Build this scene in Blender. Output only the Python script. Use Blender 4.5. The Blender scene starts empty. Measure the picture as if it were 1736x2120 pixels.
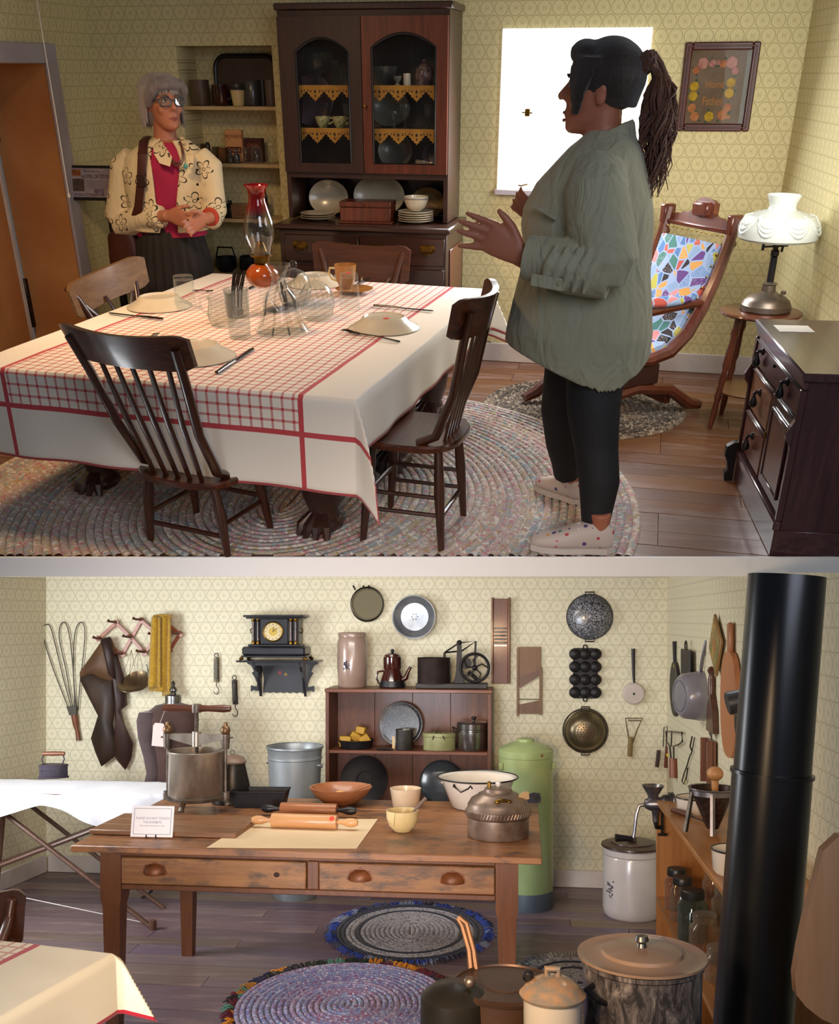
import bpy, bmesh, math, random
from mathutils import Matrix, Vector, Euler, noise
random.seed(7)
PI = math.pi
SC = bpy.context.scene
COL = SC.collection
# ------------------------------------------------------------------ camera
# one 34 mm camera looks into two rooms of a cut-open house: the dining end above,
# the kitchen end below; the lower storey leans away under the upper floor
FPX, CX, CY = 2000.0, 868.0, 1280.0
def cam_mat(pitch, yaw, h):
    return Matrix.Translation((0, 0, h)) @ Euler((math.radians(90 - pitch), 0, math.radians(yaw))).to_matrix().to_4x4()
CAM = {1: cam_mat(29.5, 12.8, 1.64), 2: cam_mat(0, 6.2, 1.66)}
RM = {1: Matrix.Identity(4), 2: CAM[1] @ CAM[2].inverted()}
cd = bpy.data.cameras.new('camera'); cam = bpy.data.objects.new('camera', cd); COL.objects.link(cam)
cd.sensor_fit = 'VERTICAL'; cd.sensor_height = 36; cd.lens = 36 * FPX / 2120
cd.shift_y = (CY - 1060) / 2120; cd.clip_start = 0.05
cam.matrix_world = CAM[1]; SC.camera = cam
# ------------------------------------------------------------------ world, light, exposure
w = bpy.data.worlds.new('world'); SC.world = w; w.use_nodes = True
bg = w.node_tree.nodes['Background']; bg.inputs[0].default_value = (0.93, 0.96, 1.0, 1); bg.inputs[1].default_value = 0.085
SC.view_settings.view_transform = 'Standard'; SC.view_settings.look = 'None'
SC.view_settings.gamma = 1; SC.view_settings.exposure = 0.0; SC.view_settings.use_curve_mapping = False
def area(name, room, loc, target, size, power, col, sy=None, spread=180):
    l = bpy.data.lights.new(name, 'AREA'); l.energy = power; l.color = col; l.size = size
    if sy: l.shape = 'RECTANGLE'; l.size_y = sy
    l.spread = math.radians(spread)
    o = bpy.data.objects.new(name, l); COL.objects.link(o)
    d = Vector(target) - Vector(loc)
    o.matrix_world = RM[room] @ (Matrix.Translation(loc) @ d.to_track_quat('-Z', 'Y').to_matrix().to_4x4())
    return o
def bulb(name, room, loc, power, col, r=0.06):
    l = bpy.data.lights.new(name, 'POINT'); l.energy = power; l.color = col; l.shadow_soft_size = r
    o = bpy.data.objects.new(name, l); COL.objects.link(o); o.matrix_world = RM[room] @ Matrix.Translation(loc); return o
WARM = (1, 0.66, 0.36); COOL = (0.80, 0.88, 1.0)
# dining end: daylight from the back window, the side window and the windows behind; a warm shaded lamp over the table
area('window_light_back', 1, (-.53, 6.10, 1.45), (-.80, 3.4, .3), .7, 40, (.95, .97, 1), .75)
area('window_light_side', 1, (.74, 4.25, 1.6), (.25, 6.1, .9), .75, 15, (1, .97, .9), .7, 120)
area('daylight_behind', 1, (.9, .6, 2.3), (-1.0, 4.0, .3), 1.5, 15, (.82, .87, 1), None, 100)
area('ceiling_lamp', 1, (-2.3, 3.7, 2.42), (-2.1, 4.3, .6), .35, 21, WARM, None, 125)
# kitchen end: a tall window out of view on the left, added fills above and in front, an unseen warm lamp before the stove
area('window_light_left', 2, (-3.28, 4.2, 1.35), (-1.2, 5.7, 1.15), 1.1, 72, (.92, .96, 1), 1.0)
area('kitchen_top_fill', 2, (-.9, 4.25, 1.97), (-.85, 5.3, .6), 1.3, 19, (1, .94, .86), .3)  # unseen fill added under the upper floor to brighten table, wall and floor
area('kitchen_front_fill', 2, (-1.2, .5, .95), (-.75, 5.2, .55), .9, 13, COOL, None, 60)  # unseen cool fill added in front to lift the drawer fronts
area('warm_front_lamp', 2, (-.35, .9, 1.45), (-.45, 3.7, .62), .25, 13, WARM, None, 85)  # unseen warm lamp, placed in front for its glow on the table fronts
# ------------------------------------------------------------------ scene bookkeeping
ROOM = 1
TOP = []
def at(px, py, x=None, y=None, z=None, room=None):
    m = CAM[room or ROOM]; o = m.translation
    d = m.to_3x3() @ Vector(((px - CX) / FPX, -(py - CY) / FPX, -1))
    i, v = (0, x) if x is not None else (1, y) if y is not None else (2, z)
    return o + d * ((v - o[i]) / d[i])
def setp(o, label=None, cat=None, group=None, kind=None):
    if label: o['label'] = label
    if cat: o['category'] = cat
    if group: o['group'] = group
    if kind: o['kind'] = kind
    return o
def thing(name, label, cat, loc=(0, 0, 0), rz=0, group=None, kind=None, rot=None):
    o = bpy.data.objects.new(name, None); COL.objects.link(o); o.empty_display_size = 0.05
    o.location = loc; o.rotation_euler = rot if rot else (0, 0, rz)
    setp(o, label, cat, group, kind); TOP.append((o, ROOM)); return o
class B:
    """collects geometry for one mesh"""
    def __init__(s): s.v = []; s.f = []; s.mi = []; s.cur = 0; s.uv = None
    def add(s, vs, fs, M=None):
        n = len(s.v)
        s.v += [tuple(M @ Vector(p)) for p in vs] if M else [tuple(p) for p in vs]
        s.f += [tuple(i + n for i in f) for f in fs]; s.mi += [s.cur] * len(fs); return s
    def box(s, x0, x1, y0, y1, z0, z1, b=0, M=None):
        if x1 < x0: x0, x1 = x1, x0
        if y1 < y0: y0, y1 = y1, y0
        if z1 < z0: z0, z1 = z1, z0
        if b <= 0:
            v = [(x, y, z) for z in (z0, z1) for y in (y0, y1) for x in (x0, x1)]
            return s.add(v, [(0, 2, 3, 1), (4, 5, 7, 6), (0, 1, 5, 4), (2, 6, 7, 3), (0, 4, 6, 2), (1, 3, 7, 5)], M)
        b = min(b, (x1 - x0) * .45, (y1 - y0) * .45, (z1 - z0) * .45)
        v = []; idx = {}
        for k, z in enumerate((z0, z1)):
            for j, y in enumerate((y0, y1)):
                for i, x in enumerate((x0, x1)):
                    sx, sy, sz = (1 - 2 * i) * b, (1 - 2 * j) * b, (1 - 2 * k) * b
                    idx[i, j, k] = len(v)
                    v += [(x, y + sy, z + sz), (x + sx, y, z + sz), (x + sx, y + sy, z)]
        q = lambda i, j, k, a: idx[i, j, k] + a
        f = [(q(0,0,0,0), q(0,0,1,0), q(0,1,1,0), q(0,1,0,0)), (q(1,0,0,0), q(1,1,0,0), q(1,1,1,0), q(1,0,1,0)),
             (q(0,0,0,1), q(1,0,0,1), q(1,0,1,1), q(0,0,1,1)), (q(0,1,0,1), q(0,1,1,1), q(1,1,1,1), q(1,1,0,1)),
             (q(0,0,0,2), q(0,1,0,2), q(1,1,0,2), q(1,0,0,2)), (q(0,0,1,2), q(1,0,1,2), q(1,1,1,2), q(0,1,1,2))]
        for a in (0, 1):
            for c in (0, 1):
                f.append((q(0,a,c,1), q(1,a,c,1), q(1,a,c,2), q(0,a,c,2)))
                f.append((q(a,0,c,0), q(a,1,c,0), q(a,1,c,2), q(a,0,c,2)))
                f.append((q(a,c,0,0), q(a,c,1,0), q(a,c,1,1), q(a,c,0,1)))
                for e in (0, 1): f.append((q(a,c,e,0), q(a,c,e,1), q(a,c,e,2)))
        return s.add(v, f, M)
    def lathe(s, prof, n=24, M=None, cap=True, sx=1, sy=1, flute=0, nf=0):
        v = []; f = []
        for r, z in prof:
            for k in range(n):
                a = 2 * PI * k / n; rr = r * (1 + flute * math.cos(nf * a)) if flute else r
                v.append((rr * sx * math.cos(a), rr * sy * math.sin(a), z))
        for i in range(len(prof) - 1):
            for k in range(n):
                k2 = (k + 1) % n; f.append((i * n + k, i * n + k2, (i + 1) * n + k2, (i + 1) * n + k))
        if cap:
            if prof[0][0] > 1e-4: f.append(tuple(reversed(range(n))))
            if prof[-1][0] > 1e-4: f.append(tuple(range((len(prof) - 1) * n, len(prof) * n)))
        return s.add(v, f, M)
    def cyl(s, r, z0, z1, n=16, M=None, r2=None): return s.lathe([(r, z0), (r if r2 is None else r2, z1)], n, M)
    def ell(s, c, r, n=16, m=10, M=None):
        rx, ry, rz = (r, r, r) if isinstance(r, (int, float)) else r
        pr = [(max(math.cos(t), 1e-5), math.sin(t)) for t in [-PI / 2 + PI * i / m for i in range(m + 1)]]
        T = Matrix.Translation(c) @ Matrix.Diagonal((rx, ry, rz, 1))
        return s.lathe(pr, n, (M @ T) if M else T, cap=False)
    def tube(s, pts, r, n=8, closed=False, M=None, flat=1.0, cap=True):
        P = [Vector(p) for p in pts]; L = len(P)
        R = r if isinstance(r, (list, tuple)) else [r] * L
        v = []; f = []; up = None
        for i in range(L):
            t = (P[(i + 1) % L] - P[i - 1]) if closed else (P[min(i + 1, L - 1)] - P[max(i - 1, 0)])
            t = t.normalized() if t.length > 1e-9 else Vector((0, 0, 1))
            if up is None: up = Vector((0, 0, 1)) if abs(t.z) < .9 else Vector((0, 1, 0))
            a = t.cross(up); a = a.normalized() if a.length > 1e-6 else t.orthogonal().normalized()
            b = a.cross(t).normalized(); up = b
            for k in range(n):
                w_ = 2 * PI * k / n; v.append(P[i] + (a * math.cos(w_) + b * math.sin(w_) * flat) * R[i])
        for i in range(L if closed else L - 1):
            j = (i + 1) % L
            for k in range(n):
                k2 = (k + 1) % n; f.append((i * n + k, i * n + k2, j * n + k2, j * n + k))
        if cap and not closed: f.append(tuple(reversed(range(n)))); f.append(tuple(range((L - 1) * n, L * n)))
        return s.add(v, f, M)
    def prism(s, poly, z0, z1, M=None):
        n = len(poly); v = [(x, y, z0) for x, y in poly] + [(x, y, z1) for x, y in poly]
        f = [tuple(reversed(range(n))), tuple(range(n, 2 * n))] + [(i, (i + 1) % n, n + (i + 1) % n, n + i) for i in range(n)]
        return s.add(v, f, M)
    def grid(s, fn, nu, nv, M=None, wrap=False, uv=False):
        n0 = len(s.v); v = [fn(i / nu, j / nv) for j in range(nv + 1) for i in range(nu + (0 if wrap else 1))]
        c = nu if wrap else nu + 1
        f = [(j * c + i, j * c + (i + 1) % c, (j + 1) * c + (i + 1) % c, (j + 1) * c + i) for j in range(nv) for i in range(nu)]
        return s.add(v, f, M)
    def loft(s, rings, M=None, cap=True):
        n = len(rings[0]); v = [p for r in rings for p in r]
        f = [(i * n + k, i * n + (k + 1) % n, (i + 1) * n + (k + 1) % n, (i + 1) * n + k) for i in range(len(rings) - 1) for k in range(n)]
        if cap: f.append(tuple(reversed(range(n)))); f.append(tuple(range((len(rings) - 1) * n, len(rings) * n)))
        return s.add(v, f, M)
def ring(c, rx, ry, n=20, M=None, p=2.0):
    out = []
    for k in range(n):
        a = 2 * PI * k / n; ca, sa = math.cos(a), math.sin(a)
        x = math.copysign(abs(ca) ** (2 / p), ca) * rx; y = math.copysign(abs(sa) ** (2 / p), sa) * ry
        q = Vector((x, y, 0)); q = (M @ q) if M else q
        out.append(Vector(c) + q)
    return out
def mesh(b, mats, name, ang=38, fix=True):
    me = bpy.data.meshes.new(name); me.from_pydata(b.v, [], b.f)
    mats = mats if isinstance(mats, (list, tuple)) else [mats]
    for m in mats: me.materials.append(m)
    if len(mats) > 1: me.polygons.foreach_set('material_index', b.mi)
    if fix:
        bm = bmesh.new(); bm.from_mesh(me); bmesh.ops.recalc_face_normals(bm, faces=bm.faces); bm.to_mesh(me); bm.free()
    if ang:
        me.polygons.foreach_set('use_smooth', [True] * len(me.polygons)); me.set_sharp_from_angle(angle=math.radians(ang))
    return me
def part(name, b, m, parent, label=None, ang=38, fix=True, kind=None, loc=None, rot=None):
    o = bpy.data.objects.new(name, mesh(b, m, name, ang, fix) if isinstance(b, B) else b)
    COL.objects.link(o); o.parent = parent
    if loc is not None: o.location = loc
    if rot is not None: o.rotation_euler = rot
    if label: o['label'] = label
    if kind: o['kind'] = kind
    return o
def solo(name, b, m, label, cat, loc=(0, 0, 0), rz=0, group=None, kind=None, rot=None, ang=38, fix=True):
    o = bpy.data.objects.new(name, mesh(b, m, name, ang, fix) if isinstance(b, B) else b)
    COL.objects.link(o); o.location = loc; o.rotation_euler = rot if rot else (0, 0, rz)
    setp(o, label, cat, group, kind); TOP.append((o, ROOM)); return o
def dup(root, loc, rz=0, label=None, group=None, rot=None, scale=None):
    r = root.copy(); COL.objects.link(r); r.location = loc; r.rotation_euler = rot if rot else (0, 0, rz)
    if scale: r.scale = (scale,) * 3
    if label: r['label'] = label
    if group: r['group'] = group
    TOP.append((r, ROOM))
    for ch in list(root.children):
        c = ch.copy(); COL.objects.link(c); c.parent = r
        for g in list(ch.children):
            d = g.copy(); COL.objects.link(d); d.parent = c
    return r
def spl(pts, k=5):
    P = [Vector(p) for p in pts]; out = []
    for i in range(len(P) - 1):
        a, b, c, d = P[max(i - 1, 0)], P[i], P[i + 1], P[min(i + 2, len(P) - 1)]
        for j in range(k):
            t = j / k; out.append(.5 * (2 * b + (c - a) * t + (2 * a - 5 * b + 4 * c - d) * t * t + (3 * b - a - 3 * c + d) * t ** 3))
    return out + [P[-1]]
# axis helpers: a lathe turned to lie along y / x
RY = Matrix.Rotation(-PI / 2, 4, 'X')      # z axis -> +y
RYm = Matrix.Rotation(PI / 2, 4, 'X')      # z axis -> -y (towards the viewer)
RX = Matrix.Rotation(PI / 2, 4, 'Y')       # z axis -> +x
T = lambda x, y, z: Matrix.Translation((x, y, z))
Rz = lambda a: Matrix.Rotation(a, 4, 'Z')
Rx = lambda a: Matrix.Rotation(a, 4, 'X')
Ry = lambda a: Matrix.Rotation(a, 4, 'Y')
# ------------------------------------------------------------------ materials
def lin(c):
    if isinstance(c, str):
        c = c.lstrip('#'); c = [int(c[i:i + 2], 16) / 255 for i in (0, 2, 4)]
        c = [x / 12.92 if x <= .04045 else ((x + .055) / 1.055) ** 2.4 for x in c]
    return (c[0], c[1], c[2], 1)
class N:
    def __init__(s, name):
        s.m = bpy.data.materials.new(name); s.m.use_nodes = True; s.t = s.m.node_tree; s.p = s.t.nodes['Principled BSDF']; s.out = s.t.nodes['Material Output']
    def n(s, typ, **kw):
        nd = s.t.nodes.new(typ)
        for k, v in kw.items(): setattr(nd, k, v)
        return nd
    def l(s, a, b): s.t.links.new(a, b)
    def val(s, x, sock):
        if isinstance(x, (int, float)): sock.default_value = x
        else: s.l(x, sock)
    def math(s, op, a, b=0, c=0, clamp=False):
        nd = s.n('ShaderNodeMath', operation=op); nd.use_clamp = clamp
        s.val(a, nd.inputs[0]); s.val(b, nd.inputs[1])
        if c != 0: s.val(c, nd.inputs[2])
        return nd.outputs[0]
    def mix(s, f, a, b):
        nd = s.n('ShaderNodeMix', data_type='RGBA'); s.val(f, nd.inputs[0])
        for x, i in ((a, 6), (b, 7)):
            if isinstance(x, (tuple, list, str)): nd.inputs[i].default_value = lin(x)
            else: s.l(x, nd.inputs[i])
        return nd.outputs[2]
    def coord(s, kind='Object', scale=(1, 1, 1), loc=(0, 0, 0), rot=(0, 0, 0)):
        tc = s.n('ShaderNodeTexCoord'); mp = s.n('ShaderNodeMapping'); s.l(tc.outputs[kind], mp.inputs[0])
        mp.inputs['Scale'].default_value = scale; mp.inputs['Location'].default_value = loc; mp.inputs['Rotation'].default_value = rot
        return mp.outputs[0]
    def noise(s, co, scale=5, detail=4, rough=.55, dist=0):
        nd = s.n('ShaderNodeTexNoise'); s.l(co, nd.inputs[0]); nd.inputs['Scale'].default_value = scale
        nd.inputs['Detail'].default_value = detail; nd.inputs['Roughness'].default_value = rough; nd.inputs['Distortion'].default_value = dist
        return nd.outputs[0]
    def vor(s, co, scale=20, feature='F1', out=0):
        nd = s.n('ShaderNodeTexVoronoi', feature=feature); s.l(co, nd.inputs[0]); nd.inputs['Scale'].default_value = scale; return nd.outputs[out]
    def ramp(s, f, stops, interp='LINEAR'):
        nd = s.n('ShaderNodeValToRGB'); s.l(f, nd.inputs[0]); e = nd.color_ramp; e.interpolation = interp
        while len(e.elements) < len(stops): e.elements.new(.5)
        for el, (p, c) in zip(e.elements, stops): el.position = p; el.color = lin(c)
        return nd.outputs[0]
    def sep(s, co):
        nd = s.n('ShaderNodeSeparateXYZ'); s.l(co, nd.inputs[0]); return nd.outputs
    def bump(s, h, strength=.3, dist=.01):
        nd = s.n('ShaderNodeBump'); nd.inputs['Strength'].default_value = strength; nd.inputs['Distance'].default_value = dist
        s.l(h, nd.inputs['Height']); s.l(nd.outputs[0], s.p.inputs['Normal'])
    def rnd(s): return s.n('ShaderNodeObjectInfo').outputs['Random']
    def col(s, c):
        if isinstance(c, (tuple, list, str)): s.p.inputs['Base Color'].default_value = lin(c)
        else: s.l(c, s.p.inputs['Base Color'])
    def fin(s, rough=.5, metal=0, coat=0, spec=None, sheen=0):
        s.val(rough, s.p.inputs['Roughness']); s.val(metal, s.p.inputs['Metallic']); s.p.inputs['Coat Weight'].default_value = coat
        if coat: s.p.inputs['Coat Roughness'].default_value = .12
        if spec is not None: s.p.inputs['Specular IOR Level'].default_value = spec
        if sheen: s.p.inputs['Sheen Weight'].default_value = sheen
        return s.m
def plain(name, c, rough=.5, metal=0, c2=None, sc=6, st=(1, 1, 1), lo=.35, hi=.65, bump=0, bs=40, coat=0, spec=None, sheen=0, rnd=0, detail=4):
    a = N(name); co = a.coord('Object', st)
    if c2:
        f = a.noise(co, sc, detail); r = a.n('ShaderNodeMapRange'); a.l(f, r.inputs[0]); r.inputs[1].default_value = lo; r.inputs[2].default_value = hi
        c_ = a.mix(r.outputs[0], c, c2)
        if rnd:
            h = a.n('ShaderNodeHueSaturation'); a.l(c_, h.inputs['Color']); v = a.math('MULTIPLY_ADD', a.rnd(), rnd * 2, 1 - rnd); a.l(v, h.inputs['Value']); c_ = h.outputs[0]
        a.col(c_)
    else: a.col(c)
    if bump: a.bump(a.noise(a.coord('Object', st), bs, 3), bump, .004)
    return a.fin(rough, metal, coat, spec, sheen)
def wood(name, c, c2, rough=.45, axis=0, sc=1.0, coat=.15, rnd=.12, bump=.12, wear=None):
    a = N(name); st = [9 * sc] * 3; st[axis] = .8 * sc
    co = a.coord('Object', tuple(st)); f = a.noise(co, 3.2, 6, .62, 1.1)
    fine = a.noise(a.coord('Object', tuple(x * 4 if i != axis else x for i, x in enumerate(st))), 8, 2)
    f2 = a.math('ADD', a.math('MULTIPLY', f, .75), a.math('MULTIPLY', fine, .25))
    r = a.n('ShaderNodeMapRange'); a.l(f2, r.inputs[0]); r.inputs[1].default_value = .36; r.inputs[2].default_value = .64
    c_ = a.mix(r.outputs[0], c, c2)
    if wear:
        wf = a.n('ShaderNodeMapRange'); a.l(a.noise(a.coord('Object', (2.2, 2.2, 6)), 2.1, 6, .7), wf.inputs[0]); wf.inputs[1].default_value = .5; wf.inputs[2].default_value = .62
        c_ = a.mix(a.math('MULTIPLY', wf.outputs[0], .85), c_, wear)
    if rnd:
        h = a.n('ShaderNodeHueSaturation'); a.l(c_, h.inputs['Color']); a.l(a.math('MULTIPLY_ADD', a.rnd(), rnd * 2, 1 - rnd), h.inputs['Value']); c_ = h.outputs[0]
    a.col(c_); a.bump(f2, bump, .003); return a.fin(rough, 0, coat)
def glass(name, tint='#ffffff', refl=1.0, rough=.02, dens=.0):
    a = N(name); tr = a.n('ShaderNodeBsdfTransparent'); tr.inputs[0].default_value = lin(tint)
    gl = a.n('ShaderNodeBsdfGlossy'); gl.inputs['Roughness'].default_value = rough
    lw = a.n('ShaderNodeLayerWeight'); lw.inputs[0].default_value = .35
    f = a.math('MULTIPLY_ADD', a.math('POWER', lw.outputs['Facing'], 2.2), .55 * refl, .045 * refl + dens, clamp=True)
    df = a.n('ShaderNodeBsdfDiffuse'); df.inputs[0].default_value = lin('#e8ecea'); g2 = a.n('ShaderNodeMixShader'); g2.inputs[0].default_value = .38  # white diffuse mixed in so the glass edges look bright
    a.l(gl.outputs[0], g2.inputs[1]); a.l(df.outputs[0], g2.inputs[2])
    mx = a.n('ShaderNodeMixShader'); a.l(f, mx.inputs[0]); a.l(tr.outputs[0], mx.inputs[1]); a.l(g2.outputs[0], mx.inputs[2])
    a.l(mx.outputs[0], a.out.inputs[0]); a.t.nodes.remove(a.p); return a.m
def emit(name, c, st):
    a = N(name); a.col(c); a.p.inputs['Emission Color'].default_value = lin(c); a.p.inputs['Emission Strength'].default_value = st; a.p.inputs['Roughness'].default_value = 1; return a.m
def wallpaper(name, base, line, axis):
    """pale paper printed with interlocking rings and small sprigs; axis = horizontal coordinate"""
    a = N(name); o = a.sep(a.coord('Object')); h = o[axis]; z = o[2]
    c, rowh = .080, .0695
    def ringf(du, dv):
        u = a.math('SUBTRACT', a.math('FRACT', a.math('ADD', a.math('DIVIDE', h, c), du)), .5)
        v = a.math('SUBTRACT', a.math('FRACT', a.math('ADD', a.math('DIVIDE', z, rowh * 2), dv)), .5)
        u = a.math('MULTIPLY', u, c); v = a.math('MULTIPLY', v, rowh * 2)
        d = a.math('SQRT', a.math('ADD', a.math('MULTIPLY', u, u), a.math('MULTIPLY', v, v)))
        r1 = a.math('LESS_THAN', a.math('ABSOLUTE', a.math('SUBTRACT', d, .036)), .0021)
        s1 = a.math('MULTIPLY', a.math('LESS_THAN', a.math('ABSOLUTE', a.math('SUBTRACT', a.math('ABSOLUTE', u), .0065)), .0014), a.math('LESS_THAN', a.math('ABSOLUTE', v), .011))
        s2 = a.math('LESS_THAN', d, .0030)
        return a.math('MAXIMUM', a.math('MAXIMUM', r1, s1), s2)
    f = a.math('MAXIMUM', ringf(0, 0), ringf(.5, .5))
    spk = a.math('MULTIPLY', a.math('GREATER_THAN', a.noise(a.coord('Object'), 260, 2), .6), .16)
    big = a.noise(a.coord('Object'), 1.3, 3)
    b_ = a.mix(a.math('MULTIPLY', big, .3), base, '#c9bc8c')
    f = a.math('MAXIMUM', a.math('MULTIPLY', f, .5), spk)
    a.col(a.mix(f, b_, line)); return a.fin(.85, 0, 0, .2)
# ------------------------------------------------------------------ shared materials
paper_x = wallpaper('wallpaper_x', '#e0d3a2', '#80744a', 0)
paper_y = wallpaper('wallpaper_y', '#e0d3a2', '#80744a', 1)
kpaper_x = wallpaper('kitchen_wallpaper_x', '#e4dfc8', '#8b8566', 0)
kpaper_y = wallpaper('kitchen_wallpaper_y', '#ddd6bd', '#8b8566', 1)
white_paint = plain('white_paint', '#d8d2cf', .5, 0, '#c6bdba', 5, bump=.05)
cream_wood = plain('cream_board', '#cbb083', .6, 0, '#b79765', 6)
lav_paint = plain('casing_paint', '#b9b0b6', .5, 0, '#a79da2', 4)
door_warm_lit = plain('door_warm_lit', '#c98f58', .5, 0, '#b87a45', 3, bump=.04)  # warm lamplight on door and lining is put into this orange
dark_wood = wood('dark_wood', '#2a1712', '#3d2119', .38, 2, 1, .3)
dark_wood_x = wood('dark_wood_x', '#2a1712', '#412319', .36, 0, 1, .3)
red_wood = wood('red_wood', '#4a2114', '#6b3320', .33, 2, 1, .4)
chair_wood = wood('chair_wood', '#2a130d', '#46210f', .35, 2, 1.2, .35)
chair_wood_x = wood('chair_wood_x', '#2c130c', '#5a2b13', .33, 0, 1.2, .35)
oak = wood('oak', '#8d6a48', '#6e4c30', .45, 0, 1, .2)
brown_wood = wood('brown_wood', '#5a2f1a', '#40200f', .4, 0, 1, .3)
pine = wood('pine', '#b07a45', '#96602f', .45, 1, .8, .15)
pine_z = wood('pine_z', '#a8713d', '#8f5a2b', .45, 2, .8, .15)
cab_wood = wood('shelf_wood', '#59301d', '#7a4428', .5, 0, 1, .1)
cab_wood_z = wood('shelf_wood_z', '#4d2817', '#6b3b22', .5, 2, 1, .1)
pic_glass = glass('picture_glass', '#f2f2f0', .08)
brass = plain('brass', '#8a6a2c', .35, 1, '#5d4520', 30)
silver = plain('silver', '#9b9a97', .3, 1, '#6f6d69', 30)
steel_dark = plain('steel_dark', '#4b4743', .35, .9, '#2f2b28', 30)
iron = plain('black_iron', '#17151a', .5, .3, '#221e20', 20, bump=.08)
wire = plain('wire', '#4a463f', .4, .8)
black = plain('black_paint', '#121014', .4)
china = plain('china', '#d9cfbd', .22, 0, '#cdc0a9', 4, coat=.4)
china_dim = plain('china_dim', '#b7ab97', .25, 0, '#a5977f', 4, coat=.3)
cream_china = plain('cream_china', '#d6c08c', .25, 0, '#c8ad73', 5, coat=.3)
tan_china = plain('tan_china', '#b0793c', .25, 0, '#9a652d', 5, coat=.4)
red_dot = plain('red_sticker', '#d2402c', .6)
clear = glass('clear_glass', '#fafbfa', .62)
cut_glass = glass('cut_glass', '#f6f8f7', .8, .10, .03)
pane_glass = glass('pane_glass', '#f6f7f6', .2, .02)
day = emit('daylit_pane', '#fffdf6', 3.2)
# ================================================================== UPPER ROOM (dining end)
ROOM = 1
WB = 6.27; XL = -3.495
HX, HY = -math.sin(math.radians(12.8)), math.cos(math.radians(12.8))
S0 = 3.365                                      # the upper floor ends here, square to the line of sight
def clip_floor(poly):
    out = []
    for i in range(len(poly)):
        a_, b_ = poly[i], poly[(i + 1) % len(poly)]
        da = a_[0] * HX + a_[1] * HY - S0; db = b_[0] * HX + b_[1] * HY - S0
        if da >= 0: out.append(a_)
        if da * db < 0:
            t = da / (da - db); out.append((a_[0] + (b_[0] - a_[0]) * t, a_[1] + (b_[1] - a_[1]) * t))
    return out
def plank_mat(name, cols):
    a = N(name); co = a.coord('Object', (.9, 9, 9)); f = a.noise(co, 2.6, 6, .65, .8)
    f2 = a.noise(a.coord('Object', (2.2, 30, 9)), 3, 3, .6)
    scr = a.noise(a.coord('Object', (.7, 3.2, 3)), 1.7, 5, .7)
    base = a.ramp(a.rnd(), [(i / max(1, len(cols) - 1), c) for i, c in enumerate(cols)])
    c_ = a.mix(a.math('MULTIPLY', f, .55), base, '#2b1912')
    r = a.n('ShaderNodeMapRange'); a.l(scr, r.inputs[0]); r.inputs[1].default_value = .52; r.inputs[2].default_value = .68
    c_ = a.mix(a.math('MULTIPLY', r.outputs[0], .45), c_, '#a78d86')
    k = a.math('GREATER_THAN', f2, .72)
    c_ = a.mix(a.math('MULTIPLY', k, .7), c_, '#1a0f0b')
    a.col(c_); a.bump(f, .25, .004); return a.fin(a.math('MULTIPLY_ADD', f, .3, .28), 0, .08)
planks1 = plank_mat('floor_planks', ['#7a4a2b', '#8a5a35', '#6c4534', '#83604f', '#70452c', '#7d5646'])
planks2 = plank_mat('kitchen_planks', ['#6d5761', '#846c72', '#615060', '#857260', '#726078', '#8d7872', '#66504e'])
floor1 = thing('floor', 'worn brown plank floor of the dining end', 'floor', kind='structure')
y = WB; k = 0; wid = [.17, .13, .15, .19, .14, .16]
cuts = [-1.9, .15, -.75, -2.6, -.25, -1.3, .5]
while y > 2.7:
    w_ = wid[k % 6]; x0 = -3.9
    for xc in sorted([cuts[k % 7], cuts[(k * 3 + 2) % 7]]) + [1.25]:
        if xc - x0 < .25: continue
        pl = clip_floor([(x0 + .0015, y - w_ + .002), (xc - .0015, y - w_ + .002), (xc - .0015, y - .002), (x0 + .0015, y - .002)])
        if len(pl) >= 3:
            cx_ = sum(p[0] for p in pl) / len(pl); cy_ = sum(p[1] for p in pl) / len(pl)
            dz = random.uniform(-.0018, 0)
            part('plank', B().prism([(p[0] - cx_, p[1] - cy_) for p in pl], -.03, dz), planks1, floor1, ang=0, loc=(cx_, cy_, 0))
        x0 = xc
    y -= w_; k += 1
edge = B()
o_ = Vector((HX * S0, HY * S0, 0)); R_ = Vector((HY, -HX, 0)); F_ = Vector((HX, HY, 0))
em = T(*o_) @ Rz(math.radians(12.8))
edge.box(-2.6, 2.6, -.004, .16, -.072, -.0302, .003, em); edge.box(-2.6, 2.6, -.012, -.001, -.072, .012, .002, em)
solo('trim_1', edge, plain('slab_white', '#f4f2f0', .6), 'white painted front edge of the upper floor', 'floor edge', kind='structure')
# back wall with the niche and the window opening
NX0, NX1, NZ0, NZ1 = -2.93, -2.32, .12, 1.775
WX0, WX1, WZ0, WZ1 = -.86, -.20, 1.07, 1.79
b = B(); WT = 2.45
b.box(-4.0, NX0, WB, WB + .3, 0, WT).box(NX0, NX1, WB, WB + .3, NZ1, WT).box(NX0, NX1, WB, WB + .3, 0, NZ0)
b.box(NX1, WX0, WB, WB + .3, 0, WT).box(WX0, WX1, WB, WB + .3, WZ1, WT).box(WX0, WX1, WB, WB + .3, 0, WZ0).box(WX1, 1.2, WB, WB + .3, 0, WT)
b.box(NX0, NX1, WB + .27, WB + .3, NZ0, NZ1)
solo('wall_back', b, paper_x, 'back wall papered in pale olive ring wallpaper with a shelf niche', 'wall', kind='structure', ang=0)
for z_, nm in ((1.455, 'top'), (1.135, 'second'), (.81, 'third'), (.47, 'lowest')):
    solo('niche_shelf', B().box(NX0 + .002, NX1 - .002, WB + .012, WB + .268, z_ - .022, z_, .003), cream_wood, f'{nm} pale board shelf fitted in the wall niche', 'shelf')
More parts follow.
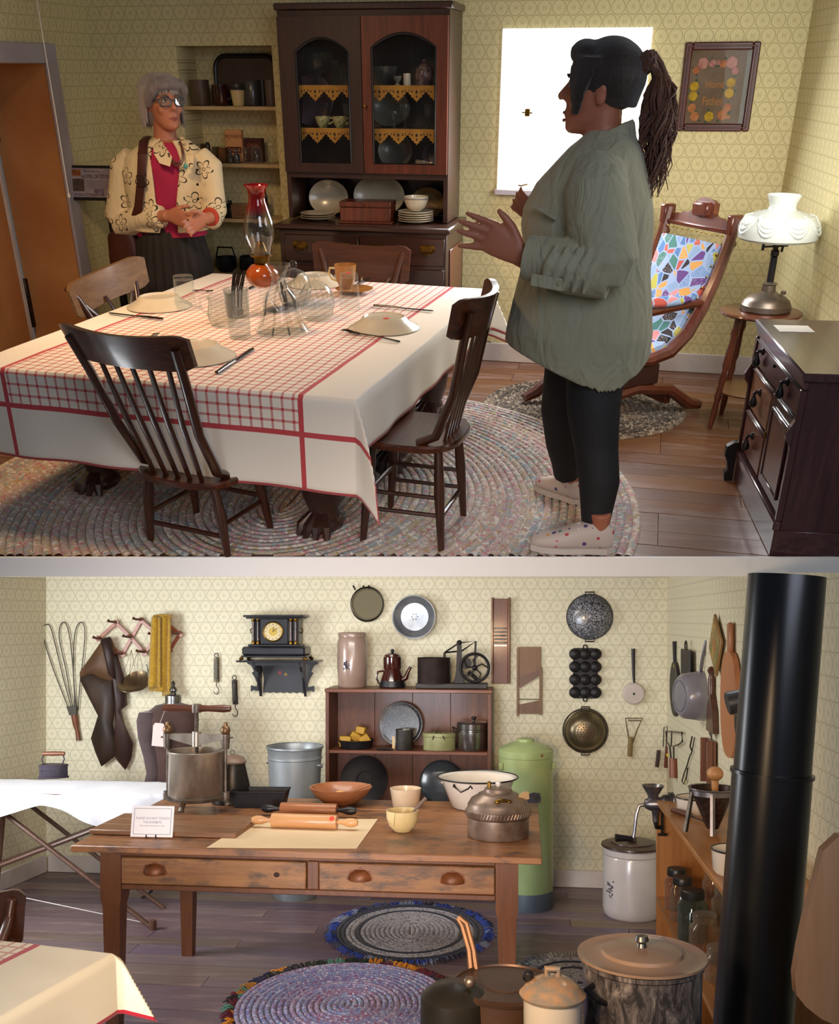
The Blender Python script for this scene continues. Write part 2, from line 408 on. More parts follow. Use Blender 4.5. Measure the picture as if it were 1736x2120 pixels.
# left wall, thick, with the door opening
b = B(); DY0, DY1, DZ = 4.55, 5.73, 1.69
b.box(XL - .4, XL, DY1, WB, 0, WT).box(XL - .4, XL, DY0, DY1, DZ, WT).box(XL - .4, XL, 3.6, DY0, 0, WT)
solo('wall_left', b, paper_y, 'left wall papered in olive ring wallpaper around the doorway', 'wall', kind='structure', ang=0)
b = B().box(XL - .39, XL, DY1 - .012, DY1 - .001, 0, DZ - .001).box(XL - .39, XL, DY0, DY1 - .013, DZ - .012, DZ - .001)
solo('trim_2', b, door_warm_lit, 'orange lit wooden lining of the doorway', 'door lining', kind='structure')
b = B().box(XL + .001, XL + .022, DY1 - .01, DY1 + .105, 0, DZ + .09, .004).box(XL + .001, XL + .022, DY0, DY1 - .0105, DZ - .01, DZ + .09, .004)
solo('trim_3', b, lav_paint, 'pale lavender white casing around the doorway', 'door casing', kind='structure')
d_ = thing('door_1', 'orange lit panelled door standing in the doorway', 'door', kind='structure')
part('door_leaf', B().box(XL - .40, XL - .36, DY0, DY1 - .11, .02, DZ - .02, .004), door_warm_lit, d_)
for z0, z1 in ((.12, .62), (.72, 1.6)):
    part('panel', B().box(XL - .362, XL - .352, DY1 - .62, DY1 - .28, z0, z1, .006), door_warm_lit, d_)
part('door_edge', B().box(XL - .405, XL - .352, DY1 - .11, DY1 - .082, .02, DZ - .02, .003), white_paint, d_, 'white painted edge of the door')
for z0 in (.2, 1.28): part('hinge', B().box(XL - .37, XL - .345, DY1 - .08, DY1 - .045, z0, z0 + .3, .003), steel_dark, d_)
# right wall: slightly out of square, with the side window
RWX = lambda yy: .68 + (WB - yy) * .11
wr = Matrix.Translation((.68, WB, 0)) @ Rz(-PI / 2 + math.atan(.11))     # local x runs towards the viewer
SW0, SW1, SZ0, SZ1 = 1.80, 2.75, 1.10, 1.95
b = B().box(0, SW0, 0, .14, 0, WT, M=wr).box(SW0, SW1, 0, .14, 0, SZ0, M=wr).box(SW0, SW1, 0, .14, SZ1, WT, M=wr).box(SW1, 2.95, 0, .14, 0, WT, M=wr)
solo('wall_right', b, paper_y, 'right wall papered in olive ring wallpaper beside the lamp', 'wall', kind='structure', ang=0)
lace = N('lace_blind'); vv = lace.vor(lace.coord('Object'), 150)
lace.col(lace.mix(lace.math('GREATER_THAN', vv, .42), '#fbf7ee', '#b9aba0')); lace.p.inputs['Emission Color'].default_value = (1, .98, .95, 1)
lace.p.inputs['Emission Strength'].default_value = .55; lace = lace.fin(.9)
w2 = thing('window_2', 'bright side window with a lace lower pane and a white sill', 'window', kind='structure')
part('pane', B().box(SW0 + .03, SW1, .05, .06, 1.36, SZ1, M=wr), day, w2)
part('lace_pane', B().box(SW0 + .03, SW1, .045, .055, SZ0 + .01, 1.36, M=wr), lace, w2, 'lace patterned lower pane')
part('window_sill', B().box(SW0 - .05, SW1, -.05, .1, SZ0 - .03, SZ0, .004, wr), white_paint, w2)
part('window_frame', B().box(SW0, SW0 + .03, .02, .1, SZ0, SZ1, .003, wr), white_paint, w2)
# back window
w1 = thing('window_1', 'glaring white window with a shutter panel and small brass catch', 'window', kind='structure')
fr = B(); CX0, CX1, CZ0, CZ1 = -.945, -.125, 1.01, 1.85
fr.box(CX0, WX0, WB - .03, WB - .001, CZ0, CZ1, .004).box(WX1, CX1, WB - .03, WB - .001, CZ0, CZ1, .004)
fr.box(WX0, WX1, WB - .03, WB - .001, WZ1, CZ1, .004).box(WX0, WX1, WB - .03, WB - .001, CZ0 + .02, WZ0, .004)
part('window_frame', fr, emit('glow_frame', '#fffdf8', .75), w1)  # window glare given to the frame as its own glow
part('window_sill', B().box(CX0 - .01, CX1 + .01, WB - .05, WB - .001, CZ0 - .012, CZ0 + .018, .003), lav_paint, w1)
part('pane', B().box(WX0, WX1, WB + .02, WB + .03, WZ0, WZ1), day, w1)
part('sash', B().box(WX0 + .02, WX1 - .02, WB + .002, WB + .019, WZ0 + .02, WZ0 + .05, .003).box(WX0 + .02, WX0 + .045, WB + .002, WB + .019, WZ0 + .051, WZ1 - .02, .003).box(WX1 - .045, WX1 - .02, WB + .002, WB + .019, WZ0 + .051, WZ1 - .02, .003).box(WX0 + .046, WX1 - .046, WB + .002, WB + .019, WZ1 - .045, WZ1 - .02, .003), emit('glow_sash', '#fffbe9', .8), w1)  # sash also glows by itself to stand for the glare
part('catch', B().box(-.80, -.77, WB - .02, WB + .002, 1.415, 1.455, .004).tube([(-.815, WB - .012, 1.435), (-.755, WB - .012, 1.433)], .004, 6), brass, w1)
part('pull', B().tube([(-.83, WB - .02, 1.055), (-.80, WB - .035, 1.05), (-.76, WB - .03, 1.06)], .004, 6), brass, w1)
bb = B().box(-1.12, .672, WB - .018, WB - .001, 0, .115, .003)
solo('baseboard_back', bb, white_paint, 'white painted baseboard under the back window', 'baseboard', kind='structure')
solo('baseboard_right', B().box(.02, 1.55, -.02, -.001, 0, .11, .003, wr), white_paint, 'white painted baseboard behind the lamp table', 'baseboard', kind='structure')
# ================================================================== LOWER ROOM (kitchen end)
ROOM = 2
KB = 6.04; KL = -3.12; KR = .865
floor2 = thing('floor', 'scuffed grey violet plank floor of the kitchen end', 'floor', kind='structure')
y = KB; k = 0; wid = [.135, .12, .15, .11, .14, .125]; cuts = [-1.95, .25, -.9, -2.5, -.35, -1.45, .55, -1.1]
while y > 3.0:
    w_ = wid[k % 6]; x0 = -3.7
    for xc in sorted({cuts[k % 8], cuts[(k * 3 + 2) % 8]}) + [1.2]:
        if xc - x0 < .25: continue
        part('plank', B().box(-(xc - x0) / 2 + .0015, (xc - x0) / 2 - .0015, -w_ / 2 + .0018, w_ / 2 - .0018, -.03, random.uniform(-.0018, 0)), planks2, floor2, ang=0, loc=((x0 + xc) / 2, y - w_ / 2, 0))
        x0 = xc
    y -= w_; k += 1
solo('wall_back', B().box(-3.7, 1.2, KB, KB + .15, 0, 2.45), kpaper_x, 'kitchen back wall hung with utensils on pale ring wallpaper', 'wall', kind='structure', ang=0)
kl = T(KL, KB, 0) @ Rz(math.radians(-97))
solo('wall_left', B().box(0, 1.6, -.15, 0, 0, 2.3, M=kl), kpaper_y, 'kitchen left wall in pale ring wallpaper behind the ironing board', 'wall', kind='structure', ang=0)
solo('wall_right', B().prism([(1.6, 0), (KB, 0), (KB, 1.66 + .0455 * KB), (1.6, 1.66 + .0455 * 1.6)], 0, .15, Matrix(((0, 0, 1, KR), (1, 0, 0, 0), (0, 1, 0, 0), (0, 0, 0, 1)))), kpaper_y, 'kitchen right wall hung with boards and pans beside the stove pipe', 'wall', kind='structure', ang=0)
solo('baseboard_back', B().box(KL + .02, KR - .001, KB - .018, KB - .001, 0, .105, .003), white_paint, 'white baseboard along the kitchen back wall', 'baseboard', kind='structure')
solo('baseboard_left', B().box(.02, 1.5, .001, .018, 0, .11, .003, kl), white_paint, 'white baseboard along the kitchen left wall', 'baseboard', kind='structure')
# ================================================================== dining table and what is on it
ROOM = 1
TZ = .654; TC = Vector((-1.68, 4.25, 0)); TA = math.radians(-4)
TA_, TB_ = .80, 1.02
tm = T(TC.x, TC.y, 0) @ Rz(TA)
tb = thing('dining_table', 'large dining table on thick dark clawfoot legs under the checked cloth', 'table', TC, TA)
part('tabletop', B().box(-TA_, TA_, -TB_, TB_, TZ - .045, TZ - .012, .008), dark_wood_x, tb)
part('apron', B().box(-.68, .68, -.84, .9, TZ - .13, TZ - .046, .005), dark_wood_x, tb)
def claw_leg(x, y):
    L = B().lathe([(.05, TZ - .131), (.075, TZ - .16), (.06, TZ - .2), (.085, TZ - .27), (.10, TZ - .36), (.085, .17), (.06, .10), (.07, .06)], 14, T(x, y, 0))
    lg = part('leg', L, dark_wood, tb)
    c = B()
    c.ell((x, y, .045), (.085, .085, .045), 12, 8)
    for a_ in (-2.3, -1.9, -1.5, -1.1): c.tube([(x + .05 * math.cos(a_), y + .05 * math.sin(a_), .085), (x + .10 * math.cos(a_), y + .10 * math.sin(a_), .05), (x + .115 * math.cos(a_), y + .115 * math.sin(a_), .008)], [.02, .022, .012], 6)
    part('claw_foot', c, dark_wood, lg)
for x, y in ((.55, -.76), (-.58, -.62), (.60, .02), (-.55, .75), (.55, .8)): claw_leg(x, y)
# tablecloth: a draped sheet with woven checks
cl = N('checked_cloth'); uvn = cl.n('ShaderNodeUVMap'); o_ = cl.sep(uvn.outputs[0]); su, tv = o_[0], o_[1]
CS0, CS1, CT0, CT1 = -.64, .60, -1.17, 1.3
inside = cl.math('MULTIPLY', cl.math('MULTIPLY', cl.math('GREATER_THAN', su, CS0), cl.math('LESS_THAN', su, CS1)), cl.math('GREATER_THAN', tv, CT0))
def stripe(x, per, wd): return cl.math('LESS_THAN', cl.math('FRACT', cl.math('DIVIDE', x, per)), wd / per)
def line(x, c, wd): return cl.math('LESS_THAN', cl.math('ABSOLUTE', cl.math('SUBTRACT', x, c)), wd)
l1 = cl.math('MULTIPLY', stripe(cl.math('ADD', su, 5), .0425, .0095), inside); l2 = cl.math('MULTIPLY', stripe(cl.math('ADD', tv, 5), .0425, .0095), inside)
chk = cl.math('MAXIMUM', cl.math('MULTIPLY', l1, .62), cl.math('MULTIPLY', l2, .62)); chk = cl.math('MAXIMUM', chk, cl.math('MULTIPLY', cl.math('MULTIPLY', l1, l2), .95))
bord = cl.math('MAXIMUM', cl.math('MAXIMUM', line(su, CS0, .010), line(su, CS1, .010)), line(tv, CT0, .010))
DL, DR, DN, DF = .37, .21, .36, .25
hem = cl.math('MAXIMUM', cl.math('MAXIMUM', line(su, -TA_ - DL, .006), line(su, TA_ + DR, .006)), cl.math('MAXIMUM', line(tv, -TB_ - DN, .006), line(tv, TB_ + DF, .006)))
f_ = cl.math('MAXIMUM', cl.math('MAXIMUM', chk, cl.math('MULTIPLY', bord, .92)), cl.math('MULTIPLY', hem, .9))
cl.col(cl.mix(f_, '#e9e0d2', '#b8142c')); nz = cl.noise(cl.coord('Object', (60, 60, 60)), 8, 2); cl.bump(nz, .12, .002); cloth_m = cl.fin(.85, 0, 0, .2, .15)
def cloth_obj(name, label, A, Bh, dl, dr, dn, df, top, m, loc, rz, seed, nu=96, nv=110, fold=.016, cat='tablecloth', extra=None):
    def pos(s, t):
        dx = max(s - A, 0) - max(-s - A, 0); dy = max(t - Bh, 0) - max(-t - Bh, 0)
        ox, oy = abs(dx), abs(dy); mn, mx = min(ox, oy), max(ox, oy)
        x = max(-A, min(A, s)); y = max(-Bh, min(Bh, t)); z = top
        wv = lambda q, k, p: .5 + .5 * math.sin(k * q + p + 1.3 * math.sin(2.1 * q + seed))
        if ox > 0: x += math.copysign(.011 * min(1, ox / .02) + .46 * mn + fold * (ox / .35) * wv(t, 17, seed), dx)
        if oy > 0: y += math.copysign(.011 * min(1, oy / .02) + .46 * mn + fold * (oy / .35) * wv(s, 15, seed * 2), dy)
        if mx > 0:
            z -= mx + .30 * mn - .006 * min(1, mx / .02)
        else: z += .0018 * noise.noise((s * 5, t * 5, seed)) + .0015 * noise.noise((s * 14, t * 9, seed + 3))
        if extra: x, y, z = extra(x, y, z, s, t)
        return (x, y, z)
    def ticks(lo, hi, e0, e1, n):
        v = [lo + (hi - lo) * i / n for i in range(n + 1)] + [e0 - .004, e0, e0 + .006, e1 - .006, e1, e1 + .004]
        return sorted(set(round(x, 4) for x in v if lo <= x <= hi))
    S = ticks(-A - dl, A + dr, -A, A, nu); Tt = ticks(-Bh - dn, Bh + df, -Bh, Bh, nv)
    vs = [pos(s, t) for t in Tt for s in S]; uvs = [(s, t) for t in Tt for s in S]; c = len(S)
    fs = [(j * c + i, j * c + i + 1, (j + 1) * c + i + 1, (j + 1) * c + i) for j in range(len(Tt) - 1) for i in range(c - 1)]
    me = bpy.data.meshes.new(name); me.from_pydata(vs, [], fs); me.materials.append(m)
    ul = me.uv_layers.new(name='UVMap')
    for lp in me.loops: ul.data[lp.index].uv = uvs[lp.vertex_index]
    me.polygons.foreach_set('use_smooth', [True] * len(me.polygons))
    o = solo(name, me, m, label, cat, loc, rz)
    md = o.modifiers.new('thick', 'SOLIDIFY'); md.thickness = .0016; md.offset = 1
    return o
cloth_obj('tablecloth', 'white tablecloth with red check field draped over the dining table', TA_ + .004, TB_ + .004, DL, DR, DN, DF, TZ - .009, cloth_m, TC, TA, 1.7)
TS = TZ - .004                                   # surface the tableware stands on
# ------------------------------------------------------------------ chairs
def chair(label, loc, rz, sz=.42, sw=.43, sd=.41, zt=.86, cw=.50, ch=.125, lean=.16, wood_m=None, crest_m=None, nsp=5, legs_in=0, legs=True, group='wooden dining chairs', crest_tilt=0, sweep=.05):
    wm = wood_m or chair_wood; cm = crest_m or chair_wood_x
    t = thing('dining_chair', label, 'chair', loc, rz, group)
    n = 28; rg = []
    for dz, k in ((-.034, .90), (-.026, .985), (-.008, 1.0), (0, .975)):
        rg.append([Vector((p[0], p[1] + (.02 if p[1] > 0 else 0), sz + dz - (0 if dz < 0 else .0))) for p in ring((0, 0, 0), sw / 2 * k, sd / 2 * k, n, None, 3.0)])
    rg.append([Vector((p[0], p[1], sz - .010)) for p in ring((0, 0, 0), sw / 2 * .6, sd / 2 * .55, n, None, 2.6)])
    part('seat', B().loft(rg), cm, t)
    yb = -sd / 2 + .045
    def post(sx):
        x0 = sx * (sw / 2 - .055); x1 = sx * (cw / 2 - .045)
        return [(x0, yb + .10, sz - .004), (x0 + sx * .004, yb + .03, sz + .03), (x0 * .7 + x1 * .3, yb - lean * .35, sz + (zt - sz) * .35), (x0 * .3 + x1 * .7, yb - lean * .72, sz + (zt - sz) * .7), (x1, yb - lean, zt - .05)]
    for sx in (-1, 1): part('back_post', B().tube(post(sx), [.020, .021, .019, .019, .017], 10, flat=.85), wm, t)
    def crest(u, v):
        x = (u - .5) * cw; q = (2 * u - 1)
        top = ch * (.88 + .12 * q * q); zz = zt - ch + v * top + crest_tilt * x
        return x * (1 - .04 * (1 - v)), yb - lean * (.82 + .3 * v) + sweep * (q * q) - .02, zz
    cb = B(); nu, nv = 18, 5
    fr_ = [[Vector(crest(i / nu, j / nv)) for j in range(nv + 1)] for i in range(nu + 1)]
    th = Vector((0, .024, 0)); rings = []
    for i in range(nu + 1):
        rr = [p - th * .5 for p in fr_[i]] + [p + th * .5 for p in reversed(fr_[i])]
        e = min(i, nu - i); k = (.72, .93, 1)[min(e, 2)]
        c_ = sum(rr, Vector()) / len(rr); rings.append([c_ + Vector(((p - c_).x, (p - c_).y * k, (p - c_).z * k)) for p in rr])
    part('crest_rail', cb.loft(rings), cm, t)
    for i in range(nsp):
        q = (i - (nsp - 1) / 2) / ((nsp - 1) / 2)
        xa, xb = q * (sw / 2 - .11), q * (cw / 2 - .12)
        part('spindle', B().tube([(xa, yb + .012, sz - .006), (xa * .6 + xb * .4, yb - lean * .42, sz + (zt - sz) * .4), (xb, yb - lean * .80 - .012 + sweep * .3 * q * q, zt - ch + .03)], [.012, .014, .011], 8, flat=.55), wm, t)
    if legs:
        for sx in (-1, 1):
            for sy in (-1, 1):
                o2 = .03 if sy > 0 else .015 - legs_in
                part('leg', B().tube([(sx * (sw / 2 - .07), sy * (sd / 2 - .07), sz - .03), (sx * (sw / 2 - .06 + .01), sy * (sd / 2 - .065 + o2 * .4), sz * .55), (sx * (sw / 2 - .035), sy * (sd / 2 - .06 + o2), 0)], [.016, .021, .013], 10), wm, t)
        for sx in (-1, 1):
            for z_ in ((.33, .5) if sz > .37 else (.42,)): part('stretcher', B().tube([(sx * (sw / 2 - .052), -(sd / 2 - .06), sz * z_), (sx * (sw / 2 - .052), sd / 2 - .05, sz * z_)], [.009, .011, ][:1] * 2, 8), wm, t)
        for sy, z_ in ((1, .5), (-1, .30)): part('stretcher', B().tube([(-(sw / 2 - .052), sy * (sd / 2 - .058), sz * z_), ((sw / 2 - .052), sy * (sd / 2 - .058), sz * z_)], .010, 8), wm, t)
    return t
chair('dark slat-back dining chair at the table end, its curved crest catching amber light', (-1.62, 3.29, 0), math.radians(-12), sz=.315, sw=.44, sd=.40, zt=.905, cw=.535, ch=.135, lean=.19, legs_in=.02)
chair('dark slat-back dining chair beside the guide, turned with its back to the window', (-.82, 3.55, 0), math.radians(86), sz=.43, sw=.42, sd=.40, zt=.975, cw=.47, ch=.15, lean=.10, sweep=.075)
chair('brown panel-back chair at the far side of the table before the hutch', (-1.60, 5.30, 0), math.radians(177), sz=.40, zt=.815, cw=.58, ch=.22, lean=.06, nsp=3, sweep=.03, wood_m=brown_wood, crest_m=brown_wood, crest_tilt=.02)
chair('pale oak chair with broad curved back panel at the left side of the table', (-2.52, 4.72, 0), math.radians(-97), sz=.40, zt=.755, cw=.66, ch=.17, lean=.10, nsp=3, sweep=.07, wood_m=chair_wood, crest_m=oak, crest_tilt=-.09)
# ------------------------------------------------------------------ plates, cutlery, glass
def tp(px, py): return at(px, py, z=TS)
def plate_prof(r, up=True, h=.022):
    if up: return [(1e-4, .004), (r * .62, .004), (r * .70, .010), (r * .98, h), (r, h + .002), (r, h + .005), (r * .97, h + .006), (r * .70, .016), (r * .60, .010), (1e-4, .010)]
    return [(1e-4, h + .022), (r * .52, h + .022), (r * .56, h + .028), (r * .60, h + .026), (r * .68, h + .010), (r * .97, .006), (r, .003), (r, 0), (r * .96, .001), (r * .66, h), (1e-4, h + .012)]
def plate(px, py, r, label, up=False, m=None, dot=False):
    p = tp(px, py); t = thing('plate', label, 'plate', p)
    part('dish', B().lathe(plate_prof(r, up), 40), m or china, t)
    if dot: part('sticker', B().lathe([(1e-4, .046), (.014, .046), (.014, .0445)], 14, T(.015, -.02, 0)), red_dot, t, 'round red sticker')
    return t
plate(330, 634, .155, 'upturned china plate beside the tall glass at the oak chair')
plate(402, 738, .165, 'upturned china plate behind the amber lit chair crest')
plate(795, 678, .158, 'upturned china plate with a red dot between knife and fork', dot=True)
plate(652, 588, .15, 'upturned china plate behind the cut glass jars')
def knife(p, a, L, label):
    t = thing('table_knife', label, 'knife', p, a)
    part('blade', B().prism([(-.0, -.007), (L * .5, -.009), (L * .53, 0), (L * .5, .007), (0, .006)], .003, .006), steel_dark, t)
    part('handle', B().tube([(-L * .47, 0, .006), (-L * .2, 0, .007), (0, 0, .005)], [.008, .009, .006], 8, flat=.6), steel_dark, t)
def fork(p, a, L, label, name='fork'):
    t = thing(name, label, name.replace('_', ' '), p, a)
    part('handle', B().tube([(-L * .5, 0, .004), (-L * .1, 0, .009), (L * .2, 0, .008)], [.008, .005, .004], 8, flat=.45), steel_dark, t)
    h = B()
    if name == 'fork':
        h.prism([(L * .18, -.004), (L * .27, -.012), (L * .33, -.012), (L * .33, .012), (L * .27, .012), (L * .18, .004)], .006, .009)
        for k in (-.0105, -.0035, .0035, .0105): h.tube([(L * .32, k, .0075), (L * .42, k, .011), (L * .5, k, .009)], .0018, 5)
        part('tines', h, steel_dark, t)
    else:
        h.ell((L * .33, 0, .008), (.035, .018, .006), 14, 8); part('bowl', h, silver, t)
def lay(fn, p0, p1, label, **k):
    a_, b_ = tp(*p0), tp(*p1); d = b_ - a_; fn((a_ + b_) / 2, math.atan2(d.y, d.x), d.length, label, **k)
lay(knife, (340, 663), (228, 650), 'dark handled knife lying before the plate with the tall glass')
lay(knife, (446, 776), (522, 724), 'table knife lying slantwise beside the plate at the table end')
lay(knife, (770, 634), (893, 645), 'table knife lying behind the red dotted plate')
lay(fork, (826, 709), (708, 687), 'fork lying in front of the red dotted plate')
lay(fork, (282, 728), (326, 694), 'fork lying behind the crest of the near chair')
lay(fork, (400, 603), (440, 606), 'fork lying on the checks beyond the tall glass')
lay(knife, (515, 600), (560, 578), 'table knife lying on the checks behind the spoon holder')
lay(knife, (740, 590), (765, 577), 'dark knife lying behind the tan cup')
def hollow(prof, wall=.003):
    """turn an outer profile (bottom to top) into a thin walled vessel"""
    return prof + [(max(r - wall, 1e-4), z) for r, z in reversed(prof) if z > prof[0][1] + wall] + [(1e-4, prof[0][1] + wall * 2)]
def tumbler(px, py, r, h, label, flip=True, m=None, dot=False, nf=0):
    p = tp(px, py); t = thing('drinking_glass', label, 'glass', p)
    pr = [(1e-4, h), (r * .82, h), (r * .86, h - .008), (r, 0), (r - .003, 0), (r * .80, h - .02), (1e-4, h - .022)] if flip else hollow([(1e-4, 0), (r * .84, 0), (r * .86, .01), (r, h)])
    part('body', B().lathe(pr, 28, flute=.02 if nf else 0, nf=nf), m or clear, t)
    if dot: part('sticker', B().lathe([(1e-4, h + .002), (.014, h + .002), (.014, h + .0005)], 14), red_dot, t, 'round red sticker')
    return t
tumbler(386, 640, .052, .155, 'upturned tall tumbler standing by the plate at the oak chair', nf=14)
tumbler(724, 640, .050, .165, 'upturned tumbler with a red dot before the tan cup', dot=True)
tumbler(497, 698, .054, .20, 'etched tall tumbler in front of the spoon holder', flip=False, m=cut_glass, nf=10)
# cut glass pitcher with handle
p = tp(462, 672); t = thing('cream_pitcher', 'cut glass cream pitcher with a loop handle beside the etched tumbler', 'pitcher', p)
part('body', B().lathe(hollow([(1e-4, 0), (.05, 0), (.06, .02), (.066, .05), (.055, .10), (.06, .125)]), 32, flute=.05, nf=16), cut_glass, t)
part('handle', B().tube([(-.055, 0, .115), (-.10, 0, .11), (-.105, 0, .07), (-.06, 0, .035)], .008, 8), cut_glass, t)
# spoon holder
p = tp(492, 655); t = thing('spoon_holder', 'cut glass spoon holder crowded with upright spoon handles', 'glass jar', p)
part('jar', B().lathe(hollow([(1e-4, 0), (.045, 0), (.052, .03), (.05, .10), (.058, .125)]), 28, flute=.04, nf=14), cut_glass, t)
for k in range(7):
    a_ = k * .9; q = .020 * math.cos(a_), .018 * math.sin(a_)
    s_ = fork(Vector((p.x, p.y, p.z)), 0, .2, 'teaspoon standing handle up in the cut glass spoon holder', name='spoon') if False else None
    tt = thing('teaspoon', 'teaspoon standing handle up in the cut glass spoon holder', 'spoon', (p.x, p.y, p.z), 0, 'spoons in the glass holder')
    part('handle', B().tube([(q[0], q[1], .03), (q[0] * 1.2 + .008, q[1], .12), (q[0] * 1.5 + .022 + .003 * k, q[1] * 1.2, .205 - .006 * (k % 3))], [.004, .004, .008], 6, flat=.5), steel_dark, tt)
    part('bowl', B().ell((q[0], q[1], .024), (.011, .009, .018), 8, 6), silver, tt)
# decanter, ribbed carafe with a handle
p = tp(584, 688); t = thing('carafe', 'ribbed clear glass carafe with flared lip and wide foot', 'carafe', p)
pr = [(1e-4, 0), (.108, 0), (.115, .010), (.100, .035), (.078, .09), (.074, .13), (.066, .155), (.040, .185), (.030, .215), (.032, .245), (.050, .275), (.054, .283)]
part('body', B().lathe(hollow(pr, .004), 40, flute=.025, nf=10), clear, t)
for k in range(10):
    a_ = 2 * PI * (k + .5) / 10
    part('rib', B().tube([(r * 1.03 * math.cos(a_), r * 1.03 * math.sin(a_), z) for r, z in pr[2:9]], .0045, 6), clear, t)
# two domed cut glass jars
for px, py, lab in ((657, 660, 'domed cut glass jar with ball knob beside the carafe'), (611, 630, 'domed cut glass jar with ball knob behind the carafe')):
    t = thing('covered_dish', lab, 'glass jar', tp(px, py))
    part('base', B().lathe(hollow([(1e-4, 0), (.06, 0), (.072, .02), (.076, .055)]), 36, flute=.03, nf=18), cut_glass, t)
    ld = part('lid', B().lathe(hollow([(.080, .056), (.082, .07), (.074, .115), (.05, .15), (.02, .165), (1e-4, .167)][::1], .003)[:6], 36, flute=.03, nf=18), cut_glass, t)
    part('knob', B().ell((0, 0, .185), (.021, .021, .02), 14, 8), clear, ld)
    for k in range(9):
        a_ = 2 * PI * k / 9
        part('facet', B().tube([(.083 * math.cos(a_), .083 * math.sin(a_), .065), (.078 * math.cos(a_ + .2), .078 * math.sin(a_ + .2), .11), (.048 * math.cos(a_ + .1), .048 * math.sin(a_ + .1), .152)], .004, 5), clear, ld)
# cup and saucer
p = tp(733, 606); t = thing('saucer', 'tan lustre saucer under the tumbler and cup', 'saucer', p)
part('dish', B().lathe([(1e-4, .003), (.04, .003), (.05, .008), (.095, .02), (.097, .023), (.094, .024), (.05, .013), (1e-4, .010)], 32), tan_china, t)
p2 = tp(716, 602); p2.z += .026
t = thing('teacup', 'tan lustre teacup with a cream loop handle on the tan saucer', 'cup', p2)
part('bowl', B().lathe(hollow([(1e-4, -.012), (.03, -.012), (.034, -.004), (.05, .03), (.055, .085), (.057, .105)]), 28), tan_china, t)
part('handle', B().tube([(-.052, 0, .085), (-.082, -.004, .085), (-.088, -.004, .055), (-.075, 0, .03), (-.048, 0, .022)], .006, 8), cream_china, t, 'cream handle')
# oil lamp
ruby = N('ruby_shaded_glass'); z_ = ruby.sep(ruby.coord('Object'))[2]; rr_ = ruby.n('ShaderNodeMapRange'); ruby.l(z_, rr_.inputs[0]); rr_.inputs[1].default_value = .425; rr_.inputs[2].default_value = .50
tr = ruby.n('ShaderNodeBsdfTransparent'); ruby.l(ruby.mix(rr_.outputs[0], '#f0efee', '#d23040'), tr.inputs[0])
gl = ruby.n('ShaderNodeBsdfGlossy'); gl.inputs['Roughness'].default_value = .03; df_ = ruby.n('ShaderNodeBsdfTranslucent'); df_.inputs[0].default_value = lin('#c22838')
lw = ruby.n('ShaderNodeLayerWeight'); lw.inputs[0].default_value = .35; fz = ruby.math('MULTIPLY_ADD', ruby.math('POWER', lw.outputs['Facing'], 2), .55, .07, clamp=True)
m1 = ruby.n('ShaderNodeMixShader'); ruby.l(ruby.math('MULTIPLY', rr_.outputs[0], .5), m1.inputs[0]); ruby.l(tr.outputs[0], m1.inputs[1]); ruby.l(df_.outputs[0], m1.inputs[2])
m2 = ruby.n('ShaderNodeMixShader'); ruby.l(fz, m2.inputs[0]); ruby.l(m1.outputs[0], m2.inputs[1]); ruby.l(gl.outputs[0], m2.inputs[2]); ruby.l(m2.outputs[0], ruby.out.inputs[0]); ruby = ruby.m
amber = plain('amber_bowl', '#a44c16', .12, 0, '#8a3a10', 4, coat=.7)
p = tp(549, 645); t = thing('oil_lamp', 'oil lamp with amber bowl and tall ruby topped glass chimney', 'lamp', p)
part('foot', B().lathe([(1e-4, .004), (.062, .0), (.068, .008), (.05, .03), (.026, .06), (.020, .10), (.028, .115), (1e-4, .118)], 30, flute=.02, nf=10), clear, t)
part('oil_bowl', B().lathe([(1e-4, .112), (.03, .112), (.066, .13), (.078, .155), (.074, .185), (.05, .21), (.028, .216), (1e-4, .217)], 32), amber, t)
part('oil', B().lathe([(1e-4, .118), (.03, .118), (.060, .132), (.071, .155), (.070, .168), (1e-4, .168)], 28), plain('amber_oil', '#c05a18', .2), t)
part('burner', B().lathe([(.026, .214), (.034, .222), (.034, .245), (.05, .25), (.052, .258), (.03, .27), (.02, .30), (.012, .312), (1e-4, .313)], 24), brass, t)
part('wick_knob', B().cyl(.012, .03, .036, 12, T(0, 0, .236) @ RX).tube([(0, 0, .236), (.034, 0, .236)], .003, 6), brass, t)
part('chimney', B().lathe([(.050, .258), (.052, .29), (.066, .325), (.071, .36), (.066, .40), (.050, .45), (.038, .485), (.036, .51), (.042, .535), (.056, .552), (.054, .553), (.040, .536), (.034, .51), (.036, .485), (.048, .45), (.064, .40), (.069, .36), (.064, .326), (.050, .29), (.048, .258)], 40, cap=False), ruby, t, 'clear chimney flushing to ruby red at the rim')
# ================================================================== hutch
def text(name, s, size, m, parent, M, depth=.0012, label=None, font=None, align='LEFT', sx=1):
    c = bpy.data.curves.new(name, 'FONT'); c.body = s; c.size = size; c.extrude = depth; c.align_x = align
    o = bpy.data.objects.new(name, c); COL.objects.link(o)
    dg = bpy.context.evaluated_depsgraph_get(); me = bpy.data.meshes.new_from_object(o.evaluated_get(dg))
    bpy.data.objects.remove(o); me.transform(M @ Matrix.Diagonal((sx, 1, 1, 1)))
    me.materials.clear(); me.materials.append(m)
    return part(name, me, m, parent, label)
FACE = Matrix(((1, 0, 0, 0), (0, 0, -1, 0), (0, 1, 0, 0), (0, 0, 0, 1)))     # xy plane -> facing -y
HX0, HX1 = -2.14, -1.175
UF, CF = 5.90, 5.72
HW = WB - .012
h = thing('hutch', 'tall dark wood hutch with arched glass doors and brass pulled drawers', 'hutch')
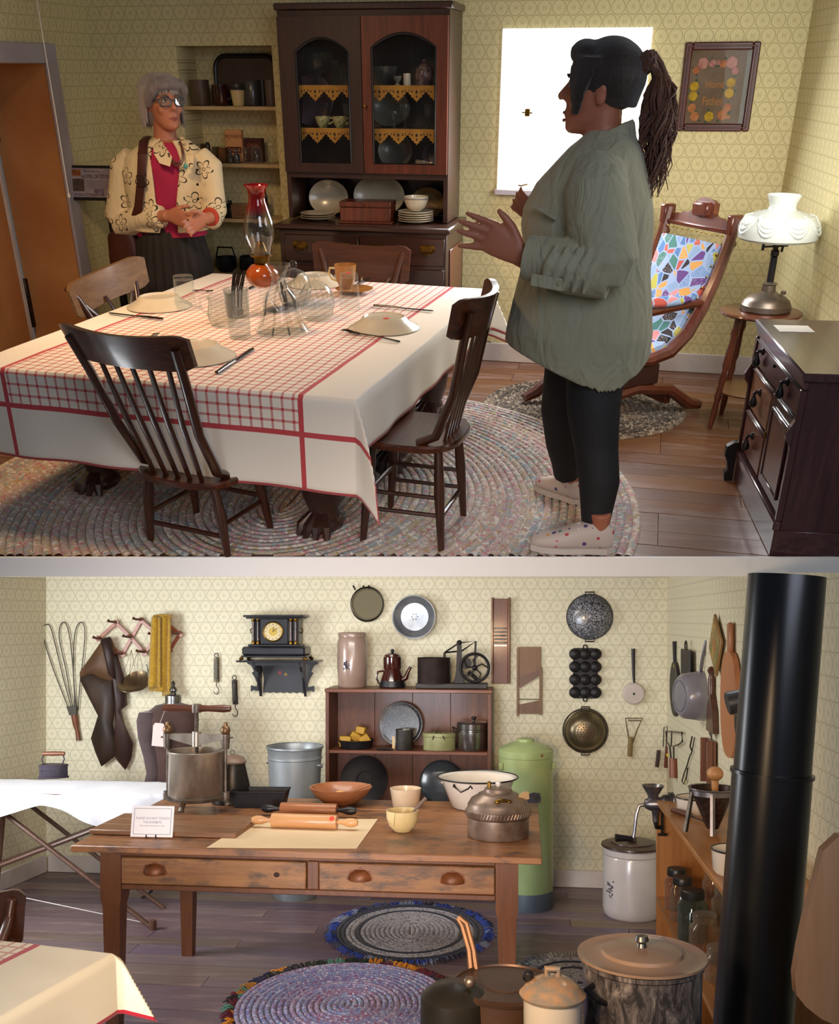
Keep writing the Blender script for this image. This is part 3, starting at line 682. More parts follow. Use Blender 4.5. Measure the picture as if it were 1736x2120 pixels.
up = B().box(HX0, HX0 + .025, UF, HW, .875, 1.93).box(HX1 - .025, HX1, UF, HW, .875, 1.93).box(HX0 + .026, HX1 - .026, HW - .012, HW, .875, 1.93)
up.box(HX0 + .026, HX1 - .026, UF, HW - .013, 1.10, 1.13).box(HX0 - .015, HX1 + .015, UF - .015, HW, 1.931, 1.965, .006).box(HX0 + .026, HX1 - .026, UF, HW - .013, 1.90, 1.93)
part('upper_case', up, dark_wood, h)
for z_ in (1.355, 1.57): part('shelf', B().box(HX0 + .027, HX1 - .027, UF + .035, HW - .014, z_ - .016, z_, .002), dark_wood_x, h)
lo = B().box(HX0 - .01, HX1 + .03, CF + .02, HW, .02, .835, .004)
part('base_case', lo, dark_wood_x, h)
part('counter', B().box(HX0 - .03, HX1 + .05, CF - .01, HW, .836, .868, .008), dark_wood_x, h)
part('side_panel', B().box(HX1 + .031, HX1 + .038, CF + .1, HW - .08, .12, .74, .004), red_wood, h)
def arch_door(x0, x1, z0, z1, gx0, gx1, gz0, gz1, m):
    d = B(); y0, y1 = UF - .028, UF - .001
    M_ = Matrix(((1, 0, 0, 0), (0, 0, 1, 0), (0, 1, 0, 0), (0, 0, 0, 1)))   # (x,z,y) order
    d.prism([(x0, z0), (gx0, z0), (gx0, z1), (x0, z1)], y0, y1, M_).prism([(gx1, z0), (x1, z0), (x1, z1), (gx1, z1)], y0, y1, M_)
    d.prism([(gx0, z0), (gx1, z0), (gx1, gz0), (gx0, gz0)], y0, y1, M_)
    arc = [(gx0 + (gx1 - gx0) * i / 14, gz1 - .065 * (1 - math.sin(PI * i / 14) ** .9)) for i in range(15)]
    d.prism(arc + [(gx1, z1), (gx0, z1)], y0, y1, M_)
    dr = part('door', d, m, h)
    part('pane', B().box(gx0 - .004, gx1 + .004, y1 - .014, y1 - .011, gz0 - .004, gz1 + .0), pane_glass, dr)
    bead = B().tube([(gx0, y0 - .002, gz0)] + [(a_, y0 - .002, b_) for a_, b_ in arc] + [(gx1, y0 - .002, gz0)], .006, 6, closed=True)
    part('bead', bead, black, dr)
    return dr
MX = -1.66
arch_door(HX0 + .004, MX - .002, 1.132, 1.90, -2.035, -1.735, 1.185, 1.80, dark_wood)
d2 = arch_door(MX + .002, HX1 - .004, 1.132, 1.90, -1.60, -1.245, 1.185, 1.82, red_wood)
part('knob', B().lathe([(1e-4, .03), (.008, .028), (.010, .018), (.004, .01), (.004, 0)], 12, T(MX + .02, UF - .029, 1.47) @ RYm), brass, d2)
for k in range(4):
    x0 = HX0 + .03 + k * .245
    if k in (0, 2): continue
for x0, x1 in ((HX0 + .02, -1.665), (-1.655, HX1 + .02)):
    dr = part('drawer', B().box(x0, x1, CF + .006, CF + .0195, .66, .81, .004), dark_wood_x, h)
    dr2 = part('drawer', B().box(x0, x1, CF + .006, CF + .0195, .46, .64, .004), dark_wood_x, h)
    for xx in (x0 + .10, x1 - .10):
        part('pull', B().tube([(xx - .035, CF + .004, .755), (xx - .032, CF - .016, .735), (xx, CF - .02, .725), (xx + .032, CF - .016, .735), (xx + .035, CF + .004, .755)], .005, 6).box(xx - .045, xx + .045, CF + .002, CF + .0055, .735, .775, .002), brass, dr)
    part('door', B().box(x0, x1, CF + .006, CF + .0195, .06, .44, .004), dark_wood_x, h)
# scalloped paper edging along the shelves
edging = plain('paper_edging', '#c08a34', .8, 0, '#a87228', 12)
for z_ in (1.570, 1.355):
    for x0, x1 in ((HX0 + .03, MX - .03), (MX + .03, HX1 - .03)):
        pts = [(x0, 0), ]; n = 4; wd = (x1 - x0) / n; pol = [(x0, .004)]
        for i in range(n):
            a0 = x0 + i * wd
            for u, v in ((0, -.028), (.08, -.030), (.10, -.040), (.20, -.042), (.22, -.054), (.34, -.056), (.36, -.066), (.45, -.068), (.5, -.078), (.55, -.068), (.64, -.066), (.66, -.056), (.78, -.054), (.80, -.042), (.90, -.040), (.92, -.030), (1, -.028)):
                pol.append((a0 + u * wd, v))
        pol.append((x1, .004))
        e = part('shelf_edging', B().prism(pol, 0, .0012, T(0, UF + .033, z_) @ FACE), edging, h, 'ochre scalloped paper edging', ang=0)
        hb = B()
        for i in range(n):
            c_ = x0 + (i + .5) * wd
            for dx, dz, r_ in ((0, -.028, .0075), (-.026, -.026, .005), (.026, -.026, .005), (-.042, -.022, .004), (.042, -.022, .004), (0, -.05, .0055)):
                hb.prism([(c_ + dx - r_, dz), (c_ + dx, dz - r_ * 1.4), (c_ + dx + r_, dz), (c_ + dx, dz + r_ * 1.4)], .0013, .0018, T(0, UF + .033, z_) @ FACE)
        part('cutout', hb, black, e, ang=0)
# ------------------------------------------------------------------ crockery in and on the hutch
def hp(px, y, z): p = at(px, 250, y=y); q = CAM[1].inverted() @ p; return p
def hx(px, py, y, z):
    p = at(px, py, y=y); return Vector((p.x, y, z))
def stand_plate(px, py, y, z, rx, rz_, label, m, cat='plate', tilt=.16, name='plate', rim=True):
    p = hx(px, py, y, z); t = thing(name, label, cat, (p.x, p.y, z + .001), rot=(-tilt, 0, 0))
    M_ = T(0, 0, rz_) @ RYm @ Matrix.Diagonal((rx, rz_, 1, 1))
    part('dish', B().lathe([(1e-4, 0), (.62, .001), (.70, .009), (.97, .020), (1, .023), (.98, .026), (.72, .015), (.62, .007), (1e-4, .006)], 40, M_), m, t)
    return t
pink_china = plain('pink_china', '#8d7a80', .25, 0, '#6e3f4a', 9, coat=.3)
grey_china = plain('grey_china', '#77736c', .3, 0, '#6a665e', 6, coat=.2)
stand_plate(645, 225, 6.17, 1.3565, .135, .135, 'pink bordered plate standing on the middle shelf behind glass', pink_china)
stand_plate(806, 225, 6.17, 1.3565, .12, .10, 'grey green plate standing on the middle shelf of the right door', grey_china)
stand_plate(818, 300, 6.17, 1.1315, .105, .10, 'tall grey platter standing at the bottom behind the right door', grey_china, 'platter', name='platter')
stand_plate(905, 295, 6.17, 1.1315, .09, .075, 'small mauve plate standing behind the gravy boat', pink_china)
stand_plate(680, 410, 6.12, .869, .125, .10, 'scalloped oval platter standing on the hutch counter behind the plates', china_dim, 'platter', name='platter')
stand_plate(784, 405, 6.15, .869, .16, .115, 'large oval platter standing behind the wooden box', china_dim, 'platter', name='platter')
stand_plate(885, 430, 6.12, .869, .105, .085, 'tan oval platter standing behind the white bowl', plain('tan_platter', '#80623c', .3, 0, '#6f5331', 5), 'platter', name='platter')
def vessel(name, px, py, y, z, prof, m, label, cat, n=24, sx=1, handle=None, hm=None, lid=None, lm=None, knob=None, group=None, wall=.003, rz=0, flute=0, nf=0):
    p = hx(px, py, y, z); t = thing(name, label, cat, (p.x, p.y, z + .0008), rz, group)
    part('body', B().lathe(hollow(prof, wall), n, sx=sx, flute=flute, nf=nf), m, t)
    if handle: part('handle', B().tube(handle, .005, 8), hm or m, t)
    if lid: 
        l_ = part('lid', B().lathe(lid, n, sx=sx), lm or m, t)
        if knob: part('knob', B().ell(knob[:3], knob[3], 12, 8), lm or m, l_)
    return t
CUP = [(1e-4, 0), (.022, 0), (.024, .006), (.036, .02), (.043, .045), (.046, .058)]
cup_m = plain('sprigged_china', '#c9c08e', .25, 0, '#7f8a4a', 28, lo=.55, hi=.62, coat=.4)
for px, lab in ((668, 'cream teacup with green sprigs beside the pink plate'), (703, 'cream teacup with green sprigs near the door stile')):
    vessel('teacup', px, 250, 6.03, 1.356, CUP, cup_m, lab, 'cup', handle=[(.042, 0, .048), (.062, 0, .05), (.066, 0, .032), (.036, 0, .018)])
vessel('cake_stand', 658, 140, 6.08, 1.571, [(1e-4, 0), (.045, 0), (.02, .03), (.018, .06), (.07, .075), (.085, .10), (.088, .16), (.06, .19)], clear, 'glass cake stand with a domed bowl on the top shelf', 'cake stand')
for px, r_, h_, lab in ((693, .024, .125, 'tall narrow glass on the top shelf beside the cake stand'), (716, .024, .085, 'short glass at the edge of the left door')):
    vessel('drinking_glass', px, 140, 6.05, 1.571, [(1e-4, 0), (r_ * .8, 0), (r_, h_)], clear, lab, 'glass')
vessel('glass_bowl', 797, 140, 6.08, 1.571, [(1e-4, 0), (.035, 0), (.05, .03), (.068, .095)], cut_glass, 'cut glass bowl on the top shelf of the right door', 'bowl', flute=.04, nf=12)
vessel('egg_cup', 822, 150, 6.0, 1.571, [(1e-4, 0), (.02, 0), (.008, .014), (.022, .03), (.026, .048)], plain('blue_china', '#3d4f5e', .3, 0, '#a89a7c', 25), 'small blue egg cup beside the cut glass bowl', 'egg cup')
vessel('spice_jar', 842, 150, 5.99, 1.571, [(1e-4, 0), (.019, 0), (.02, .006), (.02, .055)], china, 'small white ribbed jar on the top shelf', 'jar', flute=.03, nf=12, lid=[(1e-4, .062), (.021, .06), (.021, .054)])
vessel('sugar_bowl', 878, 150, 6.05, 1.571, [(1e-4, 0), (.04, 0), (.05, .012), (.053, .05), (.048, .075)], plain('floral_china', '#a08b7e', .3, 0, '#6b4a56', 30, lo=.45, hi=.55), 'floral lidded sugar bowl with a square knob', 'sugar bowl', lid=[(.05, .076), (.04, .092), (.018, .108), (1e-4, .11)], knob=(0, 0, .12, .012))
vessel('drinking_glass', 902, 150, 6.0, 1.571, [(1e-4, 0), (.02, 0), (.024, .05)], clear, 'little glass beside the floral sugar bowl', 'glass')
GOB = [(1e-4, 0), (.026, 0), (.006, .01), (.005, .045), (.022, .06), (.03, .10), (.028, .125)]
for px, z, lab in ((676, 1.356, 'stemmed glass behind the left sprigged teacup'), (720, 1.356, 'stemmed glass at the right edge of the left door'), (838, 1.356, 'stemmed glass before the grey green plate'), (888, 1.356, 'stemmed glass at the right of the middle shelf'), (815, 1.356, 'squat stemmed glass in front of the plate rim')):
    vessel('wine_glass', px, 225, 6.1 if px in (676,) else 6.02, z, GOB if px != 815 else [(r * 1.1, q * .7) for r, q in GOB], clear, lab, 'wine glass')
# gravy boat
p = hx(880, 320, 6.02, 1.1315); t = thing('gravy_boat', 'cream gravy boat with a long pouring lip behind the right door', 'gravy boat', p)
bo = B(); bo.loft([[Vector((x_ + (.02 if z_ > .03 else 0), y_, z_ + (.014 * (-x_ / .07) if z_ > .03 and x_ < 0 else 0))) for x_, y_ in [(a.x, a.y) for a in ring((0, 0, 0), rx, ry, 24)]] for rx, ry, z_ in ((.035, .022, 0), (.04, .025, .006), (.06, .033, .03), (.078, .038, .05), (.073, .034, .051), (.05, .026, .02))])
part('body', bo, china_dim, t); part('handle', B().tube([(.085, 0, .048), (.115, 0, .055), (.11, 0, .025), (.06, 0, .012)], .006, 8), china_dim, t)
for px, m_, lab in ((788, plain('blue_white_china', '#8f97a0', .3, 0, '#5b6a80', 20), 'small blue and white dish lying at the bottom behind glass'), (812, plain('yellow_dish', '#a09a3a', .3), 'small yellow rimmed dish lying beside the blue one')):
    p = hx(px, 330, 5.99, 1.1315); solo('dish', B().lathe([(1e-4, .002), (.02, .002), (.034, .012), (.036, .014), (.033, .015), (.02, .006), (1e-4, .006)], 24), m_, lab, 'dish', p)
# plate stacks and box on the counter
def stack(px, py, n, r, label, grp, m, y=5.92, dz=.012):
    p = hx(px, py, y, .8685)
    for k in range(n):
        lb = label if 0 < k < n - 1 else (f'topmost of the {grp}' if k else f'bottom of the {grp}')
        solo('plate', B().lathe([(1e-4, 0), (r * .5, 0), (r * .62, .006), (r * .97, .014), (r, .017), (r * .97, .019), (r * .62, .010), (1e-4, .006)], 36), m, lb, 'plate', (p.x + .002 * (k % 2), p.y, p.z + k * dz), 0, grp)
stack(658, 450, 3, .105, 'middle plate of the low stack beside the wooden box', 'low plate stack left of the wooden box', china_dim)
stack(860, 458, 5, .105, 'middle plate of the stack under the white bowl', 'plate stack under the white bowl', china)
p = hx(861, 432, 5.92, .8685 + 5 * .012 + .006)
t = thing('bowl', 'white footed bowl with a grey band standing on the plate stack', 'bowl', p)
part('body', B().lathe(hollow([(1e-4, 0), (.03, 0), (.034, .006), (.055, .02), (.068, .05), (.072, .078)], .004), 36), china, t); part('band', B().lathe([(.0716, .064), (.0724, .066), (.0726, .068), (.0722, .07)], 36, cap=False), plain('grey_band', '#777777', .4), t)
p = hx(757, 450, 5.84, .8685); t = thing('wooden_box', 'red brown wooden chest box standing between the plate stacks', 'box', (p.x, p.y + .05, p.z), math.radians(2))
part('body', B().box(-.15, .15, -.075, .075, .012, .086, .003), red_wood, t); part('plinth', B().box(-.16, .16, -.083, .083, 0, .0115, .003), red_wood, t)
part('lid', B().box(-.152, .152, -.077, .077, .088, .118, .003), red_wood, t); part('lock', B().cyl(.006, 0, .004, 12, T(0, -.0775, .098) @ RYm), brass, t)
# ================================================================== niche contents
def nv(px, y, z): return hx(px, 250, y, z)
def npx(px, z, y=6.36):
    # x on the niche shelf seen at image column px at height z
    lo_, hi_ = NX0, NX1
    inv = CAM[1].inverted()
    for _ in range(30):
        m_ = (lo_ + hi_) / 2; q = inv @ Vector((m_, y, z)); c_ = CX + FPX * q.x / -q.z
        if c_ < px: lo_ = m_
        else: hi_ = m_
    return m_
def jar(name, px, z, prof, m, label, cat, y=6.36, **k):
    t = thing(name, label, cat, (npx(px, z, y), y, z + .001)); part('body', B().lathe(hollow(prof, k.get('wall', .004)), 24), m, t)
    if 'lid' in k: part('lid', B().lathe(k['lid'], 24), k.get('lm', m), t)
    if 'handle' in k: part('handle', B().tube(k['handle'], .006, 8), m, t)
    return t
stone = plain('stoneware', '#5e4c3e', .4, 0, '#4b3b30', 8, coat=.2)
brownglaze = plain('brown_glaze', '#2a100f', .15, 0, '#3c1a14', 8, coat=.6)
greyglaze = plain('grey_glaze', '#3b3a38', .35, 0, '#2c2b2a', 9, coat=.3)
jar('crock', 417, 1.456, [(1e-4, 0), (.055, 0), (.058, .01), (.058, .13), (.06, .14)], stone, 'plain brown stoneware crock on the top niche shelf', 'crock')
t = jar('mug', 458, 1.456, [(1e-4, 0), (.045, 0), (.05, .008), (.05, .115)], brownglaze, 'dark brown glazed jug with ribbed highlights beside the crock', 'jug', handle=[(.048, 0, .10), (.08, 0, .1), (.08, 0, .05), (.048, 0, .03)])
jar('beaker', 494, 1.456, [(1e-4, 0), (.034, 0), (.046, .085)], cream_china, 'cream tapered beaker with a dark rim on the top niche shelf', 'beaker', y=6.33, lid=[(1e-4, .12), (.03, .118), (.034, .10), (.047, .09), (.047, .085)], lm=greyglaze)
jar('stone_jug', 524, 1.456, [(1e-4, 0), (.05, 0), (.053, .01), (.05, .12), (.042, .135)], greyglaze, 'dark grey stone jug beside the cream beaker', 'jug', handle=[(-.045, 0, .12), (-.08, 0, .115), (-.08, 0, .06), (-.05, 0, .04)])
jar('black_jar', 546, 1.456, [(1e-4, 0), (.028, 0), (.03, .14)], black, 'narrow black jar next to the grey jug', 'jar', y=6.40)
jar('brown_jar', 562, 1.456, [(1e-4, 0), (.034, 0), (.036, .14)], stone, 'rusty brown jar at the end of the top niche shelf', 'jar', y=6.34)
tx = npx(510, 1.56, 6.5)
tray = thing('metal_tray', 'large round cornered black rimmed tray standing at the back of the niche', 'tray', (tx, 6.49, 1.456), rot=(-.08, 0, 0))
outl = [(-.20, .0)] + [(-.20 + .07 * (1 - math.cos(a_)), .20 + .07 * math.sin(a_)) for a_ in [i * PI / 12 for i in range(7)]] + [(.20 - .07 * (1 - math.cos(a_)), .20 + .07 * math.sin(a_)) for a_ in [PI / 2 - i * PI / 12 for i in range(7)]] + [(.20, .0)]
part('rim', B().tube([(x_, 0, z_) for x_, z_ in outl], .015, 8, closed=True), black, tray); part('base', B().prism(outl, 0, .004, FACE), plain('tray_brown', '#4a3328', .5, 0, '#3a261d', 5), tray)
for px, y, w_, h_, m_, lab in ((428, 6.42, .05, .10, '#5a3c20', 'small brown packet at the back of the second niche shelf'), (449, 6.40, .035, .085, '#6d5a33', 'little khaki packet beside the blue bottle'), (463, 6.34, .05, .085, '#8a541c', 'ochre carton beside the blue bottle')):
    solo('carton', B().box(-w_ / 2, w_ / 2, -.02, .02, 0, h_, .002), plain('carton_' + m_[1:], m_, .7, 0, '#3d2716', 10), lab, 'carton', (npx(px, 1.136, y), y, 1.1365))
BOT = [(1e-4, 0), (.022, 0), (.024, .006), (.024, .055), (.010, .075), (.009, .10), (.012, .104)]
jar('bottle', 433, 1.136, BOT, glass('blue_bottle_glass', '#33475a', .8, .03, .1), 'dark blue bottle on the second niche shelf', 'bottle', y=6.31, lid=[(1e-4, .118), (.012, .116), (.012, .10)], lm=black)
jar('bottle', 491, 1.136, [(r * .8, z * .8) for r, z in BOT], glass('green_bottle_glass', '#1f4a2a', .8, .03, .12), 'small green bottle under the packet sign', 'bottle', y=6.31)
jar('bottle', 478, 1.136, [(r * .8, z * .7) for r, z in BOT], glass('brown_bottle_glass', '#5a2f17', .8, .03, .12), 'little brown bottle under the packet sign', 'bottle', y=6.31)
jar('drinking_glass', 509, 1.136, [(1e-4, 0), (.022, 0), (.026, .09)], clear, 'clear tumbler on the second niche shelf by the green bottle', 'glass', y=6.32)
jar('preserving_jar', 532, 1.136, [(1e-4, 0), (.036, 0), (.038, .01), (.038, .075), (.026, .092), (.026, .10)], clear, 'squat clear preserving jar on the second niche shelf', 'jar', y=6.32)
jar('preserving_jar', 563, 1.136, [(1e-4, 0), (.03, 0), (.032, .01), (.032, .13), (.022, .145), (.022, .155)], clear, 'tall clear jar at the end of the second niche shelf', 'jar', y=6.32)
pk = thing('oat_packet', 'orange packet with brown lettering leaning above the green bottle', 'packet', (npx(486, 1.2, 6.4), 6.40, 1.137), rot=(-.06, 0, .02))
part('carton', B().box(-.056, .056, -.016, .016, 0, .185, .003), plain('packet_orange', '#dba06c', .75, 0, '#c98a55', 6), pk)
ink = plain('brown_ink', '#5a1a10', .8)
part('band', B().box(-.05, .05, -.0168, -.0161, .052, .086), ink, pk, ang=0)
text('print', "MOTHER'S", .030, ink, pk, T(0, -.0162, .135) @ FACE, .0003, align='CENTER', sx=.78); text('print', 'CHINA', .030, plain('packet_paper', '#d6a878', .8), pk, T(0, -.0169, .058) @ FACE, .0003, align='CENTER', sx=.9)
t = thing('carton', 'dark red printed carton beside the orange packet', 'carton', (npx(527, 1.2, 6.45), 6.45, 1.1365)); part('box', B().box(-.06, .06, -.025, .025, 0, .135, .002), plain('carton_red', '#4e1a12', .7, 0, '#3a140e', 8), t); text('print', 'OATS', .03, plain('carton_ink', '#a05a30', .8), t, T(0, -.0252, .085) @ FACE, .0003, align='CENTER')
# third and lowest shelf
jar('lidded_pot', 478, .811, [(1e-4, 0), (.05, 0), (.06, .02), (.06, .06)], black, 'dark lidded pot on the third niche shelf', 'pot', lid=[(.064, .06), (.05, .075), (.015, .085), (.012, .1), (1e-4, .102)])
solo('wooden_box', B().box(-.07, .07, -.05, .05, 0, .085, .004), oak, 'small brown wooden box on the third niche shelf', 'box', (npx(505, .85, 6.34), 6.34, .8115))
jar('kettle', 540, .811, [(1e-4, 0), (.055, 0), (.06, .02), (.05, .10), (.03, .13)], iron, 'black iron kettle on the third niche shelf', 'kettle', y=6.42, handle=[(-.05, 0, .1), (-.04, 0, .17), (.04, 0, .17), (.05, 0, .1)])
jar('iron_pot', 470, .471, [(1e-4, 0), (.05, 0), (.07, .03), (.07, .09)], iron, 'black iron pot on the lowest niche shelf', 'pot', handle=[(-.07, 0, .08), (-.05, 0, .15), (.05, 0, .15), (.07, 0, .08)])
jar('iron_pot', 520, .471, [(1e-4, 0), (.06, 0), (.075, .03), (.07, .10)], iron, 'wider black iron pot behind the lamp on the lowest niche shelf', 'pot')
# ================================================================== picture, sign, cord
pc = thing('framed_picture', 'framed embroidery of roses around gold lettering on the back wall', 'picture', (.255, WB - .002, 1.565), rot=(0, math.radians(-.3), 0))
fw, fh = .195, .215
fm = wood('frame_wood', '#3a130d', '#551d12', .5, 0, 1, .05)
for x0, x1, z0, z1 in ((-fw, -fw + .038, -fh, fh), (fw - .038, fw, -fh, fh), (-fw + .0385, fw - .0385, fh - .038, fh), (-fw + .0385, fw - .0385, -fh, -fh + .038)):
    rl = part('frame_rail', B().box(x0, x1, -.026, 0, z0, z1, .006), fm, pc)
    cx_, cz_ = (x0 + x1) / 2, (z0 + z1) / 2
    if x1 - x0 < z1 - z0: part('bead', B().box(cx_ - .004, cx_ + .004, -.032, -.0265, z0 + .02, z1 - .02, .002), fm, rl)
    else: part('bead', B().box(x0 - .02, x1 + .02, -.032, -.0265, cz_ - .004, cz_ + .004, .002), fm, rl)
part('backing', B().box(-fw + .036, fw - .036, -.008, -.004, -fh + .036, fh - .036), plain('perforated_card', '#8a7362', .8, 0, '#74604a', 7), pc)
part('mat_strip', B().box(fw - .062, fw - .0365, -.0095, -.0082, -fh + .037, fh - .037), plain('faded_card', '#8f908c', .8), pc)
rose_cols = {'p': plain('rose_pink', '#d59c92', .8, 0, '#b8716b', 40), 'o': plain('rose_orange', '#cf8a55', .8, 0, '#b0643a', 40), 'y': plain('rose_yellow', '#d9b431', .8, 0, '#b8901f', 40)}
leaf_m = plain('leaf_green', '#50674a', .8, 0, '#3d5240', 20)
def rose(x, z, r, c):
    b_ = B()
    for k in range(6):
        a_ = k * PI / 3 + x * 9
        b_.lathe([(1e-4, .0026), (r * .52, .0018), (r * .58, 0)], 10, T(x + r * .5 * math.cos(a_), -.0085, z + r * .5 * math.sin(a_)) @ RYm)
    b_.lathe([(1e-4, .004), (r * .45, .003), (r * .5, 0)], 10, T(x, -.0088, z) @ RYm)
    part('rose', b_, rose_cols[c], pc)
    for s_ in (-1, 1):
        a_ = x * 31 + z * 17 + s_ * 1.2
        lf = [(x + r * (1.0 + .8 * u) * math.cos(a_) - v * r * .35 * math.sin(a_), z + r * (1.0 + .8 * u) * math.sin(a_) + v * r * .35 * math.cos(a_)) for u, v in ((0, 0), (.4, .9), (1, 0), (.4, -.9))]
        part('leaf', B().prism(lf, 0, .001, T(0, -.0083, 0) @ FACE), leaf_m, pc, ang=0)
for x, z, r, c in ((-.085, .115, .027, 'p'), (-.035, .115, .018, 'p'), (-.005, .118, .011, 'p'), (.022, .112, .019, 'o'), (.066, .118, .028, 'p'), (.088, .078, .018, 'p'), (-.118, .082, .018, 'o'), (.075, .022, .023, 'y'), (.072, -.028, .024, 'y'), (-.118, .005, .023, 'y'), (-.118, -.042, .023, 'y'), (-.118, -.10, .022, 'o'), (-.098, -.142, .024, 'o'), (-.02, -.142, .024, 'y'), (.05, -.135, .025, 'o'), (.072, -.098, .021, 'o'), (.085, -.145, .010, 'o')): rose(x - .008, z, r, c)
gold = plain('gold_thread', '#c07a2c', .6)
text('lettering', 'Home', .052, gold, pc, T(-.015, -.0082, -.002) @ FACE, .0006, align='CENTER', sx=.8); text('lettering', 'Father', .060, gold, pc, T(-.018, -.0082, -.086) @ FACE, .0006, align='CENTER', sx=.72)
part('glass', B().box(-fw + .0371, fw - .037, -.0165, -.0155, -fh + .037, fh - .037), pic_glass, pc)
# information panel on a black post
sp = at(192, 380, y=5.80)
sg = thing('information_panel', 'black framed information panel on a dark post behind the woman', 'sign', (sp.x, 5.80, 0), math.radians(4))
SM = T(0, 0, sp.z) @ Rx(math.radians(-12))
part('frame', B().box(-.145, .165, -.008, .012, -.095, .10, .004, SM), black, sg)
part('post', B().box(.055, .095, .014, .05, 0, sp.z + .02, .003), black, sg); part('foot', B().box(-.06, .2, -.08, .14, 0, .012, .003), black, sg)
part('sheet', B().box(-.128, .150, -.0105, -.0085, -.078, .083, 0, SM), plain('sign_sheet', '#a59aa5', .7, 0, '#8d8291', 14), sg)
ink2 = plain('sign_ink', '#1d1a1e', .8)
text('title', 'HOME OF STORM', .030, ink2, sg, SM @ T(-.066, -.0108, .028) @ FACE, .0003, sx=.86); text('caption', 'ORIGINAL KITCHEN', .024, ink2, sg, SM @ T(-.123, -.0108, -.072) @ FACE, .0003, sx=.62); text('caption', 'This is a family', .018, ink2, sg, SM @ T(-.055, -.0108, .062) @ FACE, .0003)
part('photo', B().box(-.124, -.068, -.0112, -.0107, .040, .076, 0, SM), plain('photo_amber', '#a0612d', .7, 0, '#6d3a18', 40), sg); part('photo', B().box(-.124, -.05, -.0112, -.0107, -.045, .025, 0, SM), plain('photo_dark', '#3c3029', .7, 0, '#5b4a3f', 30), sg); part('photo', B().box(.01, .075, -.0112, -.0107, -.07, -.03, 0, SM), plain('photo_violet', '#5d5168', .7, 0, '#8d8298', 60), sg)
for k in range(6): part('text_line', B().box(-.035, .14, -.0111, -.0107, .012 - k * .008, .0145 - k * .008, 0, SM), plain('line_grey', '#6c6470', .8), sg, ang=0)
# pull cord by the door
c0 = at(112, 220, y=5.15)
pcz = at(125, 405, y=5.15).z
t = thing('pull_cord', 'thin white pull cord with a small knob hanging before the doorway', 'pull cord', (c0.x, 5.15, 0))
part('cord', B().tube([(0, 0, 2.4), (.001, 0, pcz + .3), (0, 0, pcz + .012)], .0028, 6), white_paint, t); part('knob', B().lathe([(1e-4, .016), (.004, .014), (.009, -.002), (.007, -.008), (1e-4, -.008)], 12, T(0, 0, pcz)), white_paint, t)
# bits along the walls
bp = at(28, 702, z=0); t = thing('backpack', 'small red and black bag standing on the floor by the door', 'bag', (bp.x - .05, bp.y, 0))
part('body', B().loft([[Vector((p_.x, p_.y, z_)) for p_ in ring((0, 0, 0), rx, .09, 18, None, 3)] for z_, rx in ((.0, .11), (.02, .13), (.14, .13), (.20, .12))]), black, t); part('flap', B().loft([[Vector((p_.x, p_.y, z_)) for p_ in ring((0, 0, 0), rx, ry, 18, None, 3)] for z_, rx, ry in ((.165, .128, .098), (.25, .115, .09), (.31, .07, .06), (.33, .02, .02))]), plain('red_nylon', '#7a1d14', .6), t)
f0 = at(973, 742, z=0); t = thing('toy_bat', 'slim stick with red tip and teal end leaning at the baseboard behind the chair', 'stick', (f0.x, 6.18, 0), rot=(-.25, .06, 0))
part('tip', B().cyl(.016, 0, .05, 12), plain('toy_red', '#c2201c', .4), t); part('shaft', B().cyl(.012, .051, .19, 12), plain('toy_mauve', '#8a5a72', .4), t); part('end', B().cyl(.014, .191, .24, 12), plain('toy_teal', '#4f9a86', .4), t)
solo('cable', B().tube([at(988, 703, y=WB - .008), at(1015, 708, y=WB - .008), at(1022, 718, y=WB - .01), at(1075, 724, y=WB - .01)], .004, 6), plain('cable_brown', '#5f4a2a', .6), 'thin brown cable clipped above the baseboard', 'cable')
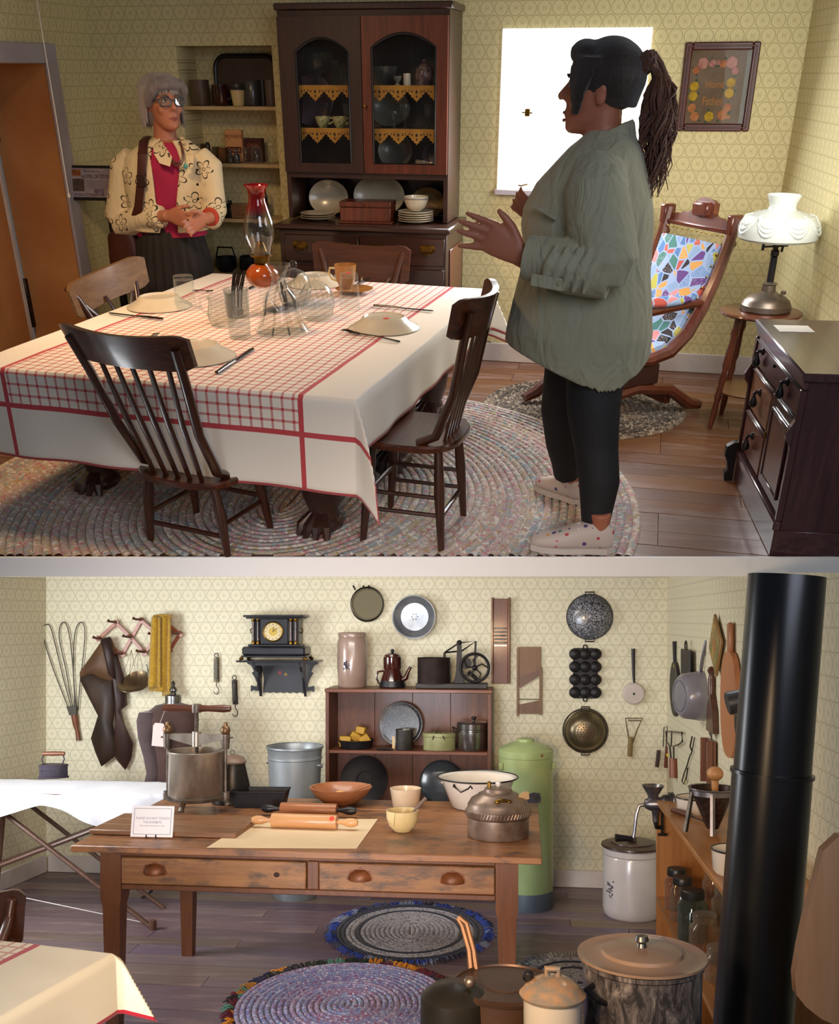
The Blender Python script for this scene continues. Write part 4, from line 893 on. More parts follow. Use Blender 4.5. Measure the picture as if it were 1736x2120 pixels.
# ================================================================== rugs
def braid_mat(name, cols, spk, sc=55):
    a = N(name); co = a.coord('Object'); cells = a.vor(co, sc, out=1); f = a.sep(cells)[0]
    base = a.ramp(a.rnd(), [(i / max(1, len(cols) - 1), c) for i, c in enumerate(cols)])
    s2 = a.ramp(f, [(i / max(1, len(spk) - 1), c) for i, c in enumerate(spk)], 'CONSTANT')
    a.col(a.mix(a.math('MULTIPLY', a.math('GREATER_THAN', a.sep(cells)[1], .45), .75), base, s2)); a.bump(a.vor(co, sc * 1.3), .7, .006); return a.fin(.95, 0, 0, .1, .2)
def rug(name, label, c, rx, ry, row, hgt, m, rz=0, clip=False, seg=112, fringe=None, group=None, tint=None):
    t = thing(name, label, 'rug', (c[0], c[1], 0), rz, group)
    n = int(min(rx, ry) / row)
    ca, sa = math.cos(rz), math.sin(rz)
    for k in range(n):
        o1 = k * row; rx1, ry1 = rx - o1, ry - o1; rx0, ry0 = max(rx1 - row * .96, .002), max(ry1 - row * .96, .002)
        b = B(); prof = [(1, .0005), (.8, hgt * .85), (.5, hgt), (.2, hgt * .85), (0, .0005)]
        s_ = max(20, int((300 if clip else seg) * (1 - .6 * k / n))); ids = {}
        for i in range(s_):
            an = 2 * PI * i / s_; an2 = 2 * PI * (i + 1) / s_; am = (an + an2) / 2
            if clip:
                X = c[0] + ca * rx1 * math.cos(am) - sa * ry1 * math.sin(am); Y = c[1] + sa * rx1 * math.cos(am) + ca * ry1 * math.sin(am)
                if X * HX + Y * HY < S0 + .005: continue
            wv = 1 + .12 * math.sin(i * 2.2 + k)
            vs = []
            for q, (an_) in enumerate((an, an2)):
                for u, z in prof:
                    r_x = rx0 + (rx1 - rx0) * u; r_y = ry0 + (ry1 - ry0) * u; vs.append((r_x * math.cos(an_), r_y * math.sin(an_), z * (1 if z < .001 else 1)))
            b.add(vs, [(j, j + 5, j + 6, j + 1) for j in range(4)])
        if b.v: part('braid_row', b, m if tint is None else tint(k, n), t, ang=60, fix=False)
    if fringe: part('fringe', fringe(rx, ry), fringe.m, t, kind='stuff', ang=0, fix=False)
    return t
big_braid = braid_mat('braid_multicolour', ['#b3a79c', '#a8948f', '#9d9b95', '#c0a7a0', '#a59a80', '#8f979c', '#b08a8a', '#c9bdb0', '#a6785e'], ['#cfc6bc', '#b06d78', '#8aa0a4', '#d8d0c6', '#a9905f', '#c08e92', '#6f7480'], 62)
rug('braided_rug', 'large oval braided rug in pale pinks and blues under the dining table', (-1.42, 3.78), 1.50, 1.66, .034, .011, big_braid, clip=True)
sm_braid = braid_mat('braid_black_cream', ['#8f7a66', '#7d6a58', '#3a312d', '#8a7766'], ['#221c1b', '#b4a48e', '#2a2322', '#a8957d'], 70)
rug('braided_rug', 'small round black and cream braided rug under the rocking chair', (-.28, 5.38), .56, .56, .03, .010, sm_braid)
# ================================================================== rocking chair
q = N('patchwork'); co = q.coord('Object'); v1 = q.n('ShaderNodeTexVoronoi'); q.l(co, v1.inputs[0]); v1.inputs['Scale'].default_value = 17; v1.inputs['Randomness'].default_value = .9
hs = q.sep(v1.outputs['Color'])[0]
pc_ = q.ramp(hs, [(0, '#5d7fb0'), (.14, '#8fa7c8'), (.28, '#c05a4e'), (.4, '#4f7f78'), (.5, '#d8a05a'), (.6, '#6b4a86'), (.7, '#d98c8c'), (.8, '#3a3436'), (.88, '#7d9ac8'), (.95, '#b8b052')], 'CONSTANT')
ve = q.vor(co, 17, 'DISTANCE_TO_EDGE')
q.t.nodes[-1].inputs['Randomness'].default_value = .9
dots = q.math('LESS_THAN', q.vor(co, 150), .28)
c_ = q.mix(q.math('MULTIPLY', dots, q.math('MULTIPLY', q.math('GREATER_THAN', q.sep(v1.outputs['Color'])[1], .55), .6)), pc_, '#e8dcd6')
q.col(q.mix(q.math('LESS_THAN', ve, .06), c_, '#9fb3d6')); quilt = q.fin(.9, 0, 0, .2)
RC = Vector((-.16, 5.38, .0105)); RA = math.radians(128)
rk = thing('rocking_chair', 'platform rocking chair with carved frame and patchwork quilt upholstery', 'rocking chair', RC, RA)
path = [(-.50, .985), (-.47, .85), (-.42, .70), (-.355, .55), (-.28, .43), (-.18, .345), (-.05, .315), (.10, .325), (.24, .355), (.33, .385)]
def sp(i): return path[i]
for sx in (-1, 1):
    part('side_rail', B().tube([(sx * .27, y_, z_) for y_, z_ in path], [.030, .032, .034, .036, .038, .038, .035, .032, .03, .028], 8, flat=.9), red_wood, rk)
    part('ear', B().box(sx * .27 - .022, sx * .27 + .022, -.535, -.455, .90, 1.0, .008).ell((sx * .27, -.53, .93), (.02, .028, .028), 10, 6).ell((sx * .27, -.50, .86), (.018, .022, .02), 10, 6), red_wood, rk)
    ar = part('arm', B().tube([(sx * .28, -.33, .585), (sx * .29, -.15, .58), (sx * .29, .05, .565), (sx * .285, .12, .53), (sx * .28, .14, .45), (sx * .275, .12, .345)], [.02, .024, .026, .024, .022, .02], 8), red_wood, rk)
    part('arm_pad', B().ell((sx * .288, -.10, .612), (.045, .17, .028), 16, 8), quilt, ar)
    part('foot', B().tube([(sx * .26, -.44, .028), (sx * .26, -.36, .045), (sx * .26, -.22, .14), (sx * .26, 0, .17), (sx * .26, .18, .14), (sx * .26, .30, .05), (sx * .26, .37, .026)], [.026, .034, .032, .03, .032, .034, .026], 8, flat=1), red_wood, rk)
    part('spring_block', B().box(sx * .26 - .025, sx * .26 + .025, -.12, .12, .19, .295, .006), dark_wood, rk)
for y_ in (.20, -.24): part('cross_rail', B().box(-.235, .235, y_ - .02, y_ + .02, .05, .125, .006), red_wood, rk)
def crestf():
    b = B(); pol = [(-.25, .0), (.25, .0), (.25, .055), (.22, .05), (.20, .062), (.17, .058), (.15, .072), (.11, .07), (.085, .085), (.075, .135), (.045, .15), (0, .155), (-.045, .15), (-.075, .135), (-.085, .085), (-.11, .07), (-.15, .072), (-.17, .058), (-.20, .062), (-.22, .05), (-.25, .055)]
    return b.prism(pol, -.018, .018, T(0, -.505, .90) @ Rx(.22) @ FACE).box(-.25, .25, -.53, -.475, .905, .925, .004).box(-.06, .06, -.545, -.475, .965, 1.035, .012)
part('crest', crestf(), red_wood, rk)
rings = []
for i, (y_, z_) in enumerate(path):
    j = min(i + 1, len(path) - 1); k = max(i - 1, 0); tx = Vector((0, path[j][0] - path[k][0], path[j][1] - path[k][1])).normalized(); nn = Vector((0, -tx.z, tx.y)); nn = -nn if nn.z < 0 and i > 4 else nn
    nrm = Vector((0, -tx.z, tx.y));  nrm = nrm if nrm.y > 0 or nrm.z > .8 else -nrm
    pad = .03 if i not in (0, len(path) - 1) else .012
    rings.append([Vector((x_, y_, z_)) + nrm * (h_ * pad / .03) for x_, h_ in [(-.235, 0), (-.225, .035), (-.12, .055), (0, .06), (.12, .055), (.225, .035), (.235, 0), (.12, -.015), (0, -.015), (-.12, -.015)]])
part('upholstery', B().loft(rings[1:]), quilt, rk, 'patchwork quilt seat and back')
nb = B()
for i in range(9):
    for sx in (-1, 1): nb.ell((sx * .238, -.455 + i * .022, .86 - i * .052), .006, 6, 4)
for i in range(12): nb.ell((-.22 + .04 * i, -.468, .895), .006, 6, 4)
part('nail_heads', nb, brass, rk, 'row of brass upholstery nails', kind='stuff')
# ================================================================== lamp table and lamp
LT = Vector((.568, 5.25, 0)); LZ = .595
lt = thing('lamp_table', 'small round dark lamp table on turned splayed legs', 'table', LT)
part('tabletop', B().lathe([(1e-4, LZ - .022), (.165, LZ - .022), (.195, LZ - .018), (.203, LZ - .010), (.20, LZ - .003), (.19, LZ), (1e-4, LZ)], 44), red_wood, lt)
part('lower_shelf', B().lathe([(1e-4, .185), (.16, .185), (.166, .193), (.16, .20), (1e-4, .20)], 36), oak, lt, 'thin round lower shelf')
for a_ in (-2.6, -1.0, .6, 2.1):
    d = Vector((math.cos(a_), math.sin(a_), 0)); z_ = [LZ - .023, .52, .49, .46, .40, .33, .30, .26, .22, .17, .14, .08, 0]; r_ = [.017, .016, .021, .014, .018, .02, .013, .019, .014, .02, .014, .017, .011]
    part('leg', B().tube([d * (.12 + .075 * (1 - zz / LZ)) + Vector((0, 0, zz)) for zz in z_], r_, 10), red_wood, lt)
milk = N('milk_glass'); milk.col('#e9ece8'); milk.p.inputs['Subsurface Weight'].default_value = .0; milk.p.inputs['Emission Color'].default_value = lin('#f4f6f2'); milk.p.inputs['Emission Strength'].default_value = .0
tl = milk.n('ShaderNodeBsdfTranslucent'); tl.inputs[0].default_value = lin('#e9f0ea'); mxs = milk.n('ShaderNodeMixShader'); mxs.inputs[0].default_value = .35
milk.l(milk.p.outputs[0], mxs.inputs[1]); milk.l(tl.outputs[0], mxs.inputs[2]); milk.l(mxs.outputs[0], milk.out.inputs[0]); milk = milk.fin(.18, 0, .4)
pewter = plain('pewter', '#8c7f74', .38, .85, '#6e5f55', 9)
lp = thing('mantle_lamp', 'table lamp with swagged milk glass shade and pewter base', 'lamp', (LT.x + .02, LT.y, LZ))
part('base', B().lathe([(1e-4, 0), (.118, 0), (.124, .008), (.122, .03), (.118, .034), (.112, .05), (.085, .072), (.05, .085), (.034, .095), (.032, .125), (.04, .13), (.026, .138), (1e-4, .14)], 40), pewter, lp)
part('stem', B().cyl(.017, .138, .255, 16), black, lp, 'black stem')
bn = part('burner', B().lathe([(.010, .255), (.020, .262), (.020, .285), (.012, .29), (.012, .34), (.03, .35), (.03, .37), (1e-4, .372)], 16).tube([(-.062, 0, .30), (.055, 0, .31)], .005, 6).tube([(.03, .0, .28), (.034, 0, .335)], .006, 6), steel_dark, lp)
part('valve_knob', B().cyl(.017, -.066, -.054, 12, T(0, 0, .30) @ RX), black, bn); part('filler_cap', B().cyl(.012, .085, .10, 12, T(.07, -.02, 0)), pewter, lp)
SH = [(.175, .335), (.187, .345), (.19, .375), (.182, .405), (.155, .445), (.10, .462), (.068, .470), (.062, .485), (.066, .505), (.078, .53), (.080, .537)]
part('shade', B().lathe(SH + [(r - .005, z - .001) for r, z in reversed(SH)], 64, cap=False), milk, lp, 'swagged white glass shade')
sw = B()
for k in range(8):
    a0 = 2 * PI * k / 8
    for j in range(3):
        pts = []
        for i in range(9):
            u = i / 8; a_ = a0 + u * 2 * PI / 8; zz = .452 - .085 * (1 - (2 * u - 1) ** 2) * (1 - j * .28) - j * .004
            r_ = next(r0 + (r1 - r0) * (zz - z0) / (z1 - z0) for (r0, z0), (r1, z1) in zip(SH[1:5], SH[2:6]) if z0 <= zz <= z1) + .001
            pts.append((r_ * math.cos(a_), r_ * math.sin(a_), zz))
        sw.tube(pts, .0055, 6)
part('swags', sw, milk, lp)
# ================================================================== chest of drawers
plum = wood('plum_wood', '#3a2226', '#58373a', .28, 1, 1, .5); plum_z = wood('plum_wood_z', '#341c20', '#4d2e30', .3, 2, 1, .4)
light_dr = wood('light_drawer', '#9a6f55', '#7c5340', .35, 1, 1, .3); mid_dr = wood('mid_drawer', '#6d4135', '#532d25', .33, 1, 1, .3)
CL, CDp, CZ = .86, .34, .72
ch = thing('dresser', 'dark plum wood dresser with drop pull drawers and a panelled door', 'dresser', (.585, 3.585, 0), math.radians(6.6))
part('body', B().box(.012, CDp, .02, CL - .015, .11, CZ - .032, .003), plum_z, ch)
part('top', B().box(-.02, CDp + .01, -.005, CL + .01, CZ - .031, CZ, .006), plum, ch); part('top_mould', B().box(-.008, .011, .005, CL, CZ - .062, CZ - .032, .004), plum, ch)
part('base_mould', B().box(-.018, .0115, .012, CL - .005, .11, .15, .006), plum, ch); part('plinth', B().box(-.008, CDp - .01, .02, CL - .02, .0, .1095, .004), plum, ch)
def pull(par, y_, z_):
    pb = B().lathe([(1e-4, .0), (.017, 0), (.017, .006), (.007, .012), (.006, .024), (1e-4, .026)], 12, T(-.002, y_, z_) @ Matrix.Rotation(-PI / 2, 4, 'Y'))
    pb.lathe([(1e-4, .0), (.006, -.006), (.006, -.02), (.010, -.03), (.017, -.048), (.016, -.06), (.008, -.068), (1e-4, -.07)], 12, T(-.027, y_, z_ + .004))
    part('drop_pull', pb, black, par)
def drw(y0, y1, z0, z1, m, pulls, key=None):
    d = part('drawer', B().box(-.004, .0118, y0, y1, z0, z1, .006), m, ch)
    for y_ in pulls: pull(d, y_, (z0 + z1) / 2 + .025)
    part('edge_bead', B().box(-.010, -.0042, y0 + .004, y1 - .004, z1 - .012, z1 - .004, .002), plum, d)
    if key: part('keyhole', B().cyl(.007, 0, .008, 10, T(-.004, key, z1 - .03) @ Matrix.Rotation(-PI / 2, 4, 'Y')), black, d)
drw(.035, CL - .03, .545, CZ - .068, plum, (.24, .70), .47)
drw(.44, CL - .05, .36, .53, light_dr, (.63,)); drw(.44, CL - .05, .165, .345, mid_dr, (.63,))
dd = part('cabinet_door', B().box(-.004, .0118, .035, .42, .165, .53, .004), plum_z, ch)
part('panel', B().box(-.0095, -.0042, .10, .35, .22, .475, .006), mid_dr, dd); part('moulding', B().box(-.014, -.0042, .085, .098, .205, .49, .003).box(-.014, -.0042, .352, .365, .205, .49, .003).box(-.014, -.0042, .0985, .3515, .205, .218, .003).box(-.014, -.0042, .0985, .3515, .477, .49, .003), plum, dd); part('latch', B().ell((-.010, .40, .36), (.006, .008, .018), 10, 6), brass, dd)
for y_ in (.026, CL - .022):
    part('pilaster', B().box(-.012, .0118, y_ - .012, y_ + .012, .15, CZ - .066, .003), plum_z, ch); part('bracket', B().prism([(-.016, .45), (-.034, .47), (-.036, .495), (-.012, .545), (-.012, .43)], -.014, .014, T(0, y_, 0) @ Matrix(((1, 0, 0, 0), (0, 0, 1, 0), (0, 1, 0, 0), (0, 0, 0, 1)))), plum, ch)
part('scroll_foot', B().prism([(-.012, 0), (-.05, 0), (-.055, .03), (-.042, .05), (-.05, .09), (-.065, .12), (-.06, .16), (-.03, .18), (-.012, .18)], -.018, .018, T(0, CL - .016, 0) @ Matrix(((1, 0, 0, 0), (0, 0, 1, 0), (0, 1, 0, 0), (0, 0, 0, 1)))), black, ch)
nt = at(1632, 680, z=CZ + .001)
solo('paper_notice', B().box(-.05, .09, -.06, .055, 0, .0012), plain('white_card', '#efe9e2', .7), 'white paper notice lying on the dresser top', 'paper', (nt.x, nt.y, CZ + .0005), math.radians(8))
# ================================================================== people
ROOM = 1
def organic(o, vox, it=6, fac=.5):
    m = o.modifiers.new('remesh', 'REMESH'); m.mode = 'VOXEL'; m.voxel_size = vox; m.use_smooth_shade = True
    s = o.modifiers.new('smooth', 'SMOOTH'); s.factor = fac; s.iterations = it; return o
def skin_mat(name, c, c2):
    a = N(name); f = a.noise(a.coord('Object'), 14, 4); a.col(a.mix(f, c, c2)); a.p.inputs['Subsurface Weight'].default_value = .08; a.p.inputs['Subsurface Radius'].default_value = (.01, .004, .002)
    a.bump(a.noise(a.coord('Object'), 120, 2), .08, .002); return a.fin(.5)
def head_geo(b, M):
    """front +y, up z, chin near z=0; about 0.23 tall"""
    b.ell((0, -.012, .150), (.074, .094, .082), 24, 14, M)
    b.loft([ring((0, y_, z_), rx, ry, 24) for z_, y_, rx, ry in ((-.002, .052, .022, .024), (.012, .042, .040, .044), (.035, .026, .053, .062), (.065, .014, .061, .076), (.10, .008, .067, .084), (.14, .002, .071, .088), (.165, -.002, .068, .085))], M)
    b.tube([(0, .086, .122), (0, .097, .105), (0, .107, .088), (0, .104, .080)], [.008, .010, .013, .010], 10, M=M)
    for s in (-1, 1):
        b.ell((s * .011, .092, .083), (.008, .010, .007), 8, 6, M); b.ell((s * .040, .062, .085), (.022, .020, .022), 12, 8, M)
        b.ell((s * .030, .080, .137), (.022, .010, .006), 12, 6, M); b.ell((s * .073, -.008, .102), (.007, .017, .030), 12, 8, M); b.ell((s * .076, -.012, .118), (.008, .012, .014), 10, 6, M)
    b.ell((0, .070, .012), (.020, .016, .014), 12, 8, M); b.ell((0, .082, .048), (.024, .012, .014), 12, 8, M)
    b.tube([(0, -.012, .075), (0, -.022, .0), (0, -.034, -.085)], [.056, .052, .060], 20, M=M)
def hand_geo(b, M, curl=(.15, .15, .2, .25), spread=(.10, .03, -.04, -.14), thumb=(.55, .75, -.15), s=1.0):
    M = M @ Matrix.Scale(s, 4)
    b.loft([ring((x, y_, 0), .5, .5, 16, Matrix(((0, 0, 1), (w_ * 2, 0, 0), (0, t_ * 2, 0))), 2.6) for x, y_, w_, t_ in ((-.03, 0, .026, .021), (.0, 0, .027, .019), (.03, .002, .036, .017), (.065, .001, .041, .015), (.092, 0, .040, .012))], M)
    for k, (yb, L) in enumerate(((.031, .080), (.0105, .089), (-.0105, .082), (-.030, .065))):
        p = Vector((.085, yb, 0)); a = spread[k]; c = curl[k]; pts = [p.copy()]; ang = 0
        for j, fr in enumerate((.46, .30, .24)):
            ang += c * (.6 if j == 0 else 1.0); d = Vector((math.cos(a) * math.cos(ang), math.sin(a) * math.cos(ang), -math.sin(ang))); p = p + d * L * fr; pts.append(p.copy())
        b.tube(pts, [.0092, .0088, .0078, .0060], 10, M=M); b.ell(pts[-1], (.0062, .006, .006), 8, 6, M)
    d = Vector(thumb).normalized(); p0 = Vector((.018, .026, -.003)); p1 = p0 + d * .038; p2 = p1 + (d + Vector((.45, -.1, -.1))).normalized() * .030; p3 = p2 + (d + Vector((.7, -.2, -.1))).normalized() * .020
    b.tube([p0 - d * .01, p1, p2, p3], [.014, .0115, .0105, .0075], 10, M=M); b.ell(p3, .0076, 8, 6, M)
def frame(o, x, y):
    """matrix with origin o, x axis towards x, y axis near y (y may leave it mirrored)"""
    x = Vector(x).normalized(); y = Vector(y); y = (y - x * y.dot(x)).normalized(); z = x.cross(y)
    return Matrix(((x.x, y.x, z.x, o[0]), (x.y, y.y, z.y, o[1]), (x.z, y.z, z.z, o[2]), (0, 0, 0, 1)))
def arc_ring(c, rx, ry, a0, a1, n, th, Rm):
    out = []
    for k in range(n): a = a0 + (a1 - a0) * k / (n - 1); out.append(Vector(c) + Rm @ Vector((rx * math.sin(a), ry * math.cos(a), 0)))
    for k in reversed(range(n)): a = a0 + (a1 - a0) * k / (n - 1); out.append(Vector(c) + Rm @ Vector(((rx - th) * math.sin(a), (ry - th) * math.cos(a), 0)))
    return out
# ------------------------------------------------------------------ the guide, in profile
GY = 3.73
def G(px, py, dy=0): return at(px, py, y=GY + dy)
skin1 = skin_mat('skin_guide', '#a8694e', '#925540')
gd = thing('person', 'woman in a sage green shirt and black leggings gesturing with open hand', 'person')
b = B()
hd_o = G(1178, 279); hd_s = 1.20
HM = T(hd_o.x + .085, GY, hd_o.z + .002) @ Rz(PI / 2) @ Rx(math.radians(4)) @ Matrix.Scale(hd_s, 4)
head_geo(b, HM)
sec = [(266, 1235, 1295, .06), (300, 1205, 1318, .10), (340, 1170, 1335, .165), (400, 1125, 1345, .19), (460, 1100, 1345, .19), (540, 1105, 1335, .185), (620, 1110, 1335, .20), (690, 1120, 1335, .21), (740, 1150, 1315, .20)]
def ringpx(py, x0, x1, hw, dy=0, n=28):
    a, c = G(x0, py, dy), G(x1, py, dy); m = (a + c) / 2; return ring(m, abs(a.x - c.x) / 2, hw, n, None, 2.3)
b.loft([ringpx(*s) for s in sec])
def limb(pts, r): b.tube([Vector(p) for p in pts], r, 16)
# near leg, far leg, feet
limb([G(1225, 745, -.10), G(1225, 850, -.12), G(1232, 930, -.15), G(1238, 1010, -.19), G(1231, 1085, -.22)], [.08, .08, .064, .058, .04])
limb([G(1190, 745, .08), G(1165, 850, .12), G(1165, 920, .17), G(1172, 960, .21)], [.08, .078, .055, .048])
zr = .0115; h1_, t1_, h2_, t2_ = at(1262, 1141, z=zr), at(1096, 1133, z=zr), at(1200, 1042, z=zr), at(1112, 1008, z=zr)
for h_, t_ in ((h1_, t1_), (h2_, t2_)): limb([h_ * .84 + t_ * .16 + Vector((0, 0, .16)), h_ * .85 + t_ * .15 + Vector((0, 0, .055)), h_ * .5 + t_ * .5 + Vector((0, 0, .04))], [.042, .036, .026])
# near arm
SHd, ELb, WRi = G(1235, 385, -.20), G(1252, 565, -.275), G(1082, 532, -.24)
limb([SHd, (SHd + ELb) / 2, ELb, (ELb + WRi) / 2, WRi], [.07, .058, .048, .040, .031])
hx_ = G(1015, 490, -.24) - WRi
hand_geo(b, frame(WRi + hx_.normalized() * .015, hx_, (0, 0, 1)), curl=(.05, .06, .07, .10), spread=(-.16, -.20, -.23, -.44), thumb=(.85, .6, 0), s=1.36)
# far arm, hand raised before the chest
SH2, EL2, WR2 = G(1225, 385, .19), G(1180, 540, .26), G(1110, 450, .24)
limb([SH2, (SH2 + EL2) / 2, EL2, WR2], [.065, .055, .046, .031])
hand_geo(b, frame(WR2, G(1080, 424, .20) - WR2, (0, 0, 1)), curl=(.4, .4, .4, .4), s=.95)
organic(part('body', b, skin1, gd), .0062, 5)
# face details
lipm = plain('lips', '#8a4a40', .5); eyew = plain('eye_white', '#c9c2ba', .2); iris = plain('eye_dark', '#1c1512', .15); browm = plain('brow_dark', '#2a1c16', .8)
def face_bits(par, M, lip=lipm, brow=browm, open_=0):
    for s in (-1, 1):
        e = part('eye', B().ell((s * .031, .079, .119), (.0125, .0085, .0085), 14, 8, M), eyew, par); part('iris', B().ell((s * .031, .0862, .119), (.0056, .0025, .0056), 12, 6, M), iris, e)
        part('eyelid', B().tube([(s * .017, .083, .119), (s * .025, .0865, .1255), (s * .037, .085, .126), (s * .046, .077, .120)], .002, 6, M=M), brow, par)
        part('eyebrow', B().tube([(s * .014, .091, .137), (s * .028, .0935, .1425), (s * .046, .082, .139)], [.003, .0035, .002], 6, M=M), brow, par)
    part('lips', B().tube([(-.022, .083, .0455), (-.008, .0925, .049), (0, .0935, .048), (.008, .0925, .049), (.022, .083, .0455)], [.002, .0045, .0045, .0045, .002], 8, M=M).tube([(-.02, .082, .044 - open_), (0, .0915, .041 - open_), (.02, .082, .044 - open_)], [.002, .005, .002], 8, M=M), lip, par)
face_bits(gd, HM, open_=.012)
# hair: cap, fringe sweep and ponytail strands
def hair_mat(name, c, c2):
    a = N(name); f = a.noise(a.coord('Object', (14, 14, 3)), 9, 4, .7); a.col(a.mix(f, c, c2)); a.bump(a.noise(a.coord('Object', (60, 60, 6)), 5, 3), .7, .008); return a.fin(.55, 0, 0, .3, .3)
dkhair = hair_mat('hair_dark_brown', '#120c0d', '#24150f')
hb = B()
hb.ell((0, -.022, .150), (.086, .100, .094), 26, 16, HM)
hb.loft([ring((0, y_, z_), rx, ry, 22) for z_, y_, rx, ry in ((.075, -.055, .058, .050), (.10, -.045, .078, .066), (.15, -.03, .086, .092), (.20, -.022, .074, .085), (.232, -.02, .04, .05))], HM)
for s in (-1, 1):
    hb.loft([[Vector(p) for p in ((s * .060, .082, .188), (s * .078, .052, .19), (s * .082, .0, .19), (s * .07, .0, .19), (s * .055, .06, .19))], [Vector(p) for p in ((s * .056, .090, .150), (s * .083, .062, .150), (s * .088, .022, .15), (s * .07, .022, .15), (s * .055, .07, .15))], [Vector(p) for p in ((s * .056, .084, .105), (s * .078, .066, .105), (s * .082, .036, .11), (s * .066, .036, .11), (s * .055, .066, .105))], [Vector(p) for p in ((s * .054, .072, .045), (s * .066, .060, .045), (s * .066, .046, .05), (s * .056, .046, .05), (s * .052, .058, .045))]], HM)
hb.ell((0, .052, .196), (.066, .046, .036), 18, 10, HM)
organic(part('hair', hb, dkhair, gd, 'dark brown hair swept back'), .006, 4)
st = B(); random.seed(11); auburn = hair_mat('hair_auburn', '#3a1c10', '#6b3a1c')
tie = HM @ Vector((0, -.100, .168))
for k in range(260):
    a_ = random.uniform(0, 2 * PI); r_ = random.uniform(0, 1) ** .5
    o0 = Vector((random.uniform(-.015, .015), random.uniform(-.03, .03), random.uniform(-.02, .02)))
    out = Vector((.055 + .055 * r_ * (1 + math.cos(a_)) / 2, .055 * r_ * math.sin(a_), -.06)); L = random.uniform(.16, .36); ph = random.uniform(0, 6); wv = random.uniform(.010, .026)
    p1 = tie + o0 + Vector((.03, o0.y, .018 + .02 * r_)); p2 = tie + out + Vector((-.012, 0, .035))
    pts = [tie + o0, p1, p2]
    for j in range(1, 7):
        u = j / 6; pts.append(p2 + Vector((.028 * math.sin(u * 2.4) * (1 if r_ > .4 else -.5) + wv * math.sin(ph + u * 9), wv * math.cos(ph + u * 8), -L * u)))
    sp_ = spl(pts, 2); st.tube(sp_, [.0056 * (1 - .8 * i_ / len(sp_)) for i_ in range(len(sp_))], 5, cap=False)
part('ponytail', st, auburn, gd, 'wavy auburn brown ponytail', kind='stuff', fix=False, ang=60); part('hair_tie', B().tube([tie + Vector((.012 * math.sin(u) * .3, .032 * math.cos(u), .032 * math.sin(u))) for u in [2 * PI * k / 14 for k in range(14)]], .008, 6, closed=True), black, gd)
# shirt
sg_ = N('sage_linen'); co = sg_.coord('Object'); f = sg_.noise(sg_.coord('Object', (30, 30, 60)), 9, 2); sg_.col(sg_.mix(f, '#9a9883', '#878672'))
w1_ = sg_.noise(sg_.coord('Object', (3, 3, 1.4)), 3.2, 3, .5, 1.2); sg_.bump(sg_.math('ADD', sg_.math('MULTIPLY', w1_, 5), sg_.math('MULTIPLY', f, .06)), .5, .012); sage = sg_.fin(.9, 0, 0, .15, .2)
b = B(); ns = 32
SS = [(268, 1218, 1306, .082), (285, 1203, 1318, .115), (305, 1178, 1328, .165), (330, 1155, 1335, .195), (380, 1110, 1347, .21), (430, 1084, 1353, .215), (465, 1079, 1354, .215), (510, 1084, 1351, .21), (560, 1078, 1347, .215), (620, 1063, 1350, .225), (680, 1049, 1352, .235)]
rgs = [ringpx(*s, n=ns) for s in SS]
last = []
zf, zs_, zb2 = G(1043, 699).z, G(1270, 788).z, G(1340, 735).z
a_, c_ = G(1043, 700), G(1348, 735); m_ = (a_ + c_) / 2
for k in range(ns):
    an = 2 * PI * k / ns; cu = math.cos(an)                      # cu=+1 back, -1 front
    q_ = (cu + 1) / 2; z_ = zf + (zs_ - zf) * min(1, q_ / .72) ** 1.3 if q_ < .72 else zs_ + (zb2 - zs_) * ((q_ - .72) / .28) ** 2
    last.append(Vector((m_.x + abs(a_.x - c_.x) / 2 * cu * .985, GY + .232 * math.sin(an), z_)))
rgs.append(last); b.loft(rgs)
b.tube([SHd + Vector((.0, .06, .045)), SHd + Vector((.0, -.005, -.02)), (SHd * .55 + ELb * .45), ELb + Vector((.012, 0, .03)), ELb + Vector((.0, 0, -.028))], [.09, .105, .112, .100, .07], 20)
b.tube([ELb + Vector((.02, 0, 0)), ELb * .6 + WRi * .4 + Vector((0, 0, .0)), ELb * .22 + WRi * .78 + Vector((0, 0, -.002))], [.088, .092, .074], 20)
b.tube([SH2, (SH2 + EL2) / 2, EL2, (EL2 + WR2) / 2], [.10, .10, .085, .07], 16)
for k in range(5):                                              # gathered folds at the elbow
    u = k / 4; c_ = ELb * (.85 - .5 * u) + WRi * (.15 + .5 * u); b.tube([c_ + Vector((.03, -.085, .075)), c_ + Vector((0, -.098, .01)), c_ + Vector((-.02, -.085, -.065))], [.010, .016, .008], 8)
sh = organic(part('shirt', b, sage, gd, 'loose sage green linen shirt'), .0065, 4)
cuff0 = ELb * .20 + WRi * .80; cdir = (WRi - ELb).normalized()
cf = part('cuff', B().tube([cuff0 - cdir * .012, cuff0 + cdir * .045], [.079, .072], 22), sage, sh); part('sleeve_tab', B().box(-.075, .035, -.007, .0, -.020, .020, .004, T(*(ELb * .42 + WRi * .58 + Vector((0, -.094, -.048)))) @ Ry(.12)), sage, sh); part('button', B().cyl(.008, 0, .004, 12, T(*(ELb * .42 + WRi * .58 + Vector((.02, -.102, -.045)))) @ RYm), plain('button_tan', '#8d8468', .4), sh)
ca_, cb_ = G(1208, 303), G(1312, 262); cm_ = (ca_ + cb_) / 2
part('collar', B().loft([[Vector((cm_.x + (ca_.x - cb_.x) / 2 * k_ * math.cos(u), GY + .088 * k_ * math.sin(u), cm_.z + (ca_.z - cb_.z) / 2 * math.cos(u) + dz)) for u in [2 * PI * q_ / 28 for q_ in range(28)]] for k_, dz in ((.93, -.05), (.90, .0), (.93, .022), (1.02, .012), (1.18, -.045), (1.14, -.05))], cap=False), sage, sh)
